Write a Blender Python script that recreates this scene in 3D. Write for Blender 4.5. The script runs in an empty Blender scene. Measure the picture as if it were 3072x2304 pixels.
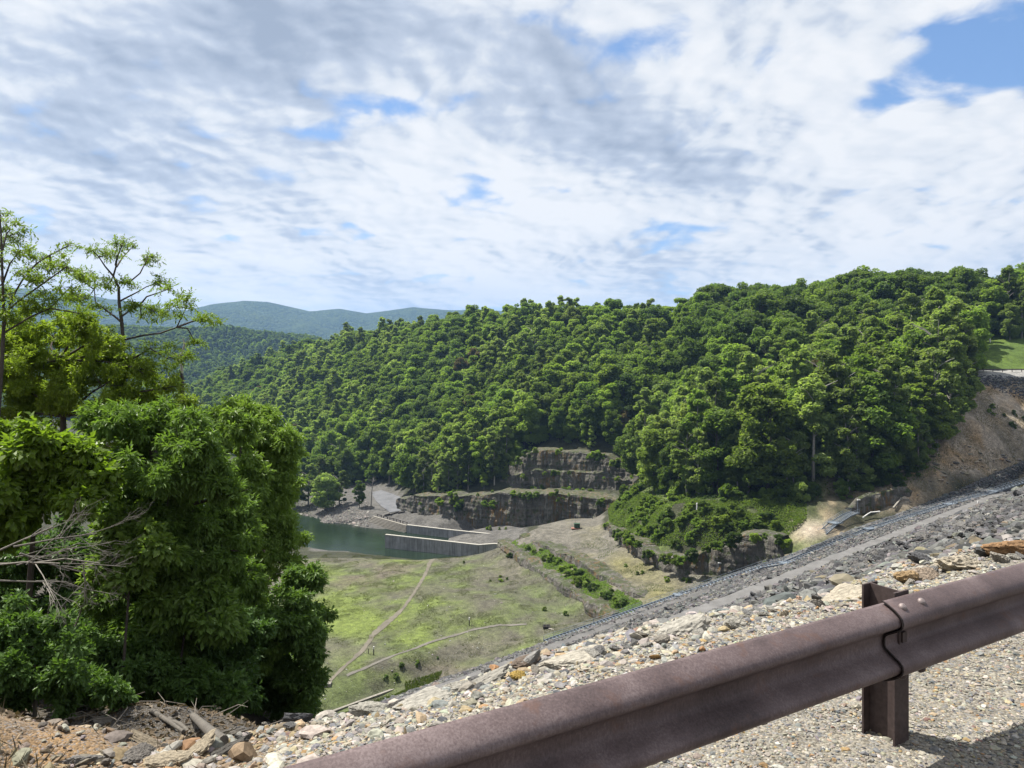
import bpy, math, random
import numpy as np
from mathutils import Vector
from mathutils.geometry import delaunay_2d_cdt

random.seed(7)
RNG = np.random.default_rng(7)
SC = bpy.context.scene
COL = SC.collection

# ------------------------------------------------------------------ camera
# The eye is the world origin; x right, y away, z up.  Numbers read off the
# photograph (3072 x 2304 pixels) become world points with P() / PZ().
F, CX, H = 2130.0, 1536.0, 1100.0


def P(px, py, d):
    return np.array([d * (px - CX) / F, d, -d * (py - H) / F])


def PZ(px, py, z):
    return P(px, py, -z * F / (py - H))


def PROJ(p):
    p = np.asarray(p, float)
    y = np.maximum(p[..., 1], 1e-3)
    return CX + F * p[..., 0] / y, H - F * p[..., 2] / y


cd = bpy.data.cameras.new('camera')
cam = bpy.data.objects.new('camera', cd)
COL.objects.link(cam)
cam.rotation_euler = (math.pi / 2, 0, 0)
cd.sensor_width = 36
cd.lens = 36 * F / 3072
cd.shift_y = -(1152 - H) / 3072
cd.clip_start = 0.05
cd.clip_end = 40000
SC.camera = cam

# ------------------------------------------------------------------ light and exposure
SUN_EL, SUN_AZ = math.radians(60), math.radians(-60)
SUNV = Vector((math.sin(SUN_AZ) * math.cos(SUN_EL), math.cos(SUN_AZ) * math.cos(SUN_EL), math.sin(SUN_EL)))
sl = bpy.data.lights.new('sun', 'SUN')
sl.energy = 4.8
sl.angle = math.radians(0.6)
sl.color = (1.0, 0.95, 0.86)
sun = bpy.data.objects.new('sun', sl)
COL.objects.link(sun)
sun.rotation_euler = SUNV.to_track_quat('Z', 'Y').to_euler()

SC.view_settings.view_transform = 'Standard'
SC.view_settings.look = 'None'
SC.view_settings.gamma = 1
SC.view_settings.exposure = 1.1
cy = SC.cycles
cy.max_bounces = 6
cy.diffuse_bounces = 3
cy.glossy_bounces = 2
cy.transmission_bounces = 4
cy.transparent_max_bounces = 4
cy.volume_bounces = 0
cy.caustics_reflective = False
cy.caustics_refractive = False
cy.sample_clamp_indirect = 4
cy.use_denoising = True
cy.denoising_prefilter = 'ACCURATE'

# ------------------------------------------------------------------ node helper


class N:
    """A tiny wrapper to write node trees as expressions."""

    def __init__(self, tree):
        self.t = tree

    def new(self, kind, **kw):
        n = self.t.nodes.new(kind)
        for k, v in kw.items():
            setattr(n, k, v)
        return n

    def put(self, sock, v):
        if isinstance(v, bpy.types.NodeSocket):
            self.t.links.new(v, sock)
        elif v is not None:
            if hasattr(sock.default_value, '__len__') and not hasattr(v, '__len__'):
                v = (v,) * len(sock.default_value)
            if hasattr(v, '__len__') and len(sock.default_value) == 4 and len(v) == 3:
                v = tuple(v) + (1,)
            sock.default_value = v

    def m(self, op, a, b=None, c=None, clamp=False):
        n = self.new('ShaderNodeMath', operation=op)
        n.use_clamp = clamp
        for i, v in enumerate((a, b, c)):
            if v is not None:
                self.put(n.inputs[i], v)
        return n.outputs[0]

    def vm(self, op, a, b=None, s=None):
        n = self.new('ShaderNodeVectorMath', operation=op)
        self.put(n.inputs[0], a)
        if b is not None:
            self.put(n.inputs[1], b)
        if s is not None:
            self.put(n.inputs['Scale'], s)
        return n.outputs['Value'] if op in ('LENGTH', 'DISTANCE', 'DOT_PRODUCT') else n.outputs[0]

    def noise(self, vec, scale, detail=4, rough=0.55, out='Fac', dist=0.0):
        n = self.new('ShaderNodeTexNoise')
        if vec is not None:
            self.put(n.inputs['Vector'], vec)
        self.put(n.inputs['Scale'], scale)
        self.put(n.inputs['Detail'], detail)
        self.put(n.inputs['Roughness'], rough)
        self.put(n.inputs['Distortion'], dist)
        return n.outputs[out]

    def voro(self, vec, scale, feature='F1', out='Distance'):
        n = self.new('ShaderNodeTexVoronoi', feature=feature)
        if vec is not None:
            self.put(n.inputs['Vector'], vec)
        self.put(n.inputs['Scale'], scale)
        return n.outputs[out]

    def mr(self, v, a, b, c=0.0, d=1.0, kind='SMOOTHSTEP'):
        n = self.new('ShaderNodeMapRange', interpolation_type=kind)
        self.put(n.inputs[0], v)
        for i, q in enumerate((a, b, c, d)):
            self.put(n.inputs[i + 1], q)
        return n.outputs[0]

    def ramp(self, v, stops):
        n = self.new('ShaderNodeValToRGB')
        e = n.color_ramp.elements
        while len(e) < len(stops):
            e.new(0.5)
        for i, (p, c) in enumerate(stops):
            e[i].position = p
            e[i].color = tuple(c) + (1,)
        self.put(n.inputs[0], v)
        return n.outputs[0]

    def mix(self, f, a, b, blend='MIX'):
        n = self.new('ShaderNodeMix', data_type='RGBA', blend_type=blend)
        self.put(n.inputs[0], f)
        self.put(n.inputs[6], a)
        self.put(n.inputs[7], b)
        return n.outputs[2]

    def sep(self, v):
        n = self.new('ShaderNodeSeparateXYZ')
        self.put(n.inputs[0], v)
        return n.outputs

    def comb(self, x, y, z):
        n = self.new('ShaderNodeCombineXYZ')
        for i, v in enumerate((x, y, z)):
            self.put(n.inputs[i], v)
        return n.outputs[0]

    def attr(self, name, out='Color'):
        return self.new('ShaderNodeAttribute', attribute_name=name).outputs[out]

    def pos(self):
        return self.new('ShaderNodeNewGeometry').outputs['Position']

    def obj(self):
        return self.new('ShaderNodeTexCoord').outputs['Object']

    def rand(self):
        return self.new('ShaderNodeObjectInfo').outputs['Random']

    def bump(self, h, strength=0.5, dist=0.1):
        n = self.new('ShaderNodeBump')
        self.put(n.inputs['Height'], h)
        n.inputs['Strength'].default_value = strength
        n.inputs['Distance'].default_value = dist
        return n.outputs[0]


# ------------------------------------------------------------------ sky
world = bpy.data.worlds.new('World')
SC.world = world
world.use_nodes = True
wt = world.node_tree
wt.nodes.clear()
w = N(wt)
sky = w.new('ShaderNodeTexSky', sky_type='NISHITA')
sky.sun_disc = False
sky.sun_elevation = SUN_EL
sky.sun_rotation = SUN_AZ
sky.altitude = 500
sky.air_density = 1.0
sky.dust_density = 0.6
sky.ozone_density = 2.0
dirv = w.new('ShaderNodeTexCoord').outputs['Generated']
dx, dy, dz = w.sep(dirv)
zc = w.m('ADD', w.m('MAXIMUM', dz, 0.0), 0.24)
cp = w.comb(w.m('DIVIDE', dx, zc), w.m('DIVIDE', dy, zc), 0.0)
warp = w.vm('SCALE', w.vm('SUBTRACT', w.noise(cp, 2.2, 3, 0.5, 'Color'), (0.5, 0.5, 0.5)), s=0.20)
cpw = w.vm('ADD', cp, warp)


def puffs(v, fine=True):
    """Billowy density: soft fractal noise with rounded cauliflower cells on it."""
    vo = w.new('ShaderNodeTexVoronoi', feature='SMOOTH_F1', voronoi_dimensions='2D')
    w.put(vo.inputs['Vector'], v)
    vo.inputs['Scale'].default_value = 4.4
    vo.inputs['Detail'].default_value = 2.0
    vo.inputs['Roughness'].default_value = 0.55
    vo.inputs['Smoothness'].default_value = 0.45
    base_ = w.noise(v, 2.7, 9 if fine else 5, 0.56)
    return w.m('SUBTRACT', w.m('ADD', w.m('MULTIPLY', base_, 1.05), 0.15), w.m('MULTIPLY', vo.outputs['Distance'], 0.36))


n1 = puffs(cpw)
n1s = puffs(w.vm('ADD', cpw, (-0.022, 0.016, 0)))
n2 = w.noise(w.vm('ADD', cp, (4.3, 1.7, 0)), 1.5, 4, 0.5)
n3 = w.noise(cpw, 20.0, 6, 0.62)
azel = w.comb(w.m('ARCTAN2', dx, dy), dz, 0.0)


def azel_of(px, py):
    v = Vector(((px - CX) / F, 1, -(py - H) / F)).normalized()
    return math.atan2(v.x, v.y), v.z


def blobs(items):
    total = None
    for px, py, rx, ry, wt_ in items:
        a, e = azel_of(px, py)
        q = w.vm('MULTIPLY', w.vm('SUBTRACT', azel, (a, e, 0)), (F / rx, F / ry, 0))
        b = w.m('MULTIPLY', w.mr(w.vm('LENGTH', q), 1.0, 0.0), wt_)
        total = b if total is None else w.m('ADD', total, b)
    return total


ALO, AHI = 0.07, 0.29
holes = blobs([(1930, 110, 300, 100, .16), (2600, 135, 520, 80, .12), (3010, 75, 230, 90, .09), (2880, 190, 260, 50, .07),
               (2900, 260, 400, 80, .15), (1150, 325, 230, 50, .12), (720, 410, 170, 40, .11), (930, 400, 120, 36, .10),
               (1540, 480, 260, 50, .12), (2330, 610, 120, 40, .12), (2640, 320, 120, 60, .10), (1590, 40, 200, 60, .10)])
grey = blobs([(1050, 60, 900, 280, .40), (160, 330, 520, 260, .50), (1720, 330, 460, 260, .40), (2180, 430, 460, 180, .38),
              (2100, 560, 400, 130, .38), (700, 130, 500, 200, .28), (200, 120, 400, 120, .2), (1250, 250, 500, 120, .2)])
cover = w.m('SUBTRACT', w.m('ADD', n1, w.m('MULTIPLY', w.m('SUBTRACT', n3, 0.5), 0.22)), holes)
alpha = w.mr(cover, ALO, AHI)
light = w.m('MULTIPLY', w.m('SUBTRACT', n1s, n1), 1.6)
shade = w.m('ADD', w.m('ADD', w.m('MULTIPLY', w.mr(n2, 0.30, 0.70), 0.42), w.m('MULTIPLY', grey, 0.95)), w.m('MULTIPLY', w.m('SUBTRACT', 0.5, n1), 0.30))
shade = w.m('ADD', shade, light)
shade = w.m('ADD', shade, w.m('MULTIPLY', w.m('SUBTRACT', n3, 0.5), 0.20))
ccol = w.ramp(shade, [(0.10, (0.565, 0.57, 0.58)), (0.34, (0.49, 0.51, 0.54)), (0.55, (0.345, 0.385, 0.455)), (0.9, (0.225, 0.265, 0.335))])
blue = w.mix(0.35, w.vm('SCALE', sky.outputs[0], s=0.10), (0.10, 0.23, 0.50))
lowband = w.mr(dz, 0.02, 0.17, 1.0, 0.0)
streak = w.noise(w.comb(w.m('MULTIPLY', w.m('ARCTAN2', dx, dy), 2.2), w.m('MULTIPLY', dz, 17.0), 0), 1.6, 5, 0.55)
hazec = w.ramp(streak, [(0.36, (0.25, 0.34, 0.50)), (0.52, (0.38, 0.45, 0.555)), (0.66, (0.51, 0.54, 0.58))])
cloudy = w.mix(alpha, blue, ccol)
skyc = w.mix(w.m('MULTIPLY', lowband, 0.85), cloudy, hazec)
skyc = w.mix(w.mr(dz, -0.02, -0.2), skyc, (0.10, 0.12, 0.09))
bg = w.new('ShaderNodeBackground')
w.put(bg.inputs[0], skyc)
bg.inputs[1].default_value = 0.76
wo = w.new('ShaderNodeOutputWorld')
wt.links.new(bg.outputs[0], wo.inputs[0])

# ------------------------------------------------------------------ mesh helpers


def make_mesh(name, V, faces, mat=None, col=None, smooth=False, vals=None):
    """faces: one (M,k) int array or a list of them."""
    if not isinstance(faces, list):
        faces = [faces]
    faces = [np.asarray(f, np.int32) for f in faces if len(f)]
    V = np.ascontiguousarray(V, np.float32)
    me = bpy.data.meshes.new(name)
    loops = np.concatenate([f.ravel() for f in faces])
    tot = np.concatenate([np.full(len(f), f.shape[1], np.int32) for f in faces])
    start = np.concatenate([[0], np.cumsum(tot)[:-1]]).astype(np.int32)
    me.vertices.add(len(V))
    me.vertices.foreach_set('co', V.ravel())
    me.loops.add(len(loops))
    me.loops.foreach_set('vertex_index', loops.astype(np.int32))
    me.polygons.add(len(tot))
    me.polygons.foreach_set('loop_start', start)
    me.polygons.foreach_set('use_smooth', np.full(len(tot), bool(smooth)))
    if col is not None:
        a = me.attributes.new('col', 'FLOAT_COLOR', 'POINT')
        c = np.ones((len(V), 4), np.float32)
        c[:, :3] = col
        a.data.foreach_set('color', c.ravel())
    for k, v in (vals or {}).items():
        a = me.attributes.new(k, 'FLOAT', 'POINT')
        a.data.foreach_set('value', np.ascontiguousarray(v, np.float32))
    if mat:
        me.materials.append(mat)
    me.update(calc_edges=True)
    return me


def obj(name, me, parent=None, loc=None):
    o = bpy.data.objects.new(name, me)
    COL.objects.link(o)
    if parent:
        o.parent = parent
    if loc is not None:
        o.location = loc
    return o


def tag(o, label=None, cat=None, group=None, kind=None):
    if label:
        o['label'] = label
    if cat:
        o['category'] = cat
    if group:
        o['group'] = group
    if kind:
        o['kind'] = kind
    return o


def thing(name, label, cat, loc=(0, 0, 0), group=None):
    o = obj(name, None, None, Vector(loc))
    return tag(o, label, cat, group)


def part(name, B, mat, parent, **kw):
    """B: an MB in the parent's own coordinates."""
    return obj(name, B.mesh(name, mat, **kw), parent)


class MB:
    """Collects boxes, tubes, sweeps into one mesh."""

    def __init__(self):
        self.V, self.Fq, self.Ft, self.n = [], [], [], 0

    def add(self, V, F):
        V = np.asarray(V, float)
        F = np.asarray(F, int) + self.n
        (self.Fq if F.shape[1] == 4 else self.Ft).append(F)
        self.V.append(V)
        self.n += len(V)

    def hexa(self, c8):
        self.add(c8, [(0, 3, 2, 1), (4, 5, 6, 7), (0, 1, 5, 4), (1, 2, 6, 5), (2, 3, 7, 6), (3, 0, 4, 7)])

    def box(self, c, size, ax=None):
        """ax: 3 unit rows (local axes)."""
        ax = np.eye(3) if ax is None else np.asarray(ax, float)
        h = np.asarray(size, float) / 2
        s = np.array([(-1, -1, -1), (1, -1, -1), (1, 1, -1), (-1, 1, -1), (-1, -1, 1), (1, -1, 1), (1, 1, 1), (-1, 1, 1)]) * h
        self.hexa(np.asarray(c, float) + s @ ax)

    def bar(self, a, b, wd, ht, up=(0, 0, 1)):
        a, b = np.asarray(a, float), np.asarray(b, float)
        u = b - a
        L = np.linalg.norm(u)
        u = u / L
        s = np.cross(u, up)
        s /= max(np.linalg.norm(s), 1e-9)
        t = np.cross(s, u)
        self.box((a + b) / 2, (L, wd, ht), (u, s, t))

    def tube(self, pts, rad, seg=8, cap=True):
        V, Fq = tube_np(pts, rad, seg)
        n = len(V)
        self.add(V, Fq)
        if cap:
            k = len(pts)
            for ring, flip in ((0, True), (k - 1, False)):
                c = np.asarray(pts[ring], float)
                idx = np.arange(seg) + ring * seg
                R = V[idx]
                T = [(seg, i, (i + 1) % seg) if not flip else (seg, (i + 1) % seg, i) for i in range(seg)]
                self.add(np.vstack([R, c[None]]), T)

    def mesh(self, name, mat=None, smooth=False, col=None):
        fs = []
        if self.Fq:
            fs.append(np.vstack(self.Fq))
        if self.Ft:
            fs.append(np.vstack(self.Ft))
        return make_mesh(name, np.vstack(self.V), fs, mat, smooth=smooth, col=col)


def tube_np(pts, rad, seg=8):
    pts = np.asarray(pts, float)
    k = len(pts)
    rad = np.broadcast_to(np.asarray(rad, float), (k,))
    T = np.gradient(pts, axis=0)
    T /= np.maximum(np.linalg.norm(T, axis=1, keepdims=True), 1e-9)
    ref = np.array([0, 0, 1.0]) if abs(T[:, 2]).mean() < 0.8 else np.array([1.0, 0, 0])
    A = np.cross(T, ref)
    A /= np.maximum(np.linalg.norm(A, axis=1, keepdims=True), 1e-9)
    B = np.cross(T, A)
    th = np.linspace(0, 2 * np.pi, seg, endpoint=False)
    V = pts[:, None] + rad[:, None, None] * (A[:, None] * np.cos(th)[None, :, None] + B[:, None] * np.sin(th)[None, :, None])
    i = np.arange(k - 1)[:, None] * seg
    j = np.arange(seg)[None]
    j2 = (j + 1) % seg
    Fq = np.stack([i + j, i + j2, i + seg + j2, i + seg + j], -1).reshape(-1, 4)
    return V.reshape(-1, 3), Fq


def grid_faces(nr, nc, keep=None):
    i = np.arange(nr - 1)[:, None] * nc
    j = np.arange(nc - 1)[None]
    f = np.stack([i + j, i + j + 1, i + nc + j + 1, i + nc + j], -1).reshape(-1, 4)
    return f if keep is None else f[keep.ravel()]


def compact(V, faces, *extra):
    used = np.unique(faces)
    m = -np.ones(len(V), int)
    m[used] = np.arange(len(used))
    return (V[used], m[faces]) + tuple(e[used] for e in extra)


def hash3(ix, iy, iz, seed):
    h = (ix * 374761393 + iy * 668265263 + iz * 2147483647 + seed * 1274126177) & 0xFFFFFFFF
    h = ((h ^ (h >> 13)) * 1274126177) & 0xFFFFFFFF
    h = (h ^ (h >> 16)) & 0xFFFFFF
    return h / float(0xFFFFFF)


def vnoise(p, seed=0):
    p = np.asarray(p, float)
    i = np.floor(p).astype(np.int64)
    f = p - i
    f = f * f * (3 - 2 * f)
    r = 0
    for a in (0, 1):
        for b in (0, 1):
            for c in (0, 1):
                wgt = (f[..., 0] if a else 1 - f[..., 0]) * (f[..., 1] if b else 1 - f[..., 1]) * (f[..., 2] if c else 1 - f[..., 2])
                r = r + wgt * hash3(i[..., 0] + a, i[..., 1] + b, i[..., 2] + c, seed)
    return r * 2 - 1


def fbm(p, octs=4, seed=0, gain=0.5):
    p = np.asarray(p, float)
    r, amp = 0, 1.0
    for o in range(octs):
        r = r + amp * vnoise(p * 2 ** o + o * 17.3, seed + o)
        amp *= gain
    return r


def fbm2(x, y, scale, octs=4, seed=0):
    return fbm(np.stack([x / scale, y / scale, np.zeros_like(x)], -1), octs, seed)


def rbf(pts, c=6.0, lam=0.0):
    """Multiquadric surface z(x,y) through the control points."""
    pts = np.asarray(pts, float)
    n = len(pts)
    sc = 100.0
    X = pts[:, :2] / sc
    k = lambda a, b: np.sqrt(((a[:, None] - b[None]) ** 2).sum(-1) + (c / sc) ** 2)
    A = np.zeros((n + 3, n + 3))
    A[:n, :n] = -k(X, X) + lam * np.eye(n)
    A[:n, n] = 1
    A[:n, n + 1:] = X
    A[n, :n] = 1
    A[n + 1:, :n] = X.T
    sol = np.linalg.solve(A, np.concatenate([pts[:, 2], np.zeros(3)]))

    def f(x, y):
        q = np.stack([np.ravel(x), np.ravel(y)], -1) / sc
        out = np.empty(len(q))
        for s in range(0, len(q), 20000):
            e = q[s:s + 20000]
            out[s:s + 20000] = -k(e, X) @ sol[:n] + sol[n] + e @ sol[n + 1:]
        return out.reshape(np.shape(x))
    return f


def rot_np(n, rng):
    q = rng.normal(size=(n, 4))
    q /= np.linalg.norm(q, axis=1, keepdims=True)
    a, b, c, d = q.T
    return np.stack([np.stack([1 - 2 * (c * c + d * d), 2 * (b * c - a * d), 2 * (b * d + a * c)], -1),
                     np.stack([2 * (b * c + a * d), 1 - 2 * (b * b + d * d), 2 * (c * d - a * b)], -1),
                     np.stack([2 * (b * d - a * c), 2 * (c * d + a * b), 1 - 2 * (b * b + c * c)], -1)], 1)


def unit(v):
    return v / np.maximum(np.linalg.norm(v, axis=-1, keepdims=True), 1e-9)


# ------------------------------------------------------------------ rock prototypes


def ico(level):
    t = (1 + 5 ** .5) / 2
    V = [(-1, t, 0), (1, t, 0), (-1, -t, 0), (1, -t, 0), (0, -1, t), (0, 1, t), (0, -1, -t), (0, 1, -t), (t, 0, -1), (t, 0, 1), (-t, 0, -1), (-t, 0, 1)]
    Fc = [(0, 11, 5), (0, 5, 1), (0, 1, 7), (0, 7, 10), (0, 10, 11), (1, 5, 9), (5, 11, 4), (11, 10, 2), (10, 7, 6), (7, 1, 8), (3, 9, 4), (3, 4, 2), (3, 2, 6), (3, 6, 8), (3, 8, 9), (4, 9, 5), (2, 4, 11), (6, 2, 10), (8, 6, 7), (9, 8, 1)]
    V = [Vector(v).normalized() for v in V]
    for _ in range(level):
        cache, F2 = {}, []

        def mid(a, b):
            k = (min(a, b), max(a, b))
            if k not in cache:
                V.append(((V[a] + V[b]) / 2).normalized())
                cache[k] = len(V) - 1
            return cache[k]
        for a, b, c in Fc:
            ab, bc, ca = mid(a, b), mid(b, c), mid(c, a)
            F2 += [(a, ab, ca), (b, bc, ab), (c, ca, bc), (ab, bc, ca)]
        Fc = F2
    return np.array([tuple(v) for v in V]), np.array(Fc)


def rock_proto(level, seed, planes=9, flat=0.65):
    rng = np.random.default_rng(seed)
    V, Fc = ico(level)
    n = unit(rng.normal(size=(planes, 3)))
    d = rng.uniform(0.45, 0.85, planes)
    dots = V @ n.T
    r = np.where(dots > 0.05, d[None] / np.maximum(dots, 0.05), 9).min(1)
    r = np.minimum(r, 1.0)
    V = V * r[:, None] * (1 + 0.05 * rng.normal(size=len(V)))[:, None]
    V = V * np.array([1.0, rng.uniform(.6, .95), rng.uniform(flat - .15, flat + .15)])
    V /= np.abs(V).max()
    return V, Fc


ROCK0 = [rock_proto(0, 100 + i) for i in range(14)]
ROCK1 = [rock_proto(1, 200 + i) for i in range(14)]
ROCK3 = [rock_proto(3, 300 + i, 11) for i in range(12)]


def scatter_rocks(name, pos, size, cols, mat, protos, tilt=0.5, seed=0, flat=1.0):
    """Many loose stones as one mesh: pos (n,3), size (n,), cols (n,3)."""
    rng = np.random.default_rng(seed)
    n = len(pos)
    which = rng.integers(0, len(protos), n)
    VV, FF, CC, off = [], [], [], 0
    for k, (pv, pf) in enumerate(protos):
        ii = np.where(which == k)[0]
        if not len(ii):
            continue
        m = len(ii)
        yaw = rng.uniform(0, 2 * np.pi, m)
        R = np.zeros((m, 3, 3))
        R[:, 0, 0] = np.cos(yaw)
        R[:, 0, 1] = -np.sin(yaw)
        R[:, 1, 0] = np.sin(yaw)
        R[:, 1, 1] = np.cos(yaw)
        R[:, 2, 2] = 1
        wob = np.eye(3)[None] + tilt * (rot_np(m, rng) - np.eye(3)[None]) * rng.uniform(0, 1, (m, 1, 1))
        v = np.einsum('mij,vj->mvi', np.einsum('mij,mjk->mik', wob, R), pv * np.array([1, 1, flat]))
        v = v * size[ii][:, None, None] + pos[ii][:, None]
        VV.append(v.reshape(-1, 3))
        FF.append((pf[None] + (np.arange(m) * len(pv))[:, None, None]).reshape(-1, 3) + off)
        CC.append(np.repeat(cols[ii], len(pv), 0))
        off += m * len(pv)
    return obj(name, make_mesh(name, np.vstack(VV), np.vstack(FF), mat, col=np.vstack(CC)))


def palette(n, entries, rng, jit=0.12):
    wts = np.array([e[0] for e in entries], float)
    cols = np.array([e[1] for e in entries], float)
    pick = rng.choice(len(entries), n, p=wts / wts.sum())
    return np.clip(cols[pick] * (1 + jit * rng.normal(size=(n, 1))) * (1 + 0.04 * rng.normal(size=(n, 3))), 0.01, 0.95)


# ------------------------------------------------------------------ materials


def new_mat(name):
    m = bpy.data.materials.new(name)
    m.use_nodes = True
    m.node_tree.nodes.clear()
    n = N(m.node_tree)
    out = n.new('ShaderNodeOutputMaterial')
    b = n.new('ShaderNodeBsdfPrincipled')
    m.node_tree.links.new(b.outputs[0], out.inputs[0])
    b.inputs['Specular IOR Level'].default_value = 0.25
    b.inputs['Roughness'].default_value = 0.85
    return m, n, b, out


def plain(name, color, rough=0.8, var=0.25, scale=8.0, bump=0.0, metal=0.0, bdist=0.02, streak=None):
    m, n, b, out = new_mat(name)
    o = n.obj()
    f = n.noise(o, scale, 6, 0.65)
    lo = tuple(c * (1 - var) for c in color)
    hi = tuple(min(1, c * (1 + var)) for c in color)
    c = n.ramp(f, [(0.3, lo), (0.7, hi)])
    if streak:
        sv = n.noise(n.vm('MULTIPLY', o, streak), 1.0, 5, 0.6)
        c = n.mix(n.mr(sv, 0.45, 0.7, 0, 0.65), c, tuple(x * 0.45 for x in color))
    n.put(b.inputs['Base Color'], c)
    b.inputs['Roughness'].default_value = rough
    b.inputs['Metallic'].default_value = metal
    if bump:
        n.put(b.inputs['Normal'], n.bump(n.noise(o, scale * 3, 6, 0.7), bump, bdist))
    return m


def col_mat(name, rough=0.85, nscale=30, var=0.5, bump=0.4, bdist=0.02, rnd=0.0, coord='obj'):
    """Colour from the per-vertex attribute 'col' with a fine mottling."""
    m, n, b, out = new_mat(name)
    o = n.obj() if coord == 'obj' else n.pos()
    f = n.noise(o, nscale, 5, 0.65)
    k = n.mr(f, 0.3, 0.72, 1 - var, 1 + var, 'LINEAR')
    c = n.vm('SCALE', n.attr('col'), s=k)
    if rnd:
        c = n.vm('SCALE', c, s=n.mr(n.rand(), 0, 1, 1 - rnd, 1 + rnd, 'LINEAR'))
    n.put(b.inputs['Base Color'], c)
    b.inputs['Roughness'].default_value = rough
    if bump:
        n.put(b.inputs['Normal'], n.bump(f, bump, bdist))
    return m


def leaf_mat(name, stops, trans=0.35, tscale=(1.35, 1.45, 0.6), rough=0.55, spec=0.2, rnd=0.35, clump=None):
    """Leaves: colour by the tree's own random number and each leaf's own tint."""
    m, n, b, out = new_mat(name)
    t = n.attr('tint', 'Fac')
    r = n.rand()
    v = n.m('ADD', n.m('MULTIPLY', r, 0.68), n.m('MULTIPLY', t, 0.32))
    c = n.ramp(v, stops)
    if rnd:
        c = n.vm('SCALE', c, s=n.mr(n.m('FRACT', n.m('MULTIPLY', r, 17.3)), 0, 1, 1 - rnd, 1 + rnd, 'LINEAR'))
    n.put(b.inputs['Base Color'], c)
    b.inputs['Roughness'].default_value = rough
    b.inputs['Specular IOR Level'].default_value = spec
    tr = n.new('ShaderNodeBsdfTranslucent')
    n.put(tr.inputs[0], n.vm('MULTIPLY', c, tscale))
    mx = n.new('ShaderNodeMixShader')
    mx.inputs[0].default_value = trans
    m.node_tree.links.new(b.outputs[0], mx.inputs[1])
    m.node_tree.links.new(tr.outputs[0], mx.inputs[2])
    m.node_tree.links.new(mx.outputs[0], out.inputs[0])
    return m


L_MID = leaf_mat('leaf_green', [(0.0, (.096, .152, .038)), (0.5, (.138, .200, .048)), (1.0, (.186, .248, .060))], .6)
L_PALE = leaf_mat('leaf_pale', [(0.0, (.145, .200, .070)), (0.5, (.185, .242, .085)), (1.0, (.225, .280, .104))], .6)
L_DARK = leaf_mat('leaf_dark', [(0.0, (.066, .108, .032)), (0.5, (.096, .146, .040)), (1.0, (.136, .186, .048))], .54)
L_YEL = leaf_mat('leaf_yellow_green', [(0.0, (.130, .205, .038)), (0.5, (.172, .245, .044)), (1.0, (.215, .280, .056))], .48)
L_RUST = leaf_mat('leaf_rusty', [(0.0, (.10, .085, .04)), (1.0, (.15, .12, .06))])
BARK = plain('bark', (0.11, 0.095, 0.08), 0.9, 0.4, 6, 0.5, bdist=0.05)
BARK_PALE = plain('bark_pale', (0.36, 0.34, 0.31), 0.9, 0.3, 5, 0.4)
BARK_GREY = plain('bark_grey', (0.20, 0.185, 0.17), 0.9, 0.35, 5, 0.4)

# ------------------------------------------------------------------ foliage helpers


def leaf_quads(c, ax, nm, ln, wd, fold=0.25):
    """Each leaf: a diamond of two triangles folded along its rib."""
    ax = unit(ax)
    s = unit(np.cross(ax, nm))
    nn = np.cross(s, ax)
    ln = np.asarray(ln)[:, None]
    wd = np.asarray(wd)[:, None]
    base = c - ax * ln * .5
    tip = c + ax * ln * .5 - nn * ln * .12
    l = c - ax * ln * .05 + s * wd * .5 + nn * wd * fold
    r = c - ax * ln * .05 - s * wd * .5 + nn * wd * fold
    V = np.stack([base, l, tip, r], 1).reshape(-1, 3)
    i = np.arange(len(c))[:, None] * 4
    T = np.concatenate([i + np.array([[0, 2, 1]]), i + np.array([[0, 3, 2]])], 1).reshape(-1, 3)
    return V, T


def lobes_points(lobes, n, rng, shell=0.75, sq=1.0):
    """n points spread through ellipsoid lobes (cx,cy,cz,r[,rz]); returns points, outward dirs, lobe ids."""
    L = np.array([tuple(l) + ((l[3],) if len(l) == 4 else ()) for l in lobes], float)
    wts = L[:, 3] * np.sqrt(L[:, 3] * L[:, 4])
    idx = rng.choice(len(L), n, p=wts / wts.sum())
    d = unit(rng.normal(size=(n, 3)))
    rad = shell + (1 - shell) * rng.uniform(0, 1, n)
    deep = rng.uniform(0, 1, n) < 0.25
    rad = np.where(deep, rng.uniform(0.2, 1, n), rad)
    e = np.stack([L[idx, 3], L[idx, 3], L[idx, 4]], -1)
    return L[idx, :3] + d * e * rad[:, None], d, idx


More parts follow.
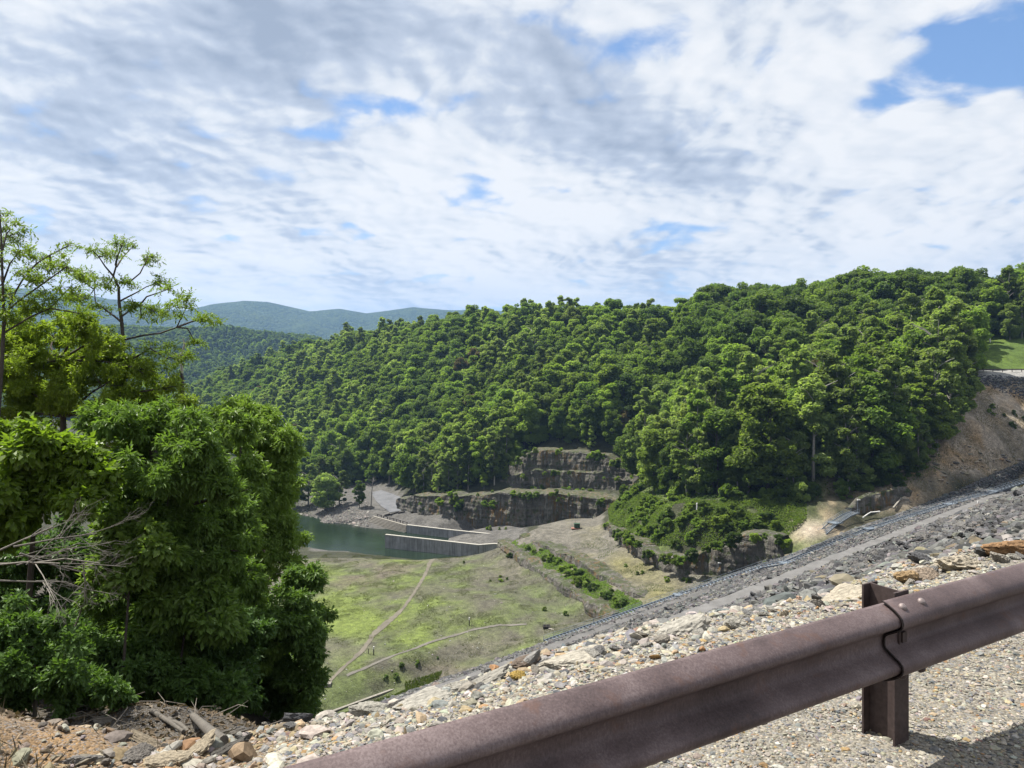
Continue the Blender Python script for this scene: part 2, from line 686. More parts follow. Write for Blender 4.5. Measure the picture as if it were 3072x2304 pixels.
def forest_crown(seed, h, r, kind):
    """Crown mesh of one forest tree standing at the origin."""
    rng = np.random.default_rng(seed)
    lobes = []
    nb = {'round': 62, 'tall': 60, 'airy': 56, 'dense': 70, 'shrub': 16, 'open': 40}[kind]
    ex, ey = rng.uniform(.82, 1.2), rng.uniform(.82, 1.2)
    lop = rng.normal(size=2) * .10 * r
    z0 = {'round': .20, 'tall': .16, 'airy': .16, 'dense': .12, 'shrub': .05, 'open': .3}[kind]
    for i in range(nb):
        u = rng.uniform(0, 1)
        zz = z0 + (1 - z0) * u
        if kind in ('round', 'dense', 'open', 'shrub'):
            pr = math.sqrt(max(0.0, 1 - (2 * (u - .42) / 1.18) ** 2))
        else:
            pr = min(1, (1.06 - u) * 2.0) ** .8 * min(1, .6 + u * 1.6) * .92
        a = rng.uniform(0, 2 * np.pi)
        q = math.sqrt(rng.uniform(.12, 1)) * pr * r * .82
        lr = r * rng.uniform(.17, .37) * (.72 if kind in ('tall', 'airy') else 1)
        q *= rng.uniform(.8, 1.18)
        zj = h * zz * .97 - lr * .3 + rng.normal() * .022 * h
        lobes.append((q * math.cos(a) * ex + lop[0] * zz, q * math.sin(a) * ey + lop[1] * zz, zj, lr, lr * rng.uniform(.55, .95)))
    n = {'round': 8600, 'tall': 7800, 'airy': 6200, 'dense': 9600, 'shrub': 1800, 'open': 4800}[kind]
    c, d, li = lobes_points(lobes, n, rng, .62)
    keep = (d[:, 2] > -0.55) | (rng.uniform(0, 1, n) < .45)
    c, d, li = c[keep], d[keep], li[keep]
    m = len(c)
    nm = unit(d * .5 + np.array([0, 0, .85]) + rng.normal(size=(m, 3)) * .42)
    ax = unit(np.cross(nm, rng.normal(size=(m, 3))) + np.array([0, 0, -.25]))
    s = (r / 5.0) ** .5 * rng.uniform(.45, .92, m)
    V, T = leaf_quads(c, ax, nm, s, s * .8)
    lt = rng.uniform(0, 1, len(lobes))[li]
    tint = np.clip(.5 * lt + .5 * rng.uniform(0, 1, m), 0, 1)
    return V, T, np.repeat(tint, 4)


def forest_trunk(seed, h, r0):
    rng = np.random.default_rng(seed)
    B = MB()
    pts = np.array([(0, 0, -1.5), (0, 0, h * .25), (rng.normal() * .3, rng.normal() * .3, h * .55), (rng.normal() * .5, rng.normal() * .5, h * .9)])
    B.tube(pts, [r0, r0 * .8, r0 * .5, r0 * .12], 7)
    for i in range(7):
        z = h * rng.uniform(.35, .8)
        a = rng.uniform(0, 2 * np.pi)
        L = h * rng.uniform(.1, .2)
        p = np.array([0, 0, z])
        e = p + np.array([math.cos(a) * L, math.sin(a) * L, L * .7])
        B.tube([p, (p + e) / 2 + [0, 0, .1 * L], e], [r0 * .35, r0 * .22, .03], 5)
    return B


# ------------------------------------------------------------------ embankment (the dam's downstream face)
AXA = math.radians(49)
AX_A = np.array([math.sin(AXA), math.cos(AXA), 0])     # along the crest
AX_N = np.array([-math.cos(AXA), math.sin(AXA), 0])    # downstream


def ST(p):
    p = np.asarray(p, float)
    return p[..., :3] @ AX_N, p[..., :3] @ AX_A


def from_st(s, t, z):
    return np.stack([AX_N[0] * s + AX_A[0] * t, AX_N[1] * s + AX_A[1] * t, z + 0 * s], -1)


def line_t(pts):
    pts = np.asarray(pts, float)
    s, t = ST(pts)
    o = np.argsort(t)
    return t[o], s[o], pts[o, 2]


def lst(items):
    return np.array([from_st(np.float64(s), np.float64(t), np.float64(z)) for t, s, z in items])


EDGE = np.array([(-2.6, 3.4, -2.15), (-1.92, 4.18, -2.2), (-1.49, 4.35, -2.2), (-.09, 5.15, -2.2), (1.05, 6.1, -2.3), (2.62, 7.1, -2.4), (4.6, 8.4, -2.45), (6.9, 9.8, -2.48)])
LE = line_t(np.vstack([lst([(-60, 4.2, -2.2)]), EDGE, lst([(30, 2.6, -2.5), (290, 2.6, -2.5)])]))
LA0 = line_t(lst([(-60, 61.5, -37.5), (300, 62.0, -37.5)]))
LA1 = line_t(lst([(-60, 64.6, -37.6), (300, 65.1, -37.6)]))
GRO = [P(2450, 1645, 190), P(2560, 1590, 198), P(2700, 1543, 205), P(2800, 1503, 212), P(2950, 1440, 222), P(3072, 1385, 235), P(3200, 1330, 246)]
LB0 = line_t(np.vstack([lst([(-60, 88.8, -50), (165, 89.2, -50)]), [P(2300, 1712, 176), P(2420, 1660, 183)]] + [[g + np.array([-1.5, -3, .15]) for g in GRO[1:]]]))
LB1 = line_t(np.vstack([lst([(-60, 91.8, -50.1), (160, 92.0, -50.1)]), [P(2310, 1698, 178), P(2440, 1640, 185)]] + [[g + np.array([-.7, -1.5, .08]) for g in GRO[1:]]]))
LT = line_t(np.vstack([lst([(-60, 143, -77.5), (60, 143, -77.5), (90, 140, -75.5), (120, 136, -73)]),
                       [P(1790, 1880, 193), P(1900, 1835, 192), P(2050, 1778, 194), P(2200, 1722, 196), P(2330, 1687, 193)], GRO]))
TS = np.concatenate([np.linspace(-60, -6, 22)[:-1], np.linspace(-6, 20, 60)[:-1], np.linspace(20, 292, 200)])
ROWS = [LE, LA0, LA1, LB0, LB1, LT]
RSEG = [46, 2, 20, 2, 26]


def row_at(L, t):
    return np.interp(t, L[0], L[1]), np.interp(t, L[0], L[2])


def dam_point(v, t):
    """v in 0..5: 0 crest edge, 1-2 upper road, 3-4 lower road, 5 toe."""
    v = np.asarray(v, float)
    t = np.asarray(t, float)
    S = np.stack([row_at(L, t)[0] for L in ROWS], -1)
    Z = np.stack([row_at(L, t)[1] for L in ROWS], -1)
    k = np.clip(np.floor(v).astype(int), 0, 4)
    f = v - k
    g = lambda A: np.take_along_axis(A, k[..., None], -1)[..., 0] * (1 - f) + np.take_along_axis(A, k[..., None] + 1, -1)[..., 0] * f
    s, z = g(S), g(Z)
    return from_st(s, t, z)


vrow = np.concatenate([np.linspace(i, i + 1, n, endpoint=False) for i, n in enumerate(RSEG)] + [[5.0, 5.05]])
vrow[:RSEG[0]] = np.linspace(0, 1, RSEG[0], endpoint=False) ** 1.5
VVv, TTt = np.meshgrid(np.minimum(vrow, 5.0), TS, indexing='ij')
DV = dam_point(VVv, TTt)
DV[-1, :, 2] -= 8
onroad = ((VVv >= 1) & (VVv <= 2)) | ((VVv >= 3) & (VVv <= 4))
DV[..., 2] += np.where(onroad, 0, 0.22 * fbm(DV / 2.2, 3, 5)) - 0.12
DV[0, :, 2] -= .35
DV[..., 2] -= 1.3 * np.clip((5.5 - TTt) / 2.0, 0, 1) * np.clip((.5 - VVv) / .2, 0, 1)


def stone_ground(name, base, scale, var=0.55):
    m, n, b, out = new_mat(name)
    p = n.pos()
    cellc = n.voro(p, scale, 'F1', 'Color')
    cv = n.sep(cellc)[0]
    dist = n.voro(p, scale, 'F1', 'Distance')
    f = n.noise(p, scale * .08, 4, .6)
    k = n.m('MULTIPLY', n.mr(cv, 0, 1, 1 - var, 1 + var, 'LINEAR'), n.mr(f, .3, .7, .8, 1.2, 'LINEAR'))
    n.put(b.inputs['Base Color'], n.vm('SCALE', base, s=k))
    n.put(b.inputs['Normal'], n.bump(n.m('MULTIPLY', dist, -1.0), .8, .5 / scale))
    return m


RIPRAP_BASE = stone_ground('riprap_bed', (.046, .046, .048), 2.6)
DVf = DV.reshape(-1, 3)
df = grid_faces(*VVv.shape)
o = obj('embankment_slope', make_mesh('embankment_slope', DVf, df, RIPRAP_BASE, smooth=True))
tag(o, 'long stone-faced embankment slope falling to the meadow', kind='structure')

# gravel service roads on the berms (sheets proud of the slope)


def ribbon(name, pts, width, mat, lift=0.05, hfun=None, kind='structure', label=None, taper=None, jit=0.0, across=4, seed=0):
    pts = np.asarray(pts, float)
    seg = np.linalg.norm(np.diff(pts, axis=0), axis=1)
    L = np.concatenate([[0], np.cumsum(seg)])
    n = max(int(L[-1] / max(width * .5, .4)), 8)
    q = np.linspace(0, L[-1], n)
    c = np.stack([np.interp(q, L, pts[:, i]) for i in range(3)], -1)
    for _ in range(3):
        c[1:-1] = (c[:-2] + c[1:-1] * 2 + c[2:]) / 4
    T = unit(np.gradient(c, axis=0) * [1, 1, 0])
    S = np.stack([T[:, 1], -T[:, 0], 0 * T[:, 0]], -1)
    wv = np.full(n, width) if taper is None else np.interp(q / L[-1], np.linspace(0, 1, len(taper)), taper) * width
    rows = []
    for j, f in enumerate(np.linspace(-.5, .5, across + 1)):
        r = c + S * (wv * f * (1 + jit * vnoise(np.stack([q / width, np.full(n, j * 9.1 + seed), 0 * q], -1), 3)))[:, None]
        if hfun is not None:
            r[:, 2] = hfun(r[:, 0], r[:, 1])
        r[:, 2] += lift
        rows.append(r)
    V = np.stack(rows, 1).reshape(-1, 3)
    o = obj(name, make_mesh(name, V, grid_faces(n, across + 1), mat, smooth=True))
    tag(o, label, kind=kind)
    return o


def gravel_road(name, base):
    m, n, b, out = new_mat(name)
    p = n.pos()
    f = n.noise(p, .35, 5, .6)
    g = n.noise(p, 9, 3, .7)
    k = n.m('MULTIPLY', n.mr(f, .3, .7, .78, 1.22, 'LINEAR'), n.mr(g, .3, .7, .75, 1.25, 'LINEAR'))
    n.put(b.inputs['Base Color'], n.vm('SCALE', base, s=k))
    n.put(b.inputs['Normal'], n.bump(g, .4, .05))
    return m


ROADM = gravel_road('grey_gravel_road', (.125, .122, .120))
tr = np.linspace(-58, 262, 200)
Aroad = []
for vv, name, t1, lab in ((1.5, 'service_road', 250, 'upper grey gravel service road crossing the stone embankment'), (3.5, 'service_road', 186, 'lower grey gravel service road crossing the stone embankment below the metal stairway')):
    tt = np.linspace(-58, t1, 220)
    rows = []
    base = int(vv)
    for f in np.linspace(0, 1, 5):
        p = dam_point(np.full(len(tt), base + f), tt)
        s_, _ = ST(p)
        wob = .22 * vnoise(np.stack([tt / 3.0, np.full(len(tt), base * 7 + (f > .5)), 0 * tt], -1), 4) * (abs(f - .5) > .4)
        p = p + AX_N * wob[:, None]
        p[:, 2] += .10
        rows.append(p)
    V = np.stack(rows, 1).reshape(-1, 3)
    o = obj(name, make_mesh(name, V, grid_faces(len(tt), 5), ROADM, smooth=True))
    tag(o, lab, kind='structure')

# ------------------------------------------------------------------ valley terrain
Z = []


def cz(*a):
    Z.extend(a)


# meadow
for px, py, z in [(960, 2050, -73), (1000, 2060, -72.6), (1100, 2010, -71.6), (1250, 1980, -71.2), (1300, 1940, -70.6), (1000, 1750, -72.3), (1200, 1800, -71.6), (1400, 1750, -70.6),
                  (1150, 1690, -72.4), (950, 1690, -73.6), (1050, 1680, -73.4), (1500, 1800, -69.4), (1650, 1880, -70), (1560, 1930, -71.2), (1450, 1970, -72.4), (1330, 2010, -73.6), (1300, 1680, -71.4), (1420, 1660, -70.6), (1250, 1870, -71.2), (900, 1800, -73), (860, 1900, -73)]:
    cz(PZ(px, py, z))
for px, d in [(1157, 298), (1230, 294), (1300, 290), (1370, 285.5), (1436, 281), (1480, 280)]:
    cz(P(px, 1600, d - 2.5) * [1, 1, 0] + [0, 0, -77.5])
# stream hollow along the toe
for px, py in [(960, 2160), (1040, 2125), (1130, 2095), (1220, 2062), (1300, 2040)]:
    cz(PZ(px, py, -76.6))
for t_, z_ in ((40, -77), (20, -74), (0, -68)):
    cz(from_st(np.float64(147), np.float64(t_), np.float64(z_)))
# river bed and near bank
for px, py in [(900, 1600), (1000, 1610), (1100, 1625), (1200, 1625), (1300, 1628), (1400, 1625), (1480, 1622), (780, 1585), (650, 1560), (480, 1530), (280, 1490)]:
    cz(PZ(px, py, -79.5))
for px, py in [(900, 1648), (1000, 1660), (1090, 1664), (760, 1640)]:
    cz(PZ(px, py, -75.4))
# far bank, peninsula and gravel lot
for px, py, z in [(880, 1520, -75), (960, 1545, -75.2), (1040, 1562, -75.2), (1090, 1572, -75.3), (960, 1510, -72.5), (1040, 1525, -71.6), (1090, 1515, -70.6), (1060, 1480, -70.4), (1130, 1450, -70), (1180, 1480, -70), (1150, 1525, -70.6), (1200, 1540, -71.4), (1250, 1560, -71.8), (1330, 1565, -71.8), (1420, 1580, -71.5), (1500, 1592, -71.3), (1250, 1530, -71), (1290, 1548, -71.4), (1400, 1562, -71.6), (1490, 1577, -71.6), (1310, 1574, -71.8)]:
    cz(PZ(px, py, z))
# rock plateau and the gap behind it
for px, py, z in [(1560, 1612, -63), (1600, 1585, -62), (1700, 1556, -61.2), (1790, 1556, -61.2), (1650, 1620, -62.3), (1720, 1640, -62.4), (1800, 1640, -62.4), (1780, 1700, -62.6), (1880, 1710, -62.4), (1880, 1755, -62.6), (1930, 1790, -62.4), (1980, 1750, -62), (2060, 1765, -61.4), (2130, 1750, -60.6)]:
    cz(PZ(px, py, z))
for px, py, z in [(1520, 1655, -67.3), (1600, 1700, -67.0), (1680, 1752, -66.8), (1760, 1800, -66.6), (1840, 1832, -66.6), (1600, 1650, -65.4), (1690, 1700, -65), (1770, 1750, -65), (1850, 1795, -65), (1480, 1690, -70), (1560, 1740, -70), (1640, 1790, -70), (1720, 1838, -70.2), (1800, 1866, -70.6)]:
    cz(PZ(px, py, z))
cz(P(1600, 1560, 318) * [1, 1, 0] + [0, 0, -72], P(1700, 1560, 312) * [1, 1, 0] + [0, 0, -70], P(1800, 1560, 306) * [1, 1, 0] + [0, 0, -66])
# vegetated block on the right and the bench behind it
for px, py, d in [(1815, 1575, 262), (1860, 1590, 246), (1910, 1630, 230), (1980, 1672, 216), (2060, 1668, 212), (2140, 1640, 208), (2220, 1606, 206), (2300, 1600, 203), (2345, 1640, 197)]:
    cz(P(px, py, d + 3))
for px, py, d in [(1850, 1520, 275), (1900, 1500, 262), (1960, 1540, 245), (2000, 1590, 228), (2090, 1516, 220), (2000, 1510, 232), (2200, 1545, 214), (2300, 1555, 210), (2400, 1575, 205), (2050, 1490, 230), (2200, 1492, 225), (2330, 1500, 219), (2440, 1500, 214), (2420, 1610, 196), (2500, 1560, 205), (2560, 1520, 212), (2620, 1500, 215), (2130, 1590, 214), (2300, 1650, 199)]:
    cz(P(px, py, d))
# tier ledges
for px, d in [(1300, 349), (1392, 342), (1483, 335), (1555, 331), (1663, 327), (1760, 323), (1830, 319)]:
    cz(P(px, 1480, d + 2) if px > 1450 else P(px, 1488, d + 2))
for px, d in [(1540, 346), (1600, 344), (1700, 341), (1800, 336), (1885, 331)]:
    cz(P(px, 1474, d - 8))
for px, py, d in [(1560, 1372, 355), (1620, 1348, 352), (1700, 1348, 349), (1800, 1362, 344), (1885, 1405, 338), (1930, 1440, 300)]:
    cz(P(px, py, d + 3))
# hillside base left of the tiers
for px, py, z in [(850, 1420, -74), (960, 1468, -73), (1100, 1436, -69), (1200, 1462, -68), (1270, 1500, -66), (600, 1330, -76), (400, 1270, -78), (200, 1230, -80)]:
    cz(PZ(px, py, z))
# ridge ground (tree tops about 20 m higher)
RIDGE = [(1600, 905, 520, 26), (1400, 920, 560, 26), (1200, 955, 640, 26), (1000, 1000, 740, 25), (800, 1062, 830, 21), (650, 1135, 900, 21), (560, 1190, 930, 21), (1720, 893, 495, 25), (1870, 890, 480, 26), (1960, 908, 450, 30), (2015, 930, 430, 34),
         (2100, 875, 420, 22), (2300, 858, 400, 23), (2500, 842, 390, 23), (2700, 832, 370, 23), (2850, 828, 350, 23), (3000, 822, 340, 24), (3150, 820, 335, 24), (3400, 815, 340, 24)]
for px, py, d, th in RIDGE:
    p = P(px, py, d)
    cz(p - [0, 0, th])
    q = P(px, py, d + 160)
    cz(np.array([q[0], q[1], p[2] - th - (6 if px > 2000 else 12)]))
# right belt
for px, py, d, th in [(2400, 1000, 320, 21), (2600, 1005, 305, 20), (2800, 1010, 285, 18), (2200, 990, 340, 21), (2050, 1010, 370, 21)]:
    cz(P(px, py, d) - [0, 0, th])
# brown eroded bank, far crest road, grassy hill
for px, py, d in [(2700, 1470, 213), (2760, 1440, 215), (2800, 1400, 220), (2880, 1400, 226), (2960, 1385, 232), (2850, 1330, 227), (2900, 1312, 232), (2980, 1302, 236), (3072, 1300, 240), (2860, 1250, 240), (2950, 1240, 246), (3072, 1250, 250), (2880, 1180, 254), (2960, 1180, 256), (3072, 1205, 256), (2900, 1120, 268), (3000, 1120, 268), (3100, 1120, 268), (3250, 1120, 268)]:
    cz(P(px, py, d))
for px in (2880, 2960, 3072, 3250):
    cz(P(px, 1113, 274), P(px, 1111.5, 283))
for px, py, d in [(2930, 1065, 292), (3000, 1060, 292), (3100, 1055, 294), (2960, 1024, 305), (3072, 1020, 305), (3250, 1018, 305)]:
    cz(P(px, py, d))
# left valley side, under and beyond the near trees
for q in [(-6, 60, -36), (-14, 90, -54), (-45, 110, -52), (-80, 80, -24), (-110, 160, -45), (-150, 230, -60), (-190, 300, -72), (-120, 40, -2), (-240, 200, -25), (-330, 300, -35), (-260, 380, -76), (-420, 480, -50), (-330, 520, -79), (-420, 800, -79), (-600, 700, -40), (-520, 1000, -79), (-300, 1000, -60), (-60, 200, -73), (-100, 260, -76)]:
    cz(q)
# below the embankment fill
for t_ in (30, 90, 150, 200, 250, 300):
    for s_, z_ in ((20, -24), (60, -48), (95, -64)):
        if t_ < 200 or s_ < 50:
            cz(from_st(np.float64(s_), np.float64(t_), np.float64(z_)))
for g in GRO:
    cz(g + np.array([.5, 1.0, .1]), g + np.array([-6, -9, -6]))
for px, py, d in [(1830, 1848, 191), (1900, 1838, 193), (2050, 1780, 196), (2200, 1724, 198), (2330, 1688, 195)]:
    cz(P(px, py, d))
for px, py, d in [(2540, 1488, 212), (2620, 1478, 213), (2700, 1460, 215), (2800, 1400, 222), (2900, 1400, 228), (2980, 1370, 234), (2860, 1338, 231), (3000, 1328, 238)]:
    cz(P(px, py, d))
cz((-700, 0, 0), (-700, 1300, -60), (600, 0, 0), (600, 1300, 10), (0, 1300, -10), (-700, 600, -30))
cz((380, 250, 10), (420, 420, 20), (300, 700, 10), (0, 900, 0), (-150, 1050, -30), (100, 1100, 0))
ZC = np.array([np.asarray(q, float) for q in Z])
def tin(pts, GX, GY):
    """Heights over a grid, linear over the triangulated control points."""
    xy = [Vector((p[0], p[1])) for p in pts]
    vs, _e, tris, vo, _eo, _fo = delaunay_2d_cdt(xy, [], [], 0, 1e-3)
    zv = np.array([np.mean([pts[k][2] for k in ids]) for ids in vo])
    xv = np.array([tuple(v) for v in vs])
    out = np.full(GX.shape, np.nan)
    ax, ay = GX[0], GY[:, 0]
    for t in tris:
        A, B_, C_ = xv[list(t)]
        lo, hi = np.minimum(np.minimum(A, B_), C_), np.maximum(np.maximum(A, B_), C_)
        i0, i1 = np.searchsorted(ax, lo[0]), np.searchsorted(ax, hi[0], 'right')
        j0, j1 = np.searchsorted(ay, lo[1]), np.searchsorted(ay, hi[1], 'right')
        if i1 <= i0 or j1 <= j0:
            continue
        X, Y = GX[j0:j1, i0:i1], GY[j0:j1, i0:i1]
        det = (B_[1] - C_[1]) * (A[0] - C_[0]) + (C_[0] - B_[0]) * (A[1] - C_[1])
        if abs(det) < 1e-9:
            continue
        u = ((B_[1] - C_[1]) * (X - C_[0]) + (C_[0] - B_[0]) * (Y - C_[1])) / det
        v = ((C_[1] - A[1]) * (X - C_[0]) + (A[0] - C_[0]) * (Y - C_[1])) / det
        ins = (u >= -1e-6) & (v >= -1e-6) & (u + v <= 1 + 1e-6)
        zz = u * zv[t[0]] + v * zv[t[1]] + (1 - u - v) * zv[t[2]]
        out[j0:j1, i0:i1][ins] = zz[ins]
    out[np.isnan(out)] = -40
    for _ in range(4):
        q = np.pad(out, 1, mode='edge')
        q = (q[:-2] + 2 * q[1:-1] + q[2:]) / 4
        out = (q[:, :-2] + 2 * q[:, 1:-1] + q[:, 2:]) / 4
    return out


def axis_vals(a, b, dense_a, dense_b, fine, coarse):
    v = [np.arange(dense_a, dense_b, fine)]
    v.insert(0, np.arange(a, dense_a, coarse))
    v.append(np.arange(dense_b, b + coarse, coarse))
    return np.concatenate(v)


gx = axis_vals(-640, 460, -95, 190, 1.5, 9)
gy = axis_vals(30, 1120, 140, 345, 1.5, 9)
GX, GY = np.meshgrid(gx, gy, indexing='xy')
GZ = tin(ZC, GX, GY)
GZ = GZ + .35 * fbm2(GX, GY, 9.0, 3, 2) + np.clip((GY - 330) / 100, 0, 1) * fbm2(GX, GY, 40.0, 3, 9)
# keep the ground under the fill
gs = GX * AX_N[0] + GY * AX_N[1]
gt = GX * AX_A[0] + GY * AX_A[1]
toe_s = np.interp(gt, LT[0], LT[1])
under = (gs < toe_s - 5) & (gt < 290) & (gt > -20)
kc = ~(under[:-1, :-1] & under[1:, :-1] & under[:-1, 1:] & under[1:, 1:])
tv = np.stack([GX, GY, GZ], -1).reshape(-1, 3)

# what covers the ground, in world terms
pxg, pyg = PROJ(tv)


def bump2(px, py, cx, cy, rx, ry):
    return np.exp(-(((px - cx) / rx) ** 2 + ((py - cy) / ry) ** 2))


nz1 = fbm2(tv[:, 0], tv[:, 1], 14.0, 5, 21)
nz2 = fbm2(tv[:, 0], tv[:, 1], 4.0, 4, 31)
MEADOW = (tv[:, 1] < 276) & (tv[:, 2] < -66) & (pxg < 1800)
grass = np.zeros(len(tv))
for a in [(1010, 1810, 130, 70, 1.1), (1120, 1860, 140, 45, .8), (960, 1720, 80, 25, .7), (1180, 1680, 110, 16, .9), (1250, 1750, 90, 60, .5), (1350, 1800, 110, 60, .45), (1250, 1900, 200, 40, .5), (1060, 1990, 80, 40, .6), (1480, 1860, 160, 45, .4), (1180, 2030, 80, 20, .8), (1400, 1990, 130, 22, .75), (1560, 1950, 120, 22, .7), (1300, 1930, 70, 18, .5), (1000, 1900, 70, 60, .5), (1450, 1700, 90, 40, .4), (1230, 1975, 45, 20, .7)]:
    grass += a[4] * bump2(pxg, pyg, *a[:4])
grass = np.clip(grass + .28 * nz1 + .22 * nz2 - .12, 0, 1) * MEADOW
brown = np.zeros(len(tv))
for a in [(1120, 1750, 130, 30, 1), (1050, 1745, 60, 22, .6), (1180, 1700, 90, 18, .6), (1330, 2000, 70, 20, .6), (1230, 1680, 60, 12, .5)]:
    brown += a[4] * bump2(pxg, pyg, *a[:4])
brown = np.clip(brown + .2 * nz2, 0, 1) * MEADOW * (1 - .6 * grass)
turf = ((pxg > 2905) & (pyg < 1110) & (pyg > 1000) & (tv[:, 1] < 330)).astype(float)
bank = np.zeros(len(tv))
for a in [(2950, 1230, 140, 70, 1.3), (3040, 1300, 120, 60, 1), (2850, 1370, 110, 50, 1), (2700, 1480, 90, 40, .8), (2440, 1590, 70, 35, .7), (2960, 1390, 80, 40, .8)]:
    bank += a[4] * bump2(pxg, pyg, *a[:4])
bank = np.clip(bank * 1.5 + .2 * nz2, 0, 1) * (tv[:, 1] > 180) * (tv[:, 1] < 270) * (pxg > 2350)
plat = ((pxg > 1500) & (pxg < 2150) & (tv[:, 1] > 180) & (tv[:, 1] < 300) & (tv[:, 2] > -66) & (tv[:, 2] < -59)).astype(float)
lot = ((pxg > 930) & (pxg < 1620) & (tv[:, 1] > 290) & (tv[:, 1] < 450) & (tv[:, 2] < -68)).astype(float)
scrub = ((pxg > 1780) & (pxg < 2480) & (tv[:, 1] > 190) & (tv[:, 1] < 280) & (tv[:, 2] > -58)).astype(float)
C = np.tile(np.array([.034, .036, .020]), (len(tv), 1))      # leaf litter and shade plants


def lay(C, wgt, c):
    wgt = np.clip(wgt, 0, 1)[:, None]
    return C * (1 - wgt) + np.array(c) * wgt


C = lay(C, MEADOW.astype(float), (.088, .083, .062))
C = lay(C, brown * .85, (.125, .100, .076))
C = lay(C, MEADOW * np.clip(.22 + .9 * nz1 + .5 * nz2, 0, 1) * .85, (.070, .090, .032))
C = lay(C, grass * .9, (.088, .112, .030))
C = lay(C, np.clip(grass - .5, 0, 1) * 1.2, (.116, .150, .031))
C = lay(C, lot, (.086, .082, .076))
C = lay(C, plat, (.112, .104, .087))
C = lay(C, plat * np.clip(.4 + nz1 + bump2(pxg, pyg, 1950, 1720, 90, 40) - .2, 0, 1) * (pxg > 1700), (.135, .125, .060))
C = lay(C, scrub * np.clip(.6 + nz1, 0, 1), (.075, .098, .030))
C = lay(C, bank, (.33, .28, .222))
C = lay(C, bank * np.clip(nz2 + .1, 0, 1), (.235, .160, .085))
C = lay(C, bank * np.clip(nz1 * 1.2, 0, 1) * .8, (.13, .115, .085))
C = lay(C, turf, (.062, .098, .018))
C = lay(C, turf * np.clip(nz1 * 2 + .2, 0, 1), (.090, .135, .020))
C = lay(C, ((pxg > 2860) & (pyg >= 1109) & (pyg < 1135) & (tv[:, 1] > 250)).astype(float), (.22, .215, .205))
C = C * (1 + .18 * nz2[:, None])


def terrain_mat():
    m, n, b, out = new_mat('terrain')
    p = n.pos()
    c = n.attr('col')
    f1 = n.noise(p, .55, 6, .68)
    f2 = n.noise(p, 2.6, 5, .72)
    speck = n.mr(n.voro(p, 1.1), .05, .16, 1, 0)
    k = n.m('MULTIPLY', n.mr(f1, .3, .7, .55, 1.45, 'LINEAR'), n.mr(f2, .3, .7, .55, 1.45, 'LINEAR'))
    c = n.vm('SCALE', c, s=k)
    c = n.mix(n.m('MULTIPLY', speck, .35), c, (.30, .29, .27))
    n.put(b.inputs['Base Color'], c)
    n.put(b.inputs['Normal'], n.bump(n.m('ADD', f1, f2), .8, .35))
    b.inputs['Roughness'].default_value = .95
    return m


TERR = terrain_mat()
fc = grid_faces(len(gy), len(gx), kc)
tv2, fc2, C2 = compact(tv, fc, C)
o = obj('ground', make_mesh('ground', tv2, fc2, TERR, col=np.clip(C2, .01, .9), smooth=True))
tag(o, 'valley floor and wooded valley sides', kind='structure')


def gnd(x, y):
    """Height of the ground mesh (bilinear over its own grid)."""
    x = np.atleast_1d(np.asarray(x, float))
    y = np.atleast_1d(np.asarray(y, float))
    i = np.clip(np.searchsorted(gx, x) - 1, 0, len(gx) - 2)
    j = np.clip(np.searchsorted(gy, y) - 1, 0, len(gy) - 2)
    fx = (x - gx[i]) / (gx[i + 1] - gx[i])
    fy = (y - gy[j]) / (gy[j + 1] - gy[j])
    return GZ[j, i] * (1 - fx) * (1 - fy) + GZ[j, i + 1] * fx * (1 - fy) + GZ[j + 1, i] * (1 - fx) * fy + GZ[j + 1, i + 1] * fx * fy


def ray_ground(px, py, d0=120, d1=900):
    """Where the sight line through a photo pixel meets the ground."""
    d = np.linspace(d0, d1, 3000)
    x = d * (px - CX) / F
    z = -d * (py - H) / F
    g = gnd(x, d)
    hit = np.where(z <= g)[0]
    k = hit[0] if len(hit) else len(d) - 1
    return np.array([x[k], d[k], g[k]])

# ------------------------------------------------------------------ far hills


def hills(name, label, az0, az1, naz, r0, r1, nr, prof, width, mat, seed, base=-82, rough=(260, 55)):
    """A wooded ridge: prof = [(px, py, dist)] of its skyline."""
    prof = np.array(prof, float)
    az = np.linspace(az0, az1, naz)
    rr = np.linspace(r0, r1, nr)
    A, R = np.meshgrid(az, rr, indexing='ij')
    X, Y = R * np.sin(A), R * np.cos(A)
    pxs = CX + F * np.tan(np.clip(A, -1.2, 1.2))
    d = np.interp(pxs, prof[:, 0], prof[:, 2])
    top = -(np.interp(pxs, prof[:, 0], prof[:, 1]) - H) / F * d
    rc = d / np.cos(A)
    u = (R - rc) / (width * (1 + .25 * np.sin(A * 9 + seed)))
    shape = np.exp(-np.abs(u) ** 1.7)
    spur = fbm2(X, Y, rough[0], 4, seed)
    zz = base + (top - base) * shape + spur * rough[1] * shape * np.clip(np.abs(u) * 2.2, 0, 1)
    zz = np.maximum(zz, base + 2 * fbm2(X, Y, 60, 2, seed + 1))
    V = np.stack([X, Y, zz], -1)
    o = obj(name, make_mesh(name, V.reshape(-1, 3), grid_faces(naz, nr)[:, ::-1], mat, smooth=True))
    tag(o, label, kind='structure')
    return V


def wood_mat(name, scale, stops):
    m, n, b, out = new_mat(name)
    p = n.pos()
    v = n.voro(p, scale, 'F1', 'Distance')
    vc = n.sep(n.voro(p, scale, 'F1', 'Color'))[0]
    f = n.noise(p, scale * .06, 4, .6)
    k = n.m('ADD', n.m('MULTIPLY', vc, .5), n.m('MULTIPLY', f, .5))
    n.put(b.inputs['Base Color'], n.ramp(k, stops))
    n.put(b.inputs['Normal'], n.bump(n.m('MULTIPLY', v, -1), 1.0, .6 / scale))
    b.inputs['Roughness'].default_value = 1
    b.inputs['Specular IOR Level'].default_value = 0.05
    return m


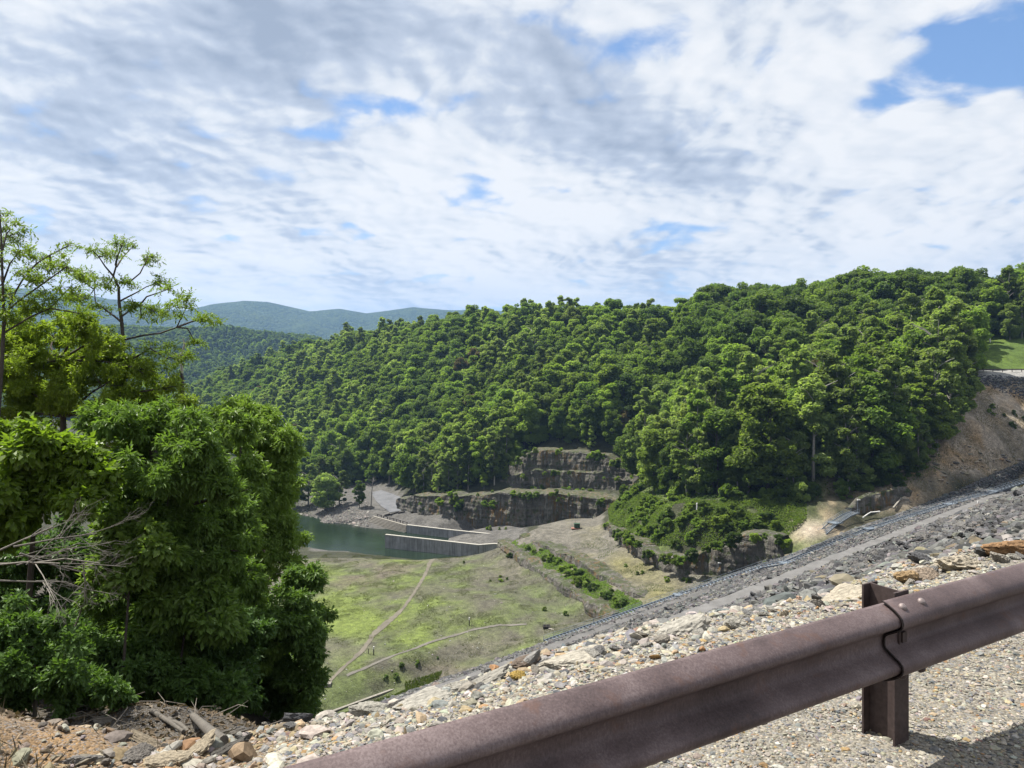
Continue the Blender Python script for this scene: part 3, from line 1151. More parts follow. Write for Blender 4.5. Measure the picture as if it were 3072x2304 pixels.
WOOD_FAR = wood_mat('far_wood', .055, [(.25, (.014, .026, .012)), (.5, (.026, .044, .018)), (.75, (.044, .064, .022))])
hills('far_hill', 'long blue wooded mountain ridge on the horizon', -1.1, 1.1, 520, 2600, 7400, 90,
      [(-2600, 930, 4200), (-1200, 860, 4200), (0, 862, 4200), (100, 866, 4200), (250, 882, 4300), (400, 906, 4500), (480, 926, 4700), (560, 930, 4700), (640, 912, 4700), (730, 902, 4800), (800, 905, 4900), (870, 920, 5000), (930, 934, 5000), (1020, 926, 5200), (1100, 940, 5200), (1160, 932, 5200), (1240, 922, 5300), (1330, 930, 5300), (1400, 932, 5400), (1600, 950, 5600), (2200, 970, 5600), (4000, 960, 5600)], 1050, WOOD_FAR, 3, rough=(520, 120))
MID = hills('wooded_hill', 'lower dark wooded hill beyond the river valley', -.85, .1, 300, 1000, 2900, 90,
            [(-2000, 960, 1600), (0, 990, 1600), (430, 1000, 1650), (600, 1003, 1700), (760, 1012, 1750), (930, 1024, 1850), (1000, 1040, 1950), (1200, 1075, 2000), (1500, 1090, 2000), (1700, 1095, 2000)], 560, WOOD_FAR, 8, rough=(170, 34))
B = MB()
B.add([(-30000, -4000, -95), (30000, -4000, -95), (30000, 32000, -95), (-30000, 32000, -95)], [(0, 1, 2, 3)])
o = obj('plain', B.mesh('plain', WOOD_FAR))
tag(o, 'wooded country reaching to the horizon', kind='structure')

# ------------------------------------------------------------------ river, stream, road, footpaths


def water_mat(name, deep, scale, strength, rough=.06):
    m, n, b, out = new_mat(name)
    p = n.pos()
    f = n.noise(p, .04, 4, .6)
    n.put(b.inputs['Base Color'], n.ramp(f, [(.35, deep), (.7, tuple(c * 1.8 for c in deep))]))
    b.inputs['Roughness'].default_value = rough
    b.inputs['Specular IOR Level'].default_value = .28
    wv = n.m('ADD', n.noise(n.vm('MULTIPLY', p, (1, 1.6, 1)), scale, 5, .65), n.m('MULTIPLY', n.noise(p, scale * .2, 3, .6), 1.5))
    n.put(b.inputs['Normal'], n.bump(wv, strength, .35))
    return m


RIVER = water_mat('river_water', (.010, .017, .011), .55, .22, .10)
nx_, ny_ = 90, 60
X, Y = np.meshgrid(np.linspace(-420, 30, nx_), np.linspace(268, 470, ny_))
V = np.stack([X, Y, np.full_like(X, -76.0)], -1).reshape(-1, 3)
tag(obj('river', make_mesh('river', V, grid_faces(ny_, nx_), RIVER, smooth=True)), 'dark green river pool below the outlet walls', kind='structure')

PATHM = gravel_road('worn_earth_path', (.115, .103, .080))
PATHG = gravel_road('grey_earth_path', (.118, .110, .094))
gl = lambda x, y: gnd(x, y)
ribbon('footpath', [ray_ground(*q) for q in [(980, 2058), (1040, 1995), (1090, 1950), (1120, 1905), (1165, 1865), (1215, 1820), (1245, 1775), (1275, 1725), (1290, 1690), (1310, 1676)]], 1.35, PATHM, .10, gl, label='pale trodden footpath running down the meadow', jit=.35, taper=[.7, .8, 1.2, 1.7, .8, .7, .9, .8, 1.3, 2.2])
ribbon('footpath', [ray_ground(*q) for q in [(1040, 2028), (1130, 1990), (1250, 1945), (1340, 1912), (1420, 1890), (1500, 1876), (1580, 1874)]], .95, PATHG, .11, gl, label='faint grey track curving across the lower meadow', jit=.35)
ROADP = gravel_road('parking_gravel', (.112, .115, .124))
ribbon('gravel_road', [PZ(*q) for q in [(1128, 1474, -70), (1150, 1488, -70.2), (1178, 1512, -70.6), (1196, 1534, -71.2)]], 11, ROADP, .22, gl, label='pale gravel access road beside the river bank', taper=[.55, .9, 1.15, 1.1, .8], across=6)
STREAM = water_mat('stream_water', (.020, .024, .022), 1.2, .12, .05)
sp = [PZ(px, py, -75.9) for px, py in [(700, 2260), (860, 2200), (960, 2163), (1040, 2130), (1130, 2098), (1215, 2066), (1260, 2048)]]
ribbon('stream', sp, 4.4, STREAM, 0.0, None, label='narrow still stream along the foot of the embankment', taper=[1, 1, 1, 1, .8, .5, .2])

# ------------------------------------------------------------------ concrete outlet walls


def concrete_mat(name, base):
    m, n, b, out = new_mat(name)
    p = n.pos()
    st = n.noise(n.vm('MULTIPLY', p, (1.6, 1.6, .10)), 1.0, 5, .65)
    bl = n.noise(p, .35, 5, .6)
    c = n.ramp(st, [(.32, tuple(x * .58 for x in base)), (.5, base), (.68, tuple(x * 1.25 for x in base))])
    c = n.vm('SCALE', c, s=n.mr(bl, .3, .7, .75, 1.25, 'LINEAR'))
    n.put(b.inputs['Base Color'], c)
    n.put(b.inputs['Normal'], n.bump(n.noise(p, 4, 5, .7), .3, .05))
    return m


CONC = concrete_mat('stained_concrete', (.215, .213, .215))
COPE = plain('pale_coping', (.33, .315, .28), .85, .12, 1.5, .1)


def wall_strip(tops, zb, th):
    """A wall along world points tops (x,y,z), from depth zb to their heights."""
    B, K = MB(), MB()
    tops = np.asarray(tops, float)
    for a, b in zip(tops[:-1], tops[1:]):
        u = unit((b - a) * [1, 1, 0])
        s = np.array([u[1], -u[0], 0]) * th / 2
        zz = lambda p, z: np.array([p[0], p[1], z])
        c = [zz(a - s, zb), zz(b - s, zb), zz(b + s, zb), zz(a + s, zb), a - s, b - s, b + s, a + s]
        B.hexa(c)
        s2, h = s * 1.12, np.array([0, 0, .28])
        K.hexa([a - s2, b - s2, b + s2, a + s2, a - s2 + h, b - s2 + h, b + s2 + h, a + s2 + h])
    return B, K


def retaining_wall(label, tops, zb, th):
    t = thing('retaining_wall', label, 'concrete wall', tuple(np.asarray(tops[0])), 'concrete walls beside the river outlet')
    off = np.asarray(tops[0])
    B, K = wall_strip(np.asarray(tops) - off, zb - off[2], th)
    part('wall', B, CONC, t)
    part('coping', K, COPE, t)
    return t


nw = [P(1157, 1604.5, 298), P(1300, 1620, 290), P(1436, 1635.5, 281), P(1482, 1632, 280.5), P(1560, 1636, 279)]
fw = [P(1222, 1575.5, 325), P(1340, 1589, 316), P(1458, 1601.5, 308), P(1536, 1604, 306.5), P(1600, 1606, 305)]
retaining_wall('stained concrete retaining wall nearest the meadow, its end in the river', nw, -79, 1.0)
retaining_wall('stained concrete wall on the far side of the outlet, joined to the stepped wall', fw, -79, 1.0)

# stepped timber-faced bank wall
STEP = plain('weathered_step_stone', (.20, .185, .16), .9, .3, 2.0, .4)
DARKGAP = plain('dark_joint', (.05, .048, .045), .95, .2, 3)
t = thing('stepped_bank_wall', 'stepped river bank wall of long pale beams left of the concrete walls', 'stepped wall', tuple(P(1222, 1598, 325)))
a0, b0 = P(1100, 1571, 341), P(1221, 1599, 325.4)
a1, b1 = P(1120, 1549, 343), P(1221, 1577, 327)
off = P(1222, 1598, 325)
for k in range(7):
    f = k / 6
    a = a0 * (1 - f) + a1 * f
    b = b0 * (1 - f) + b1 * f
    B = MB()
    m_ = (a + b) / 2 + np.array([.35, -.5, 0]) * .3
    B.bar(a - off, m_ - off, 1.3, .40)
    B.bar(m_ - off, b - off, 1.3, .40)
    part('beam', B, STEP, t)
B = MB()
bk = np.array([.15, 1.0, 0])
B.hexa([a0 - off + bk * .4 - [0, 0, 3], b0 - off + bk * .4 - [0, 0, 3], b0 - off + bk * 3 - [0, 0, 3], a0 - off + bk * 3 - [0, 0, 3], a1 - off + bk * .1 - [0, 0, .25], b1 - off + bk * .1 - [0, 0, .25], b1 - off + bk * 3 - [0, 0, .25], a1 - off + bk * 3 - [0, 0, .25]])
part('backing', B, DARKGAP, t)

RAILM = plain('dark_timber', (.035, .030, .026), .85, .3, 3)
EDGE_A, EDGE_B = a1 + [0, 1.2, .2], b1 + [0, 1.2, .2]
ordn = ['first', 'second', 'third', 'fourth', 'fifth', 'sixth', 'seventh', 'eighth', 'ninth', 'tenth', 'eleventh', 'twelfth', 'thirteenth', 'fourteenth', 'fifteenth', 'sixteenth', 'seventeenth', 'eighteenth', 'nineteenth', 'twentieth']
proto = None
for k, f in enumerate((.93, .74, .55, .36, .17)):
    c = EDGE_A * (1 - f) + EDGE_B * f
    u = unit((EDGE_B - EDGE_A) * [1, 1, 0])
    lab = f'{ordn[k]} low dark timber barrier from the concrete wall, on top of the stepped wall'
    t = thing('timber_barrier', lab, 'barrier', tuple(c), 'low timber barriers along the stepped wall')
    if proto is None:
        proto = []
        for q in (-1, 1):
            B = MB()
            B.box(u * 1.45 * q + [0, 0, .35], (.26, .26, 1.1), (u, (-u[1], u[0], 0), (0, 0, 1)))
            proto.append(('post', part('post', B, RAILM, t)))
        B = MB()
        B.box(np.array([0, 0, 1.0]), (3.5, .3, .26), (u, (-u[1], u[0], 0), (0, 0, 1)))
        proto.append(('rail', part('rail', B, RAILM, t)))
    else:
        for nm, src in proto:
            q = src.copy()
            COL.objects.link(q)
            q.parent = t
for (pa, pb), lab in zip([((1153, 1549), (1170, 1544)), ((1171, 1547), (1196, 1538)), ((1194, 1541), (1215, 1537))], ['short dark log barrier at the river end of the pale gravel road', 'middle dark log barrier across the end of the pale gravel road', 'dark log barrier at the end of the gravel road nearest the cliff']):
    a, b = ray_ground(*pa), ray_ground(*pb)
    t = thing('log_barrier', lab, 'barrier', tuple(a), 'dark log barriers at the road end')
    B = MB()
    B.tube([np.array([0, 0, .35]), b - a + [0, 0, .35]], .38, 8)
    part('log', B, RAILM, t)
    for q in (.15, .85):
        B = MB()
        B.box((b - a) * q + [0, 0, -.1], (.5, .6, .7))
        part('support', B, RAILM, t)

# ------------------------------------------------------------------ rock faces


def cliff_mat():
    m, n, b, out = new_mat('cliff_rock')
    p = n.pos()
    bed = n.noise(n.vm('MULTIPLY', p, (.12, .12, .9)), 1.0, 5, .65)
    st = n.noise(n.vm('MULTIPLY', p, (1.0, 1.0, .07)), 1.0, 5, .7)
    bl = n.noise(p, .09, 4, .55)
    c = n.ramp(bed, [(.3, (.066, .062, .056)), (.5, (.098, .091, .080)), (.7, (.130, .120, .104))])
    c = n.mix(n.mr(st, .52, .66, 0, .75), c, (.22, .21, .185))
    st2 = n.noise(n.vm('MULTIPLY', p, (1.7, 1.7, .05)), 1.0, 4, .65)
    c = n.mix(n.mr(st2, .54, .64, 0, .7), c, (.030, .028, .026))
    c = n.mix(n.m('MULTIPLY', n.mr(st, .54, .40), n.mr(bl, .47, .58)), c, (.135, .085, .035))
    c = n.mix(n.mr(n.noise(p, .5, 5, .65), .53, .64, 0, .85), c, (.045, .062, .020))
    up = n.sep(n.new('ShaderNodeNewGeometry').outputs['True Normal'])[2]
    c = n.mix(n.m('MULTIPLY', n.mr(up, .55, .8), n.mr(n.noise(p, .6, 5, .7), .44, .56)), c, (.056, .066, .030))
    n.put(b.inputs['Base Color'], c)
    n.put(b.inputs['Normal'], n.bump(n.m('ADD', n.m('ADD', n.m('MULTIPLY', bed, .5), n.m('MULTIPLY', st, .7)), n.noise(p, .8, 5, .65)), 1.0, .7))
    b.inputs['Roughness'].default_value = .95
    return m


CLIFF = cliff_mat()
SLABM = col_mat('rock_slab', .95, .6, .35, .8, .3, coord='pos')


def cliff(label, prof, back=4.0, amp=.8, seed=0, lean=1.0, drop=5.0, nv=26, dd=-3.0, taper=0.0, ledge=0.0):
    """prof rows: (px, y_bottom, y_top, dist)."""
    prof = np.array(prof, float)
    bot = np.array([P(a, b, d + dd) for a, b, c, d in prof])
    top = np.array([P(a, c, d + dd + lean) for a, b, c, d in prof])
    if taper:
        for i_ in (0, -1):
            top[i_, 2] = bot[i_, 2] - taper
    L = np.concatenate([[0], np.cumsum(np.linalg.norm(np.diff(bot[:, :2], axis=0), axis=1))])
    n = int(L[-1] / .7) + 2
    q = np.linspace(0, L[-1], n)
    bt = np.stack([np.interp(q, L, bot[:, i]) for i in range(3)], -1)
    tp = np.stack([np.interp(q, L, top[:, i]) for i in range(3)], -1)
    T = unit(np.gradient(bt, axis=0) * [1, 1, 0])
    Nn = np.stack([T[:, 1], -T[:, 0], 0 * q], -1)
    tp[:, 2] += amp * 1.1 * fbm(np.stack([q / 7, 0 * q + seed, 0 * q], -1), 3, 30 + seed) - .25 * amp * np.abs(vnoise(np.stack([q / 2.2, 0 * q, 0 * q + seed], -1), 33))
    bulge = 1.5 * amp * vnoise(np.stack([q / 9, 0 * q + seed * 3.1, 0 * q], -1), 36)
    bt = bt + Nn * bulge[:, None]
    tp = tp + Nn * (bulge * .8)[:, None]
    rows = []
    hh = np.linalg.norm(tp - bt, axis=1)
    for f in np.linspace(0, 1, nv):
        r = bt * (1 - f) + tp * f
        if f == 0:
            r = r - [0, 0, drop]
        zz = r[:, 2]
        lay_ = vnoise(np.stack([0 * q + seed, 0 * q, zz / .9], -1), 11 + seed) * .16 + vnoise(np.stack([q / 9, 0 * q, zz / 2.2], -1), 12 + seed) * .30
        blk = vnoise(np.stack([q / 2.6, 0 * q + zz / 9, 0 * q], -1), 13 + seed) * 1.0 + fbm(np.stack([q / 1.3, zz / 2.4, 0 * q], -1), 3, 14 + seed) * .45
        if ledge and f > ledge:
            r = r - Nn * (2.2 + 1.2 * vnoise(np.stack([q / 5, 0 * q, 0 * q], -1), 40))[:, None]
        r = r + Nn * (amp * (lay_ + blk) + .3)[:, None] * (1 if 0 < f < 1 else .6)
        rows.append(r)
    for bk_, dzz in ((back * .4, .35), (back - dd * .6, .1), (back * 1.3 - dd, -3.0)):
        r = tp - Nn * bk_ + [0, 0, dzz]
        r[:, 2] += .3 * fbm2(r[:, 0], r[:, 1], 2.5, 3, seed)
        rows.append(r)
    V = np.stack(rows, 0)
    o = obj('cliff', make_mesh('cliff', V.reshape(-1, 3), grid_faces(len(rows), n), CLIFF, smooth=False))
    tag(o, label, kind='structure')
    return top


T1 = cliff('lower tier of streaked layered rock face behind the concrete walls', dd=-8, prof=[(1190, 1528, 1500, 362), (1230, 1541, 1492, 354), (1300, 1548, 1488, 346), (1392, 1558, 1484, 338), (1483, 1573, 1480, 331), (1555, 1580, 1479, 327), (1663, 1572, 1480, 323), (1760, 1562, 1489, 319), (1835, 1555, 1500, 313), (1880, 1540, 1500, 300)], back=9, amp=.9, seed=1)
T2 = cliff('upper tier of rust-streaked rock face below the forest', dd=-11, prof=[(1490, 1470, 1420, 356), (1536, 1474, 1392, 350), (1570, 1474, 1364, 349), (1605, 1474, 1352, 348), (1700, 1478, 1354, 345), (1800, 1482, 1366, 339), (1885, 1485, 1420, 333), (1935, 1490, 1450, 320)], back=7, amp=1.0, seed=4, lean=4, ledge=.52)
T3 = cliff('dark upright rock face below the bushes, right of the bare rock plateau', dd=-5, prof=[(1790, 1590, 1566, 272), (1812, 1606, 1578, 263), (1860, 1648, 1596, 246), (1910, 1695, 1634, 227), (1975, 1722, 1678, 216), (2050, 1728, 1676, 210), (2140, 1722, 1645, 206), (2215, 1716, 1612, 203), (2290, 1705, 1604, 200), (2335, 1692, 1612, 196.5), (2362, 1672, 1640, 196)], back=4, amp=.8, seed=7, taper=1.5)
T4 = cliff('ragged lower rock ledge in front of the bare plateau', [(1486, 1634, 1622, 268), (1520, 1655, 1640, 260), (1560, 1690, 1668, 248), (1610, 1722, 1696, 237), (1680, 1775, 1748, 219), (1740, 1812, 1786, 208), (1800, 1848, 1816, 198), (1838, 1862, 1836, 193)], 3.5, .6, 10)
T5 = cliff('upper broken rim of the bare rock plateau', [(1560, 1628, 1608, 268), (1600, 1640, 1618, 260), (1660, 1665, 1642, 247), (1700, 1692, 1664, 237), (1750, 1722, 1690, 226), (1800, 1752, 1718, 216), (1850, 1785, 1748, 207), (1900, 1815, 1778, 199), (1935, 1830, 1796, 195)], 3.5, .6, 13)
T6 = cliff('low dark rock outcrop beside the short metal stairway', [(2535, 1522, 1512, 208), (2570, 1524, 1494, 207), (2620, 1522, 1482, 208), (2680, 1510, 1470, 209), (2720, 1496, 1462, 211), (2750, 1480, 1455, 212)], 1, .5, 16, taper=.6, dd=.5)
T7 = cliff('weathered rock shelf on the brown eroded bank', [(2840, 1446, 1430, 221), (2880, 1440, 1416, 223), (2930, 1424, 1402, 226), (2970, 1404, 1390, 229)], 1, .9, 19, nv=14, taper=2.0, dd=1.0)
T9 = cliff('small shaded rock ledge among the bushes on the middle slope', [(1990, 1592, 1570, 232), (2040, 1590, 1566, 228), (2080, 1580, 1560, 226)], 3, .6, 25, nv=10, taper=1.0)
# ------------------------------------------------------------------ near ground: gravel shoulder, dirt mound, shaded gully
NP = []
for q in [(0, 0, -1.62), (-2, 0, -1.62), (3, 1, -1.62), (-3, 2, -1.65), (1.6, 3.1, -1.60), (4, 4.55, -1.60), (8, 7, -1.60), (13, 10, -1.6), (-.5, 1.6, -1.62), (-1.3, 1.2, -1.64), (6, 1, -1.62), (12, 2, -1.62)]:
    NP.append(q)
for a in EDGE:
    NP.append(tuple(a + [0, 0, .03]))
    if a[0] > -1.6:
        NP.append(tuple(a + AX_N * 1.2 + [0, 0, -.75]))
NP += [(15, 17, -2.5), (13.5, 18, -3.6)]
# dirt mound at the left
NP += [(-2.9, 4.0, -1.92), (-2.45, 4.1, -2.06), (-1.95, 4.05, -2.24), (-4.2, 4.6, -1.86), (-3.2, 3.0, -1.74), (-2.3, 3.0, -1.86), (-1.6, 3.2, -1.98), (-6, 5, -1.9), (-9, 6, -1.9),
       (-1.6, 3.75, -2.14), (-3.3, 4.9, -2.5), (-2.6, 5.2, -2.9), (-4.9, 6.7, -3.5), (-7.5, 9, -4.5), (-12, 9, -3.9), (-20, 14, -3.2),
       (-4.4, 10, -5.0), (-3.0, 8.8, -4.5), (-2.3, 6.4, -3.5), (-1.6, 5.6, -3.2), (-5.7, 10.4, -5.7), (-8.0, 11, -5.9), (-7.0, 16, -7.2), (-4.9, 16, -8.2), (-9.5, 21, -9.2), (-9, 30, -16), (-13, 30, -14), (-14, 20, -6.5), (-29, 40, -13), (-22, 30, -10), (-30, 20, -5), (-45, 40, -9), (-17, 48, -25), (-40, 60, -16),
       (-3.3, 16, -10.6), (-6.2, 30, -20), (-2.0, 9, -6.0), (-1.1, 12, -9), (0, 16, -12), (0, 30, -22), (4, 20, -13), (-3, 48, -30)]
NZ = rbf(np.array(NP), .35, .0015)
ngx = np.concatenate([np.arange(-50, -9, 1.0), np.arange(-9, 9, .14), np.arange(9, 17, .5)])
ngy = np.concatenate([np.arange(-1.5, 12, .14), np.arange(12, 56, .8)])
NX, NY = np.meshgrid(ngx, ngy, indexing='xy')


def near_z(x, y):
    x = np.asarray(x, float)
    y = np.asarray(y, float)
    rough = np.clip((y - 4.2) / 4, 0, 1) + .35 * np.clip(-x - 1.2, 0, 1) * np.clip(y - 2.5, 0, 1)
    return NZ(x, y) + rough * (.10 * fbm2(x, y, 1.1, 4, 41) + .035 * fbm2(x, y, .25, 3, 42)) + .012 * fbm2(x, y, .3, 3, 43)


NZV = near_z(NX, NY)
s_, t_ = NX * AX_N[0] + NY * AX_N[1], NX * AX_A[0] + NY * AX_A[1]
edge_s = np.interp(t_, LE[0], LE[1])
tvn = np.stack([NX, NY, NZV], -1).reshape(-1, 3)
drop = (s_ > edge_s + 1.0) & (NX > -1.3) & (NY > 3) & (t_ > 4.6)
drop |= (NX > 1) & (s_ > edge_s + 1.0)
kn = ~(drop[:-1, :-1] & drop[1:, 1:])
n1_, n2_ = fbm2(tvn[:, 0], tvn[:, 1], 1.6, 4, 51), fbm2(tvn[:, 0], tvn[:, 1], .35, 4, 52)
CN = np.tile(np.array([.185, .168, .138]), (len(tvn), 1))
mound = np.clip((-tvn[:, 0] - 1.15) * 1.6 + .5 * n2_, 0, 1) * np.clip((tvn[:, 1] - 2.0) * 1.2, 0, 1)
CN = lay(CN, mound, (.165, .120, .076))
CN = lay(CN, mound * np.clip(n1_ * 1.6, 0, 1), (.175, .112, .056))
CN = lay(CN, mound * np.clip(n2_ * 1.3 - .1, 0, 1) * .7, (.11, .09, .07))
litter = np.clip((tvn[:, 1] - 4.6 - .25 * np.maximum(-tvn[:, 0] - 3, 0)) * 1.4, 0, 1) * (tvn[:, 0] < 1.5) * (tvn[:, 2] < -2.3)
CN = lay(CN, litter, (.060, .050, .038))
CN = lay(CN, litter * np.clip(n2_, 0, 1), (.10, .085, .062))


def near_mat():
    m, n, b, out = new_mat('gravelly_ground')
    p = n.pos()
    v = n.voro(p, 85, 'F1', 'Distance')
    vc = n.sep(n.voro(p, 85, 'F1', 'Color'))
    c = n.vm('SCALE', n.attr('col'), s=n.mr(vc[0], 0, 1, .45, 1.35, 'LINEAR'))
    c = n.mix(n.m('MULTIPLY', n.mr(vc[1], .7, .8), .5), c, (.16, .165, .175))
    c = n.vm('SCALE', c, s=n.mr(n.noise(p, 5, 5, .7), .3, .7, .75, 1.25, 'LINEAR'))
    n.put(b.inputs['Base Color'], c)
    n.put(b.inputs['Normal'], n.bump(n.m('ADD', n.m('MULTIPLY', v, -1.0), n.m('MULTIPLY', n.noise(p, 60, 3, .6), .3)), .8, .008))
    b.inputs['Roughness'].default_value = .95
    return m


fn = grid_faces(len(ngy), len(ngx), kn)
tv3, fn3, CN3 = compact(tvn, fn, CN)
o = obj('gravel_shoulder', make_mesh('gravel_shoulder', tv3, fn3, near_mat(), col=np.clip(CN3, .01, .9), smooth=True))
tag(o, 'road shoulder ground, dirt mound and shaded gully beyond it', kind='structure')

# the road behind the shoulder
m, n, b, out = new_mat('asphalt')
p_ = n.pos()
f_ = n.noise(p_, 60, 4, .7)
n.put(b.inputs['Base Color'], n.ramp(f_, [(.3, (.035, .035, .036)), (.7, (.065, .064, .062))]))
n.put(b.inputs['Normal'], n.bump(f_, .5, .004))
ua, na_ = np.array([.85, .527]), np.array([.527, -.85])
rows = []
for o_ in np.linspace(1.15, 8.5, 12):
    q_ = np.linspace(-40, 60, 120)
    c_ = np.array([1.56, 2.96])[None] + q_[:, None] * ua[None] + o_ * na_[None]
    rows.append(np.column_stack([c_, np.full(len(q_), -1.575 + .02 * min(o_ - 1.15, 3.5))]))
V = np.stack(rows, 0)
o = obj('road', make_mesh('road', V.reshape(-1, 3), grid_faces(12, 120)[:, ::-1], m, smooth=True))
tag(o, 'dark asphalt crest road behind the guardrail', kind='structure')

# loose gravel
PEB = col_mat('pebble', .8, 45, .35, .25, .004)
GRAVEL_PAL = [(5.5, (.255, .236, .195)), (4, (.20, .184, .152)), (3, (.130, .132, .136)), (2, (.080, .083, .090)), (1.8, (.25, .205, .135)), (.7, (.235, .155, .075)), (1.6, (.315, .30, .265)), (.4, (.17, .11, .085))]


def on_shoulder(n, rng, x0, x1, y0, y1):
    x, y = rng.uniform(x0, x1, n), rng.uniform(y0, y1, n)
    s, t = x * AX_N[0] + y * AX_N[1], x * AX_A[0] + y * AX_A[1]
    e = np.interp(t, LE[0], LE[1])
    px, py = PROJ(np.stack([x, y, np.full(n, -1.75)], -1))
    k = (s < e + .02) & (px > -150) & (px < 3250) & (py < 2420) & (y > 1.2)
    return x[k], y[k], (e - s)[k]


rg = np.random.default_rng(77)
xs, ys, es = on_shoulder(560000, rg, -3.0, 8.5, 1.0, 11.5)
keep = rg.uniform(0, 1, len(xs)) < np.clip(1.55 - ys / 5.0, .22, 1)
xs, ys, es = xs[keep], ys[keep], es[keep]
near_edge = np.clip(1 - es / 2.2, 0, 1)
sz = .0068 * np.exp(.42 * rg.normal(size=len(xs))) * (1 + 1.6 * near_edge * rg.uniform(0, 1, len(xs))) * np.clip(.55 + ys / 6, .8, 1.9)
zs = near_z(xs, ys) + sz * .12
soil = xs < -1.25 + .2 * rg.normal(size=len(xs))
colp = palette(len(xs), GRAVEL_PAL, rg, .15)
soilc = palette(len(xs), [(4, (.19, .138, .086)), (3, (.205, .152, .088)), (2, (.15, .118, .085)), (1.5, (.20, .19, .17)), (1, (.27, .22, .16))], rg, .15)
colp = np.where(soil[:, None], soilc, colp)
k2 = ~soil | (rg.uniform(0, 1, len(xs)) < .9)
o = scatter_rocks('gravel', np.stack([xs, ys, zs], -1)[k2], sz[k2], colp[k2], PEB, ROCK0, .35, 5, .62)
tag(o, 'loose mixed cream and grey gravel on the road shoulder', 'gravel', kind='stuff')

# rubble between gravel and boulders
xs, ys, es = on_shoulder(26000, rg, -3.2, 9, 2.0, 12.5)
k = (es < 1.5) & (rg.uniform(0, 1, len(xs)) < np.clip(1.1 - es / 1.5, .05, .75))
xs, ys, es = xs[k], ys[k], es[k]
sz = .034 * np.exp(.42 * rg.normal(size=len(xs)))
zs = near_z(xs, ys) + sz * .15
colp = palette(len(xs), [(5, (.26, .243, .212)), (4, (.21, .20, .186)), (2.4, (.135, .135, .138)), (1.1, (.25, .195, .125)), (.35, (.22, .135, .065))], rg)
o = scatter_rocks('rubble', np.stack([xs, ys, zs], -1), sz, colp, PEB, ROCK1, .6, 6, .75)
tag(o, 'broken pale stones along the outer edge of the shoulder', 'rubble', kind='stuff')

# clods and small stones on the dirt mound
rm_ = np.random.default_rng(23)
xs, ys = rm_.uniform(-4.6, -1.2, 2600), rm_.uniform(2.4, 5.0, 2600)
k = (xs < -1.3 - .3 * rm_.uniform(0, 1, 2600)) & (fbm2(xs, ys, .5, 3, 88) > -.25)
xs, ys = xs[k], ys[k]
sz = .017 * np.exp(.62 * rm_.normal(size=len(xs)))
o = scatter_rocks('clods', np.stack([xs, ys, near_z(xs, ys) + sz * .25], -1), sz, palette(len(xs), [(4, (.17, .125, .08)), (3, (.14, .118, .095)), (2.5, (.19, .175, .15)), (1, (.10, .088, .075)), (1, (.25, .20, .14))], rm_, .2), PEB, ROCK1, .8, 16, .75)
tag(o, 'clods and small stones on the orange dirt mound', 'clods', kind='stuff')

# boulders along the shoulder's edge, every one a thing
BOULD = col_mat('boulder_stone', .85, 5, .35, .8, .05, rnd=.12)
BM = {}


def boulder_mesh(k, c, name='boulder'):
    key = (k, c)
    if key not in BM:
        V, Fc = ROCK3[k]
        V = V * (1 + .035 * fbm(V * 2.5, 3, 60 + k))[:, None]
        BM[key] = make_mesh('boulder', V, Fc, BOULD, col=np.tile(c, (len(V), 1)))
    return BM[key]


TAN, PALE, GREY, DARK, YELL, BRN = (.265, .225, .165), (.30, .285, .25), (.185, .182, .176), (.066, .066, .070), (.34, .235, .065), (.135, .105, .082)


def boulder(label, cat, group, p, size, c, k, rot=(0, 0, 0), scl=(1, 1, 1)):
    o = obj('boulder', boulder_mesh(k, c))
    o.location = p
    o.rotation_euler = rot
    o.scale = tuple(size * s for s in scl)
    return tag(o, label, cat, group)


def near_hit(px, py):
    d = np.linspace(2, 30, 1500)
    x = d * (px - CX) / F
    z = -d * (py - H) / F
    g = near_z(x, d)
    k = np.where(z <= g)[0]
    k = k[0] if len(k) else -1
    return np.array([x[k], d[k], g[k]])


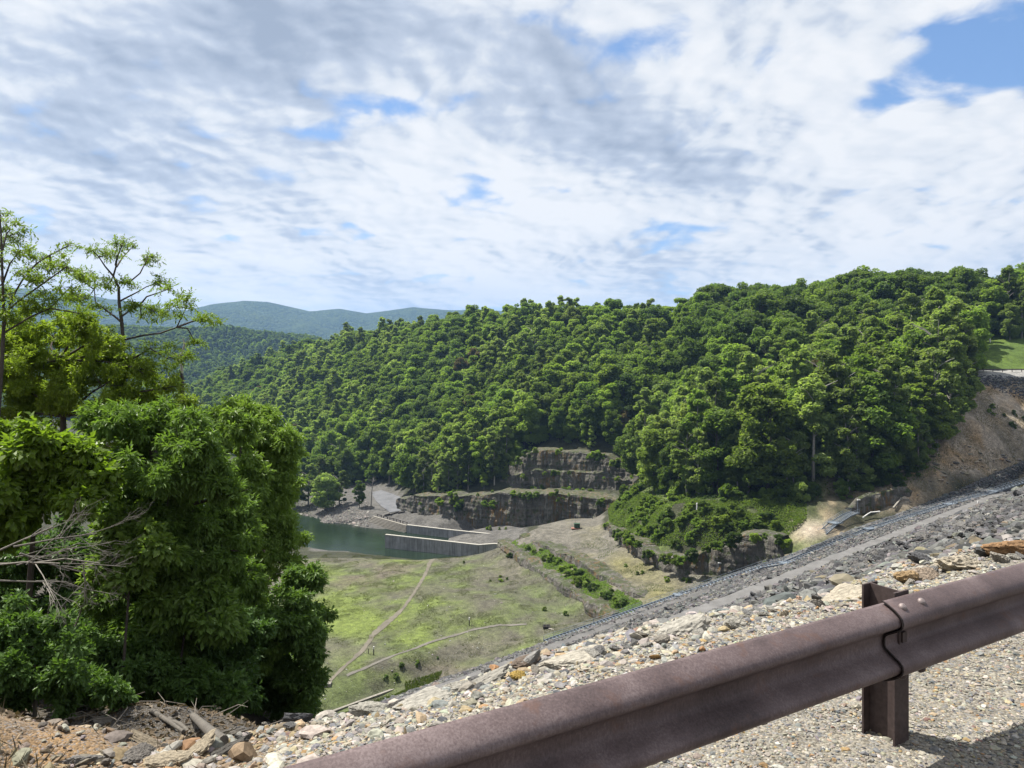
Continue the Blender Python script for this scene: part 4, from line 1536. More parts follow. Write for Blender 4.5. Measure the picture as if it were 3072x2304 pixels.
SPECIAL = [
    ((880, 2160), 62, DARK, 1, (.1, .2, .5), (1, .9, .75), 'dark grey rounded boulder at the left end of the stone edge, against the trees'),
    ((668, 2246), 88, (.10, .094, .085), 2, (.1, -.35, .5), (1.1, .35, .32), 'long dark slab leaning beside the tan boulders'),
    ((505, 2284), 78, TAN, 3, (.1, .1, .2), (1, .8, .5), 'flat tan boulder at the bottom, right of the dirt mound'),
    ((585, 2250), 66, TAN, 4, (.2, -.6, .3), (1.1, .7, .45), 'tilted angular tan boulder above the flat tan boulder'),
    ((415, 2262), 66, (.14, .128, .115), 5, (.1, .1, 1.2), (1, .8, .6), 'grey-brown boulder half buried at the foot of the dirt mound'),
    ((325, 2268), 34, TAN, 6, (.1, .5, .2), (1.2, .6, .4), 'narrow tan stone lying on the dirt mound'),
    ((440, 2222), 50, (.235, .195, .14), 7, (.1, .25, -.4), (1.5, .6, .35), 'pale weathered ledge stone along the crest of the dirt mound'),
    ((300, 2160), 40, (.19, .172, .148), 8, (.1, .1, .1), (1, .7, .6), 'grey stone on the crest of the dirt mound below the dead branches'),
    ((215, 2150), 44, (.18, .16, .136), 9, (.1, .2, .5), (1.1, .8, .5), 'grey-brown stone left of the other stones on the mound crest'),
    ((50, 2135), 34, (.21, .17, .12), 10, (0, 0, 0), (1.2, .8, .5), 'tan stone at the far left of the mound crest'),
    ((250, 2285), 52, (.155, .146, .137), 0, (.1, .1, .8), (1.2, .8, .5), 'grey stone at the bottom left beside the dirt mound'),
    ((1500, 1985), 58, PALE, 11, (.3, -.3, .4), (1, .9, .85), 'upright pale pointed boulder among the edge stones'),
    ((1570, 1995), 60, (.21, .204, .192), 1, (.2, -.5, .3), (1.2, .8, .6), 'grey boulder leaning beside the upright pale pointed boulder'),
    ((1590, 1985), 60, BRN, 3, (.1, .1, .8), (1.2, .8, .55), 'flat brown boulder on the stone edge'),
    ((1560, 2030), 34, YELL, 5, (.1, .3, .4), (1, .9, .8), 'bright yellow-orange stone in the gravel'),
    ((1200, 2115), 36, (.085, .08, .074), 7, (0, 0, .4), (1.2, .9, .7), 'small dark brown boulder in front of a long pale boulder'),
    ((1250, 2100), 78, PALE, 8, (.1, -.1, .5), (1.5, .7, .4), 'long low pale boulder with a dark brown one beside it'),
    ((1120, 2125), 70, (.28, .268, .232), 9, (.2, .1, .2), (1.1, .8, .6), 'broad pale boulder above the ditch, left of the long low one'),
    ((1380, 2058), 60, PALE, 10, (.1, .1, .3), (1.3, .8, .5), 'rounded pale boulder halfway along the stone edge'),
    ((1450, 2035), 64, PALE, 2, (.2, -.4, .3), (1.6, .7, .35), 'long sloping pale slab below the upright pale boulder'),
    ((1720, 1975), 88, (.315, .29, .243), 4, (.1, -.05, .5), (1.5, .7, .36), 'broad cream slab on the edge, right of the brown boulder'),
    ((2045, 1880), 78, (.30, .284, .248), 6, (.2, -.2, .5), (1.3, .8, .55), 'large cream boulder below the dark riprap, middle of the edge'),
    ((2380, 1775), 52, (.19, .184, .172), 0, (.1, .1, .2), (1.2, .8, .5), 'grey boulder in the gravel left of the guardrail post'),
    ((2530, 1775), 86, (.315, .28, .22), 8, (.1, -.05, .6), (1.7, .6, .25), 'long flat cream slab just left of the guardrail post'),
    ((2735, 1735), 56, (.28, .195, .105), 3, (.1, .2, .4), (1, .8, .8), 'orange-veined boulder right of the guardrail post'),
    ((2790, 1725), 66, (.25, .198, .15), 5, (.2, .1, .4), (1.3, .8, .6), 'pinkish brown boulder right of the orange-veined one'),
    ((2890, 1690), 74, (.28, .245, .19), 7, (.1, .2, .4), (1.3, .8, .65), 'largest tan boulder on the edge right of the post'),
    ((3040, 1640), 84, (.21, .125, .062), 9, (.1, .1, .4), (1.5, .8, .6), 'rust-orange boulder at the far right above the guardrail'),
    ((2770, 1678), 46, (.10, .10, .105), 11, (.1, .3, .1), (1, .9, .8), 'black boulder in the dark riprap right of the post'),
    ((2960, 1660), 46, (.12, .12, .12), 1, (.1, .3, .1), (1.3, .8, .6), 'dark grey boulder between the tan and rust-orange boulders'),
]
for (px, py), rpx, c, k, rot, scl, lab in SPECIAL:
    p = near_hit(px, py + rpx * .25)
    r = rpx * p[1] / F
    boulder(lab, 'boulder', None, (p[0], p[1] + r * .2, p[2] + r * .22 * scl[2]), r, c, k, rot, scl)

rb = np.random.default_rng(5)
zones = [(700, 1050, 'at the ditch end', 10), (1050, 1500, 'on the edge above the ditch', 13), (1500, 1950, 'right of the brown boulder', 13), (1950, 2450, 'along the edge of the dark riprap', 14), (2450, 3072, 'right of the guardrail post', 14)]
for x0, x1, where, cnt in zones:
    px = np.sort(rb.uniform(x0, x1, cnt))
    for j, q in enumerate(px):
        ey = np.interp(q, [560, 800, 1100, 1500, 1900, 2320, 2700, 3072], [2225, 2180, 2105, 2015, 1915, 1822, 1725, 1650]) + rb.uniform(-5, 40)
        p = near_hit(q, ey)
        rpx = rb.uniform(17, 40)
        r = rpx * p[1] / F
        c = [PALE, (.265, .254, .23), GREY, TAN, (.23, .21, .18), (.13, .127, .124)][int(rb.integers(0, 6))]
        lab = f"{ordn[j]} from left of the small broken stones {where}"
        boulder(lab, 'boulder', 'smaller broken stones along the shoulder edge', (p[0], p[1], p[2] + r * .25), r, c, int(rb.integers(0, 12)), tuple(rb.uniform(-.5, .5, 2)) + (rb.uniform(0, 6),), (1, rb.uniform(.7, 1), rb.uniform(.5, .85)))

# riprap on the embankment: the nearest stones one by one, the rest as one mass
RIP = col_mat('riprap_stone', .9, 3, .35, .6, .06, rnd=.25)
RIPPAL = [(5, (.090, .090, .091)), (4, (.125, .122, .118)), (2.2, (.055, .056, .059)), (1.9, (.155, .150, .140)), (.35, (.17, .145, .105)), (.25, (.20, .187, .165))]


def rip_samples(v0, v1, t0, t1, cell, rng):
    """Jittered rows over a stretch of the slope."""
    out = []
    a = dam_point(np.array([v0, v1]), np.array([t0, t0]))
    nv = max(2, int(np.linalg.norm(a[1] - a[0]) / cell))
    nt = max(2, int((t1 - t0) / cell))
    V, T = np.meshgrid((np.arange(nv) + .5) / nv, (np.arange(nt) + .5) / nt, indexing='ij')
    V = v0 + (v1 - v0) * (V + rng.uniform(-.5, .5, V.shape) / nv)
    T = t0 + (t1 - t0) * (T + rng.uniform(-.5, .5, T.shape) / nt)
    return dam_point(V.ravel(), T.ravel())


rr_ = np.random.default_rng(12)
parts_ = []
for v0, v1, t0, t1, cell, s0 in [(.07, .22, -7, 5.5, .22, .13), (.0, .10, 5.5, 40, .19, .135), (.08, .22, 5.5, 70, .27, .19), (.0, .08, 40, 110, .32, .22), (.20, .5, 4, 110, .42, .28), (.08, .5, 70, 180, .5, .33), (.0, .5, 110, 282, .62, .40), (.5, 1.0, -6, 282, .60, .38), (2.0, 3.0, 10, 286, .62, .38), (4.0, 5.0, 30, 286, .68, .42)]:
    p = rip_samples(v0, v1, t0, t1, cell, rr_)
    px, py = PROJ(p)
    k = (px > 560) & (px < 3250) & (p[:, 1] > 1) & ((p[:, 1] > 40) | (px > 1560))
    # thin out where the slope merges with the far bank
    parts_.append(np.column_stack([p[k], np.full(k.sum(), s0)]))
A = np.vstack(parts_)
pos, s0 = A[:, :3], A[:, 3]
size = s0 * np.exp(.34 * rr_.normal(size=len(pos)))
dist = pos[:, 1]
px, py = PROJ(pos)
vis = (px < 3100) & (py < 1990 - .30 * (px - 1500) + 40)
app = np.where(vis, size / dist, 0)
pick = np.argsort(-app)[:185]
mask = np.zeros(len(pos), bool)
mask[pick] = True
colr = palette(len(pos), RIPPAL, rr_, .18)
near = (~mask) & (dist < 60)
o1 = np.where(near)[0]
o2 = np.where((~mask) & (dist >= 60))[0]
pos_l = pos.copy()
pos_l[:, 2] += size * .12


def rock_batch(ii, protos):
    return pos_l[ii], size[ii], colr[ii], protos


def scatter_two(name, sets, mat):
    VV, FF, CC, off = [], [], [], 0
    for ii, protos in sets:
        tmp = scatter_rocks('tmp_stone', pos_l[ii], size[ii], colr[ii], mat, protos, .7, 3, .72)
        me = tmp.data
        v = np.empty(len(me.vertices) * 3, np.float32)
        me.vertices.foreach_get('co', v)
        f = np.empty(len(me.loops), np.int32)
        me.loops.foreach_get('vertex_index', f)
        c = np.empty(len(me.vertices) * 4, np.float32)
        me.attributes['col'].data.foreach_get('color', c)
        VV.append(v.reshape(-1, 3))
        FF.append(f.reshape(-1, 3) + off)
        CC.append(c.reshape(-1, 4)[:, :3])
        off += len(v) // 3
        bpy.data.objects.remove(tmp)
        bpy.data.meshes.remove(me)
    return obj(name, make_mesh(name, np.vstack(VV), np.vstack(FF), mat, col=np.vstack(CC)))


o = scatter_two('riprap', [(o1, ROCK1), (o2, ROCK0)], RIP)
tag(o, 'dark grey riprap stones covering the embankment slope', 'riprap', kind='stuff')
RM = [make_mesh('riprap_boulder', ROCK3[k][0] * (1 + .03 * fbm(ROCK3[k][0] * 2.5, 3, 70 + k))[:, None], ROCK3[k][1], RIP, col=np.tile(c, (len(ROCK3[k][0]), 1))) for k in range(6) for c in ((.070, .070, .073), (.047, .047, .050), (.10, .096, .092))]
cells = {}
for i in pick:
    px_, py_ = PROJ(pos[i])
    zone = 'left of the guardrail post' if px_ < 2100 else ('straight behind the guardrail post' if px_ < 2600 else ('right of the guardrail post' if px_ < 2850 else 'at the right end of the slope'))
    up = 'lower' if py_ > np.interp(px_, [1500, 2100, 2600, 3072], [1950, 1830, 1705, 1600]) else 'upper'
    o = obj('riprap_boulder', RM[int(rr_.integers(0, len(RM)))])
    o.location = pos_l[i]
    o.rotation_euler = tuple(rr_.uniform(-.6, .6, 2)) + (rr_.uniform(0, 6.28),)
    o.scale = tuple(size[i] * np.array([1, rr_.uniform(.7, 1), rr_.uniform(.55, .85)]))
    cells.setdefault((up, zone), []).append((px_, o))
for (up, zone), lst_ in cells.items():
    for o in [q[1] for q in sorted(lst_, key=lambda q: q[0])]:
        tag(o, f'dark angular riprap stone in the {up} rows {zone}', 'boulder', f'dark riprap stones in the {up} rows {zone}')

# ------------------------------------------------------------------ near guardrail
GU, GN = np.array([.866, .5, 0]), np.array([.5, -.866, 0])
GU, GN = unit(GU), unit(GN)
G0 = np.array([1.56, 2.96, -.98])


def rust_mat():
    m, n, b, out = new_mat('weathered_steel')
    o_ = n.obj()
    g = n.noise(n.vm('MULTIPLY', o_, (150, 150, 45)), 1.0, 4, .75)
    f = n.noise(o_, 130, 3, .7)
    l = n.noise(o_, 2.2, 5, .65)
    r = n.noise(o_, 7, 4, .7)
    c = n.ramp(n.m('ADD', n.m('MULTIPLY', l, .5), n.m('MULTIPLY', n.m('ADD', f, g), .25)), [(.38, (.050, .036, .037)), (.5, (.104, .076, .077)), (.62, (.180, .142, .142))])
    c = n.mix(n.mr(r, .56, .72, 0, .55), c, (.115, .060, .042))
    n.put(b.inputs['Base Color'], c)
    b.inputs['Metallic'].default_value = .3
    n.put(b.inputs['Roughness'], n.mr(f, .3, .7, .50, .72, 'LINEAR'))
    b.inputs['Specular IOR Level'].default_value = .4
    n.put(b.inputs['Normal'], n.bump(n.m('ADD', f, g), .28, .0012))
    return m


RUST = rust_mat()
RUSTD = plain('dark_weathered_steel', (.062, .046, .044), .62, .3, 40, .25, .15, .002)
half = [(0.0, 0.0), (.012, -.004), (.030, -.012), (.052, -.024), (.069, -.037), (.079, -.049), (.083, -.062), (.081, -.073), (.071, -.084), (.048, -.098), (.024, -.113), (.010, -.124), (.004, -.137)]
prof = np.array(half + [(.003, -.155)] + [(o_, -.310 - z_) for o_, z_ in half[::-1]])


def w_beam(t0, t1, off):
    """A corrugated rail length between two points along the guardrail; off = how far proud it sits."""
    tl = np.linspace(t0, t1, 60)
    tan = np.gradient(prof, axis=0)
    nrm = np.stack([-tan[:, 1], tan[:, 0]], -1)
    nrm /= np.linalg.norm(nrm, axis=1, keepdims=True)
    nrm *= np.sign(nrm[6, 0])
    front = prof + nrm * off
    back = prof + nrm * (off - .0035)
    loop = np.vstack([front, back[::-1]])
    V = (GU[None, None] * tl[:, None, None] + GN[None, None] * loop[None, :, :1] + np.array([0, 0, 1.0]) * loop[None, :, 1:])
    m = len(loop)
    i = np.arange(len(tl) - 1)[:, None] * m
    j = np.arange(m)[None]
    Fq = np.stack([i + j, i + (j + 1) % m, i + m + (j + 1) % m, i + m + j], -1).reshape(-1, 4)
    B = MB()
    B.add(V.reshape(-1, 3), Fq)
    k = len(prof)
    cap = np.array([(q, q + 1, m - 2 - q, m - 1 - q) for q in range(k - 1)])
    B.add(V[0], cap)
    B.add(V[-1], cap[:, ::-1])
    return B


gr = thing('guardrail', 'rusty brown steel guardrail with one visible post, running across the gravel shoulder', 'guardrail', tuple(G0))
# splice: the length on the left lies over the one on the right
part('rail', w_beam(-6.0, .28, 0.0), RUST, gr, smooth=True)
part('rail', w_beam(-.03, 16.0, .010), RUST, gr, smooth=True)
part('lap_shade_line', w_beam(-.038, -.0305, .0125), plain('lap_shade_and_rust', (.018, .013, .012), .9, .2, 60), gr, smooth=True)  # added dark strip: shadow of the splice gap and rust line painted as colour


def ibeam(c, top, bot):
    B = MB()
    fl, dp, th = .102, .15, .0085
    ax = (GU, -GN, (0, 0, 1))
    zc_, hh = (top + bot) / 2, top - bot
    c = np.asarray(c, float)
    B.box(c - GN * (th / 2) + [0, 0, zc_], (fl, th, hh), ax)
    B.box(c - GN * (dp - th / 2) + [0, 0, zc_], (fl, th, hh), ax)
    B.box(c - GN * (dp / 2) + [0, 0, zc_], (th, dp - 2 * th, hh), ax)
    return B


for tt in (.12, 3.93, 7.74, 11.55):
    part('post', ibeam(GU * tt - GN * .006, .022, -1.1), RUSTD, gr)


def dome(B, c, nrm, r=.017):
    nrm = unit(np.asarray(nrm, float))
    a = unit(np.cross(nrm, [0, 0, 1.0]))
    b = np.cross(nrm, a)
    rings, seg = [(1.0, -.2), (1.0, .12), (.82, .42), (.5, .6)], 14
    V = [c + r * (ra * (a * math.cos(q) + b * math.sin(q)) + nrm * h) for ra, h in rings for q in np.linspace(0, 2 * np.pi, seg, endpoint=False)]
    V.append(c + nrm * r * .68)
    Fq = [(i * seg + j, i * seg + (j + 1) % seg, (i + 1) * seg + (j + 1) % seg, (i + 1) * seg + j) for i in range(3) for j in range(seg)]
    B.add(np.array(V), Fq)
    B.add(np.array(V), [(3 * seg + j, 3 * seg + (j + 1) % seg, 4 * seg) for j in range(seg)])


BOLT = plain('bolt_steel', (.20, .165, .160), .5, .2, 60, .1, .25)
for tt, oo, zz, nr in ((.030, .045, -.0205, 1), (.165, .045, -.0205, 1), (-.10, .045, -.0205, 1), (-.235, .045, -.0205, 1), (.030, .045, -.2895, -1), (.165, .045, -.2895, -1), (-.10, .045, -.2895, -1), (-.235, .045, -.2895, -1)):
    if tt < 0:
        continue
    B = MB()
    nv = GN * .68 + np.array([0, 0, .73 * nr])
    dome(B, GU * tt + GN * oo + [0, 0, zz] + unit(nv) * .012, nv)
    part('bolt', B, BOLT if nr > 0 else RUSTD, gr, smooth=True)
B = MB()
B.box(GU * .085 + GN * .020 + [0, 0, -.155], (.030, .018, .042), (GU, GN, (0, 0, 1)))
B.box(GU * .060 + GN * .017 + [0, 0, -.155], (.008, .012, .058), (GU, GN, (0, 0, 1)))
part('post_bolt', B, RUSTD, gr)
# ------------------------------------------------------------------ steel stairways on the slope
GALV = plain('galvanised_steel', (.20, .235, .28), .5, .2, 6, .05, .35)
WHITE = plain('white_paint', (.60, .59, .57), .7, .06, 4)
DARKP = plain('dark_post_paint', (.035, .032, .030), .8, .2, 6)


def stairway(label, pts, width, landings, group=None, rail_h=1.1, step=.9):
    pts = [np.asarray(p, float) for p in pts]
    t = thing('metal_stairway', label, 'stairway', tuple(pts[0]), group)
    o0 = pts[0]
    for i, (a, b) in enumerate(zip(pts[:-1], pts[1:])):
        a, b = a - o0, b - o0
        u = unit(b - a)
        sd = unit(np.cross(u, [0, 0, 1.0]))
        L = np.linalg.norm(b - a)
        B = MB()
        for q in (-1, 1):
            B.bar(a + sd * q * width / 2, b + sd * q * width / 2, .12, .34)
        part('stringer', B, GALV, t)
        B = MB()
        n = max(2, int(L / step))
        for k in range(n):
            c = a + (b - a) * (k + .5) / n
            B.box(c + [0, 0, .02], (width - .14, .34, .05), (sd, unit(np.array([u[0], u[1], 0])), (0, 0, 1)))
        part('tread', B, GALV, t)
        for q in (-1, 1):
            B = MB()
            e0, e1 = a + sd * q * width / 2, b + sd * q * width / 2
            for hh in (rail_h, rail_h * .55):
                B.bar(e0 + [0, 0, hh], e1 + [0, 0, hh], .055, .055)
            m_ = max(2, int(L / 2.6))
            for k in range(m_ + 1):
                c = e0 + (e1 - e0) * k / m_
                B.box(c + [0, 0, rail_h / 2], (.07, .07, rail_h))
            part('handrail', B, GALV, t)
    for k in landings:
        c = pts[k] - o0
        u = unit((pts[min(k + 1, len(pts) - 1)] - pts[max(k - 1, 0)]) * [1, 1, 0])
        sd = np.array([u[1], -u[0], 0])
        B = MB()
        B.box(c + [0, 0, .05], (3.2, width + .5, .22), (u, sd, (0, 0, 1)))
        part('landing', B, GALV, t)
    return t


vt = [(.75, 262), (2.0, 247), (2.33, 222), (2.67, 194), (3.02, 168), (4.02, 163), (4.45, 149), (4.53, 126), (4.56, 112)]
sp_ = [dam_point(np.array([a]), np.array([b]))[0] + [0, 0, .55] for a, b in vt]
stairway('long galvanised walkway and stairs descending the whole stone embankment', sp_, 1.7, [1, 2, 3, 4, 6])
stairway('short galvanised stairway beside the rock outcrop and the brown bank', [P(2566, 1536, 206), P(2540, 1546, 204), P(2505, 1568, 201), P(2498, 1572, 200.5), P(2466, 1600, 198)], 2.6, [2], step=.6)

# ------------------------------------------------------------------ posts, poles and small works


def marker(label, px, py, hpx, w, mat, d=None, cap=None, cat='marker post', name='marker_post', grp=None):
    p = P(px, py, d) if d else ray_ground(px, py)
    h = hpx * p[1] / F
    t = thing(name, label, cat, tuple(p), grp)
    B = MB()
    seg = 8
    B.tube([(0, 0, -.6), (0, 0, h * .97), (0, 0, h)], [w, w * .95, w * .75], seg)
    part('post', B, mat, t, smooth=False)
    if cap is not None:
        B = MB()
        B.tube([(0, 0, h * .72), (0, 0, h * 1.02)], [w * 1.35, w * 1.35], seg)
        part('cap', B, cap, t)
    return t


marker('white marker post at the foot of the trees above the bushy slope', 2091, 1524, 15, .26, WHITE, 219.5)
for lab, px, py, hp in [('white marker on the near edge of the upper gravel road, behind the guardrail post', 2505, 1700, 11, ), ('white marker on the upper gravel road halfway to the far landing', 2836, 1567, 10), ('white marker on the upper gravel road nearest the far landing', 2934, 1510, 7)]:
    dd_ = -LA0[2][0] * F / (py - H)
    marker(lab, px, py, hp, .20, WHITE, dd_ - .3, grp='white markers on the upper gravel road')
marker('white-capped dark post beside the footpath in the lower meadow', 1121, 1966, 26, .13, DARKP, cap=WHITE)
marker('short dark stake left of the white-capped post in the meadow', 1105, 1962, 15, .10, DARKP, cat='stake', name='stake')
marker('white-capped dark post standing alone in the middle of the meadow', 1408, 1878, 24, .13, DARKP, cap=WHITE)
marker('white post at the edge of the grassy hill under the dark trees', 2970, 1027, 12, .28, WHITE)
marker('dark post on the bare rock plateau near the rock face', 1777, 1556, 13, .16, DARKP)
for px, base, top, d, lab in [(2573, 1536, 1499, 206, 'grey pole with a lamp at the top of the short stairway'), (2156, 1722, 1688, 200, 'grey pole with a lamp at the foot of the dark rock face')]:
    p = P(px, base, d)
    h = (base - top) * d / F
    t = thing('lamp_pole', lab, 'lamp pole', tuple(p), 'lamp poles beside the embankment')
    B = MB()
    B.tube([(0, 0, -.5), (0, 0, h)], [.09, .06], 8)
    part('pole', B, GALV, t)
    B = MB()
    B.box((.25, -.1, h - .05), (.9, .32, .30))
    B.box((0, 0, h - .1), (.22, .3, .42))
    part('lamp', B, WHITE, t)

GREENP = plain('dark_green_paint', (.030, .060, .035), .6, .25, 2)
REDD = plain('reddish_timber', (.24, .12, .09), .85, .25, 2)
p = ray_ground(1731, 1586)
t = thing('equipment_box', 'dark green equipment box on a reddish base on the bare rock plateau', 'box', tuple(p))
B = MB()
B.box((0, 0, 1.05), (2.1, 1.7, 1.5))
part('body', B, GREENP, t)
B = MB()
B.box((0, 0, 1.86), (2.3, 1.9, .12))
part('lid', B, GREENP, t)
B = MB()
B.box((-.5, -.2, .12), (3.3, 2.0, .34))
part('base', B, REDD, t)
B = MB()
B.tube([(-.7, .3, 1.8), (-.7, .3, 3.4)], .05, 6)
part('mast', B, DARKP, t)
p = ray_ground(1700, 1545)
t = thing('pipe', 'long grey pipe lying at the back of the rock plateau', 'pipe', tuple(p))
B = MB()
B.tube([np.array([-3, 0, .5]), np.array([4.5, -1, .9])], .16, 8)
part('pipe_run', B, GALV, t)
B = MB()
B.tube([np.array([4.5, -1, .9]), np.array([4.9, -1.05, .95])], .26, 8)
part('flange', B, WHITE, t)
t = thing('drain_pipe', 'white bent drain pipe on the stones beside the short stairway', 'pipe', tuple(P(2588, 1553, 205)))
B = MB()
a = P(2588, 1553, 205)
B.tube([P(2588, 1553, 205) - a, P(2602, 1543, 206) - a, P(2612, 1537, 206.5) - a, P(2634, 1535, 206) - a], .17, 8)
part('pipe_run', B, WHITE, t)
B = MB()
B.tube([P(2634, 1535, 206) - a, P(2640, 1535, 206) - a], .22, 8)
part('collar', B, WHITE, t)
a = P(2695, 1512, 208)
t = thing('headwall', 'sloping concrete headwall by the brown bank above the riprap', 'concrete headwall', tuple(a))
B = MB()
B.bar(P(2680, 1524, 207) - a, P(2704, 1494, 210) - a, .45, .4)
part('wing', B, STEP, t)
B = MB()
B.box(P(2718, 1500, 210) - a, (1.5, .8, .7))
part('block', B, STEP, t)
p = ray_ground(1640, 1885)
t = thing('drain_grate', 'dark metal grate with a plank at the meadow end of the grey track', 'grate', tuple(p))
B = MB()
for k in range(5):
    B.box((-.8 + k * .4, 0, .35), (.16, 1.6, .5))
B.box((0, .8, .35), (2.0, .14, .6))
B.box((0, -.8, .35), (2.0, .14, .6))
part('grate', B, DARKP, t)
B = MB()
B.bar((.6, -1.0, .25), P(1712, 1910, p[1] - 6) - p, .7, .25)
part('plank', B, STEP, t)
p = ray_ground(975, 2062)
t = thing('culvert', 'small grey culvert mouth at the left edge of the meadow by the trees', 'culvert', tuple(p))
B = MB()
B.box((0, .5, .3), (2.6, 1.4, .9))
part('headwall', B, STEP, t)
B = MB()
B.tube([(-.5, -.25, .3), (-.5, .3, .3)], .32, 10)
part('pipe', B, DARKP, t)
# low kerb of stones along the ditch
t = thing('ditch_kerb', 'low pale stone kerb along the far side of the ditch', 'kerb')
kp = np.array([PZ(px, py, -75.2) for px, py in [(940, 2152), (1020, 2122), (1100, 2093), (1180, 2064), (1260, 2040), (1330, 2022)]])
Bk, Bc = MB(), MB()
for a, b in zip(kp[:-1], kp[1:]):
    Bk.bar(a - [0, 0, .75], b - [0, 0, .75], .55, 1.0)
    Bc.bar(a - [0, 0, .2], b - [0, 0, .2], .65, .12)
part('kerb_wall', Bk, STEP, t)
part('kerb_cap', Bc, STEP, t)

# far guardrail along the crest road
t = thing('guardrail', 'thin dark guardrail along the far crest road below the grassy hill', 'guardrail', tuple(P(2885, 1113, 271)))
a, b = P(2885, 1107.6, 271), P(3400, 1107.2, 273)
o0 = np.array(t.location)
B = MB()
for z_, w_ in ((-.0, .10), (-.22, .10)):
    B.bar(a - o0 + [0, 0, z_], b - o0 + [0, 0, z_], w_, .17)
B.bar(a - o0 + [0, .06, -.11], b - o0 + [0, .06, -.11], .05, .2)
part('rail', B, RUSTD, t)
for k in range(18):
    c = a + (b - a) * (k + .3) / 18
    B = MB()
    B.box(c - o0 + [0, .2, -.5], (.16, .2, 1.3))
    part('post', B, RUSTD, t)

# dark stones under the far crest road
rf = np.random.default_rng(31)
ss = []
while len(ss) < 2600:
    px = rf.uniform(2860, 3260)
    lo = np.interp(px, [2860, 2920, 3000, 3072, 3260], [1134, 1142, 1160, 1176, 1190])
    py = rf.uniform(1126, lo)
    d = np.interp(py, [1120, 1180, 1205], [268, 256, 256]) + rf.uniform(-1, 1)
    ss.append(P(px, py, d))
ss = np.array(ss)
ss[:, 2] = gnd(ss[:, 0], ss[:, 1]) + .1
o = scatter_rocks('riprap', ss, .38 * np.exp(.3 * rf.normal(size=len(ss))), palette(len(ss), [(4, (.065, .068, .078)), (3, (.10, .10, .11)), (1, (.2, .2, .21))], rf), RIP, ROCK0, .7, 8, .72)
tag(o, 'dark slate riprap below the far crest road', 'riprap', kind='stuff')
# river-bank stones
ss = []
while len(ss) < 2400:
    px, py = rf.uniform(890, 1110), rf.uniform(1505, 1580)
    g = ray_ground(px, py)
    if -76.2 < g[2] < -70.9:
        ss.append(g)
    elif rf.uniform() < .01:
        ss.append(g)
ss = np.array(ss)
o = scatter_rocks('bank_stones', ss, .45 * np.exp(.35 * rf.normal(size=len(ss))), palette(len(ss), [(4, (.13, .12, .11)), (3, (.20, .185, .165)), (1, (.08, .078, .075))], rf), RIP, ROCK0, .7, 9, .7)
tag(o, 'brown rocks covering the far river bank', 'stones', kind='stuff')

# ------------------------------------------------------------------ forest


class Sp:
    """One shape of forest tree: crown and trunk meshes shared by its copies."""

    def __init__(self, seed, h, r, kind, mat, bark, look):
        V, T, tint = forest_crown(seed, h, r, kind)
        self.crown = make_mesh('crown', V, T, mat, vals={'tint': tint})
        self.trunk = forest_trunk(seed + 50, h, h * .016).mesh('trunk', bark, smooth=True)
        self.h, self.r, self.look, self.src = h, r, look, None


SPEC = [Sp(1, 20, 6.6, 'round', L_MID, BARK, 'round green'), Sp(2, 20, 6.0, 'round', L_MID, BARK, 'round green'), Sp(3, 21, 6.8, 'round', L_MID, BARK, 'round green'),
        Sp(4, 21, 6.4, 'dense', L_DARK, BARK, 'dense dark green'), Sp(5, 20, 7.0, 'dense', L_DARK, BARK, 'dense dark green'),
        Sp(6, 23, 5.0, 'tall', L_MID, BARK_GREY, 'tall pointed green'), Sp(7, 24, 5.2, 'tall', L_PALE, BARK_GREY, 'tall pointed pale'), Sp(14, 23, 4.8, 'tall', L_PALE, BARK_GREY, 'tall pointed pale'),
        Sp(8, 22, 5.8, 'airy', L_PALE, BARK_PALE, 'airy pale'), Sp(9, 21, 5.6, 'airy', L_PALE, BARK_PALE, 'airy pale'),
        Sp(10, 18, 4.8, 'open', L_YEL, BARK_GREY, 'bright yellow-green'), Sp(11, 19, 4.6, 'round', L_YEL, BARK, 'bright yellow-green'),
        Sp(12, 20, 6.2, 'dense', L_MID, BARK, 'broad mid-green'), Sp(13, 20, 4.4, 'open', L_RUST, BARK, 'brownish thin'),
        Sp(21, 19, 6.4, 'round', L_PALE, BARK_GREY, 'broad pale green'), Sp(22, 21, 5.6, 'open', L_MID, BARK_GREY, 'ragged open green')]
BASEPX = [-400, 0, 300, 600, 850, 960, 1120, 1180, 1230, 1300, 1400, 1500, 1555, 1620, 1700, 1830, 1890, 1950, 2050, 2300, 2450, 2560, 2740, 2835, 2885, 2903, 2912, 2928, 2962, 3072, 3500]
BASEPY = [1200, 1225, 1275, 1335, 1418, 1466, 1440, 1455, 1495, 1498, 1480, 1476, 1380, 1345, 1343, 1362, 1432, 1475, 1496, 1494, 1484, 1470, 1446, 1400, 1320, 1215, 1110, 1055, 1024, 1018, 1015]
rt = np.random.default_rng(99)
cell = 6.1
xx, yy = np.meshgrid(np.arange(-600, 430, cell), np.arange(195, 1010, cell))
xx = (xx + rt.uniform(-.42, .42, xx.shape) * cell).ravel()
yy = (yy + rt.uniform(-.42, .42, yy.shape) * cell).ravel()
zz = gnd(xx, yy)
tpx, tpy = PROJ(np.stack([xx, yy, zz], -1))
ok = (tpy < np.interp(tpx, BASEPX, BASEPY)) & (tpx > -350) & (tpx < 3500)
st_s, st_t = xx * AX_N[0] + yy * AX_N[1], xx * AX_A[0] + yy * AX_A[1]
ok &= ~((st_s < np.interp(st_t, LT[0], LT[1])) & (st_t < 285))
ok &= zz > -75.5
xx, yy, zz, tpx, tpy = [a[ok] for a in (xx, yy, zz, tpx, tpy)]
n = len(xx)
sn = fbm2(xx, yy, 55.0, 3, 71)
sn2 = fbm2(xx, yy, 22.0, 2, 72)
u = rt.uniform(0, 1, n)
kind = np.zeros(n, int)
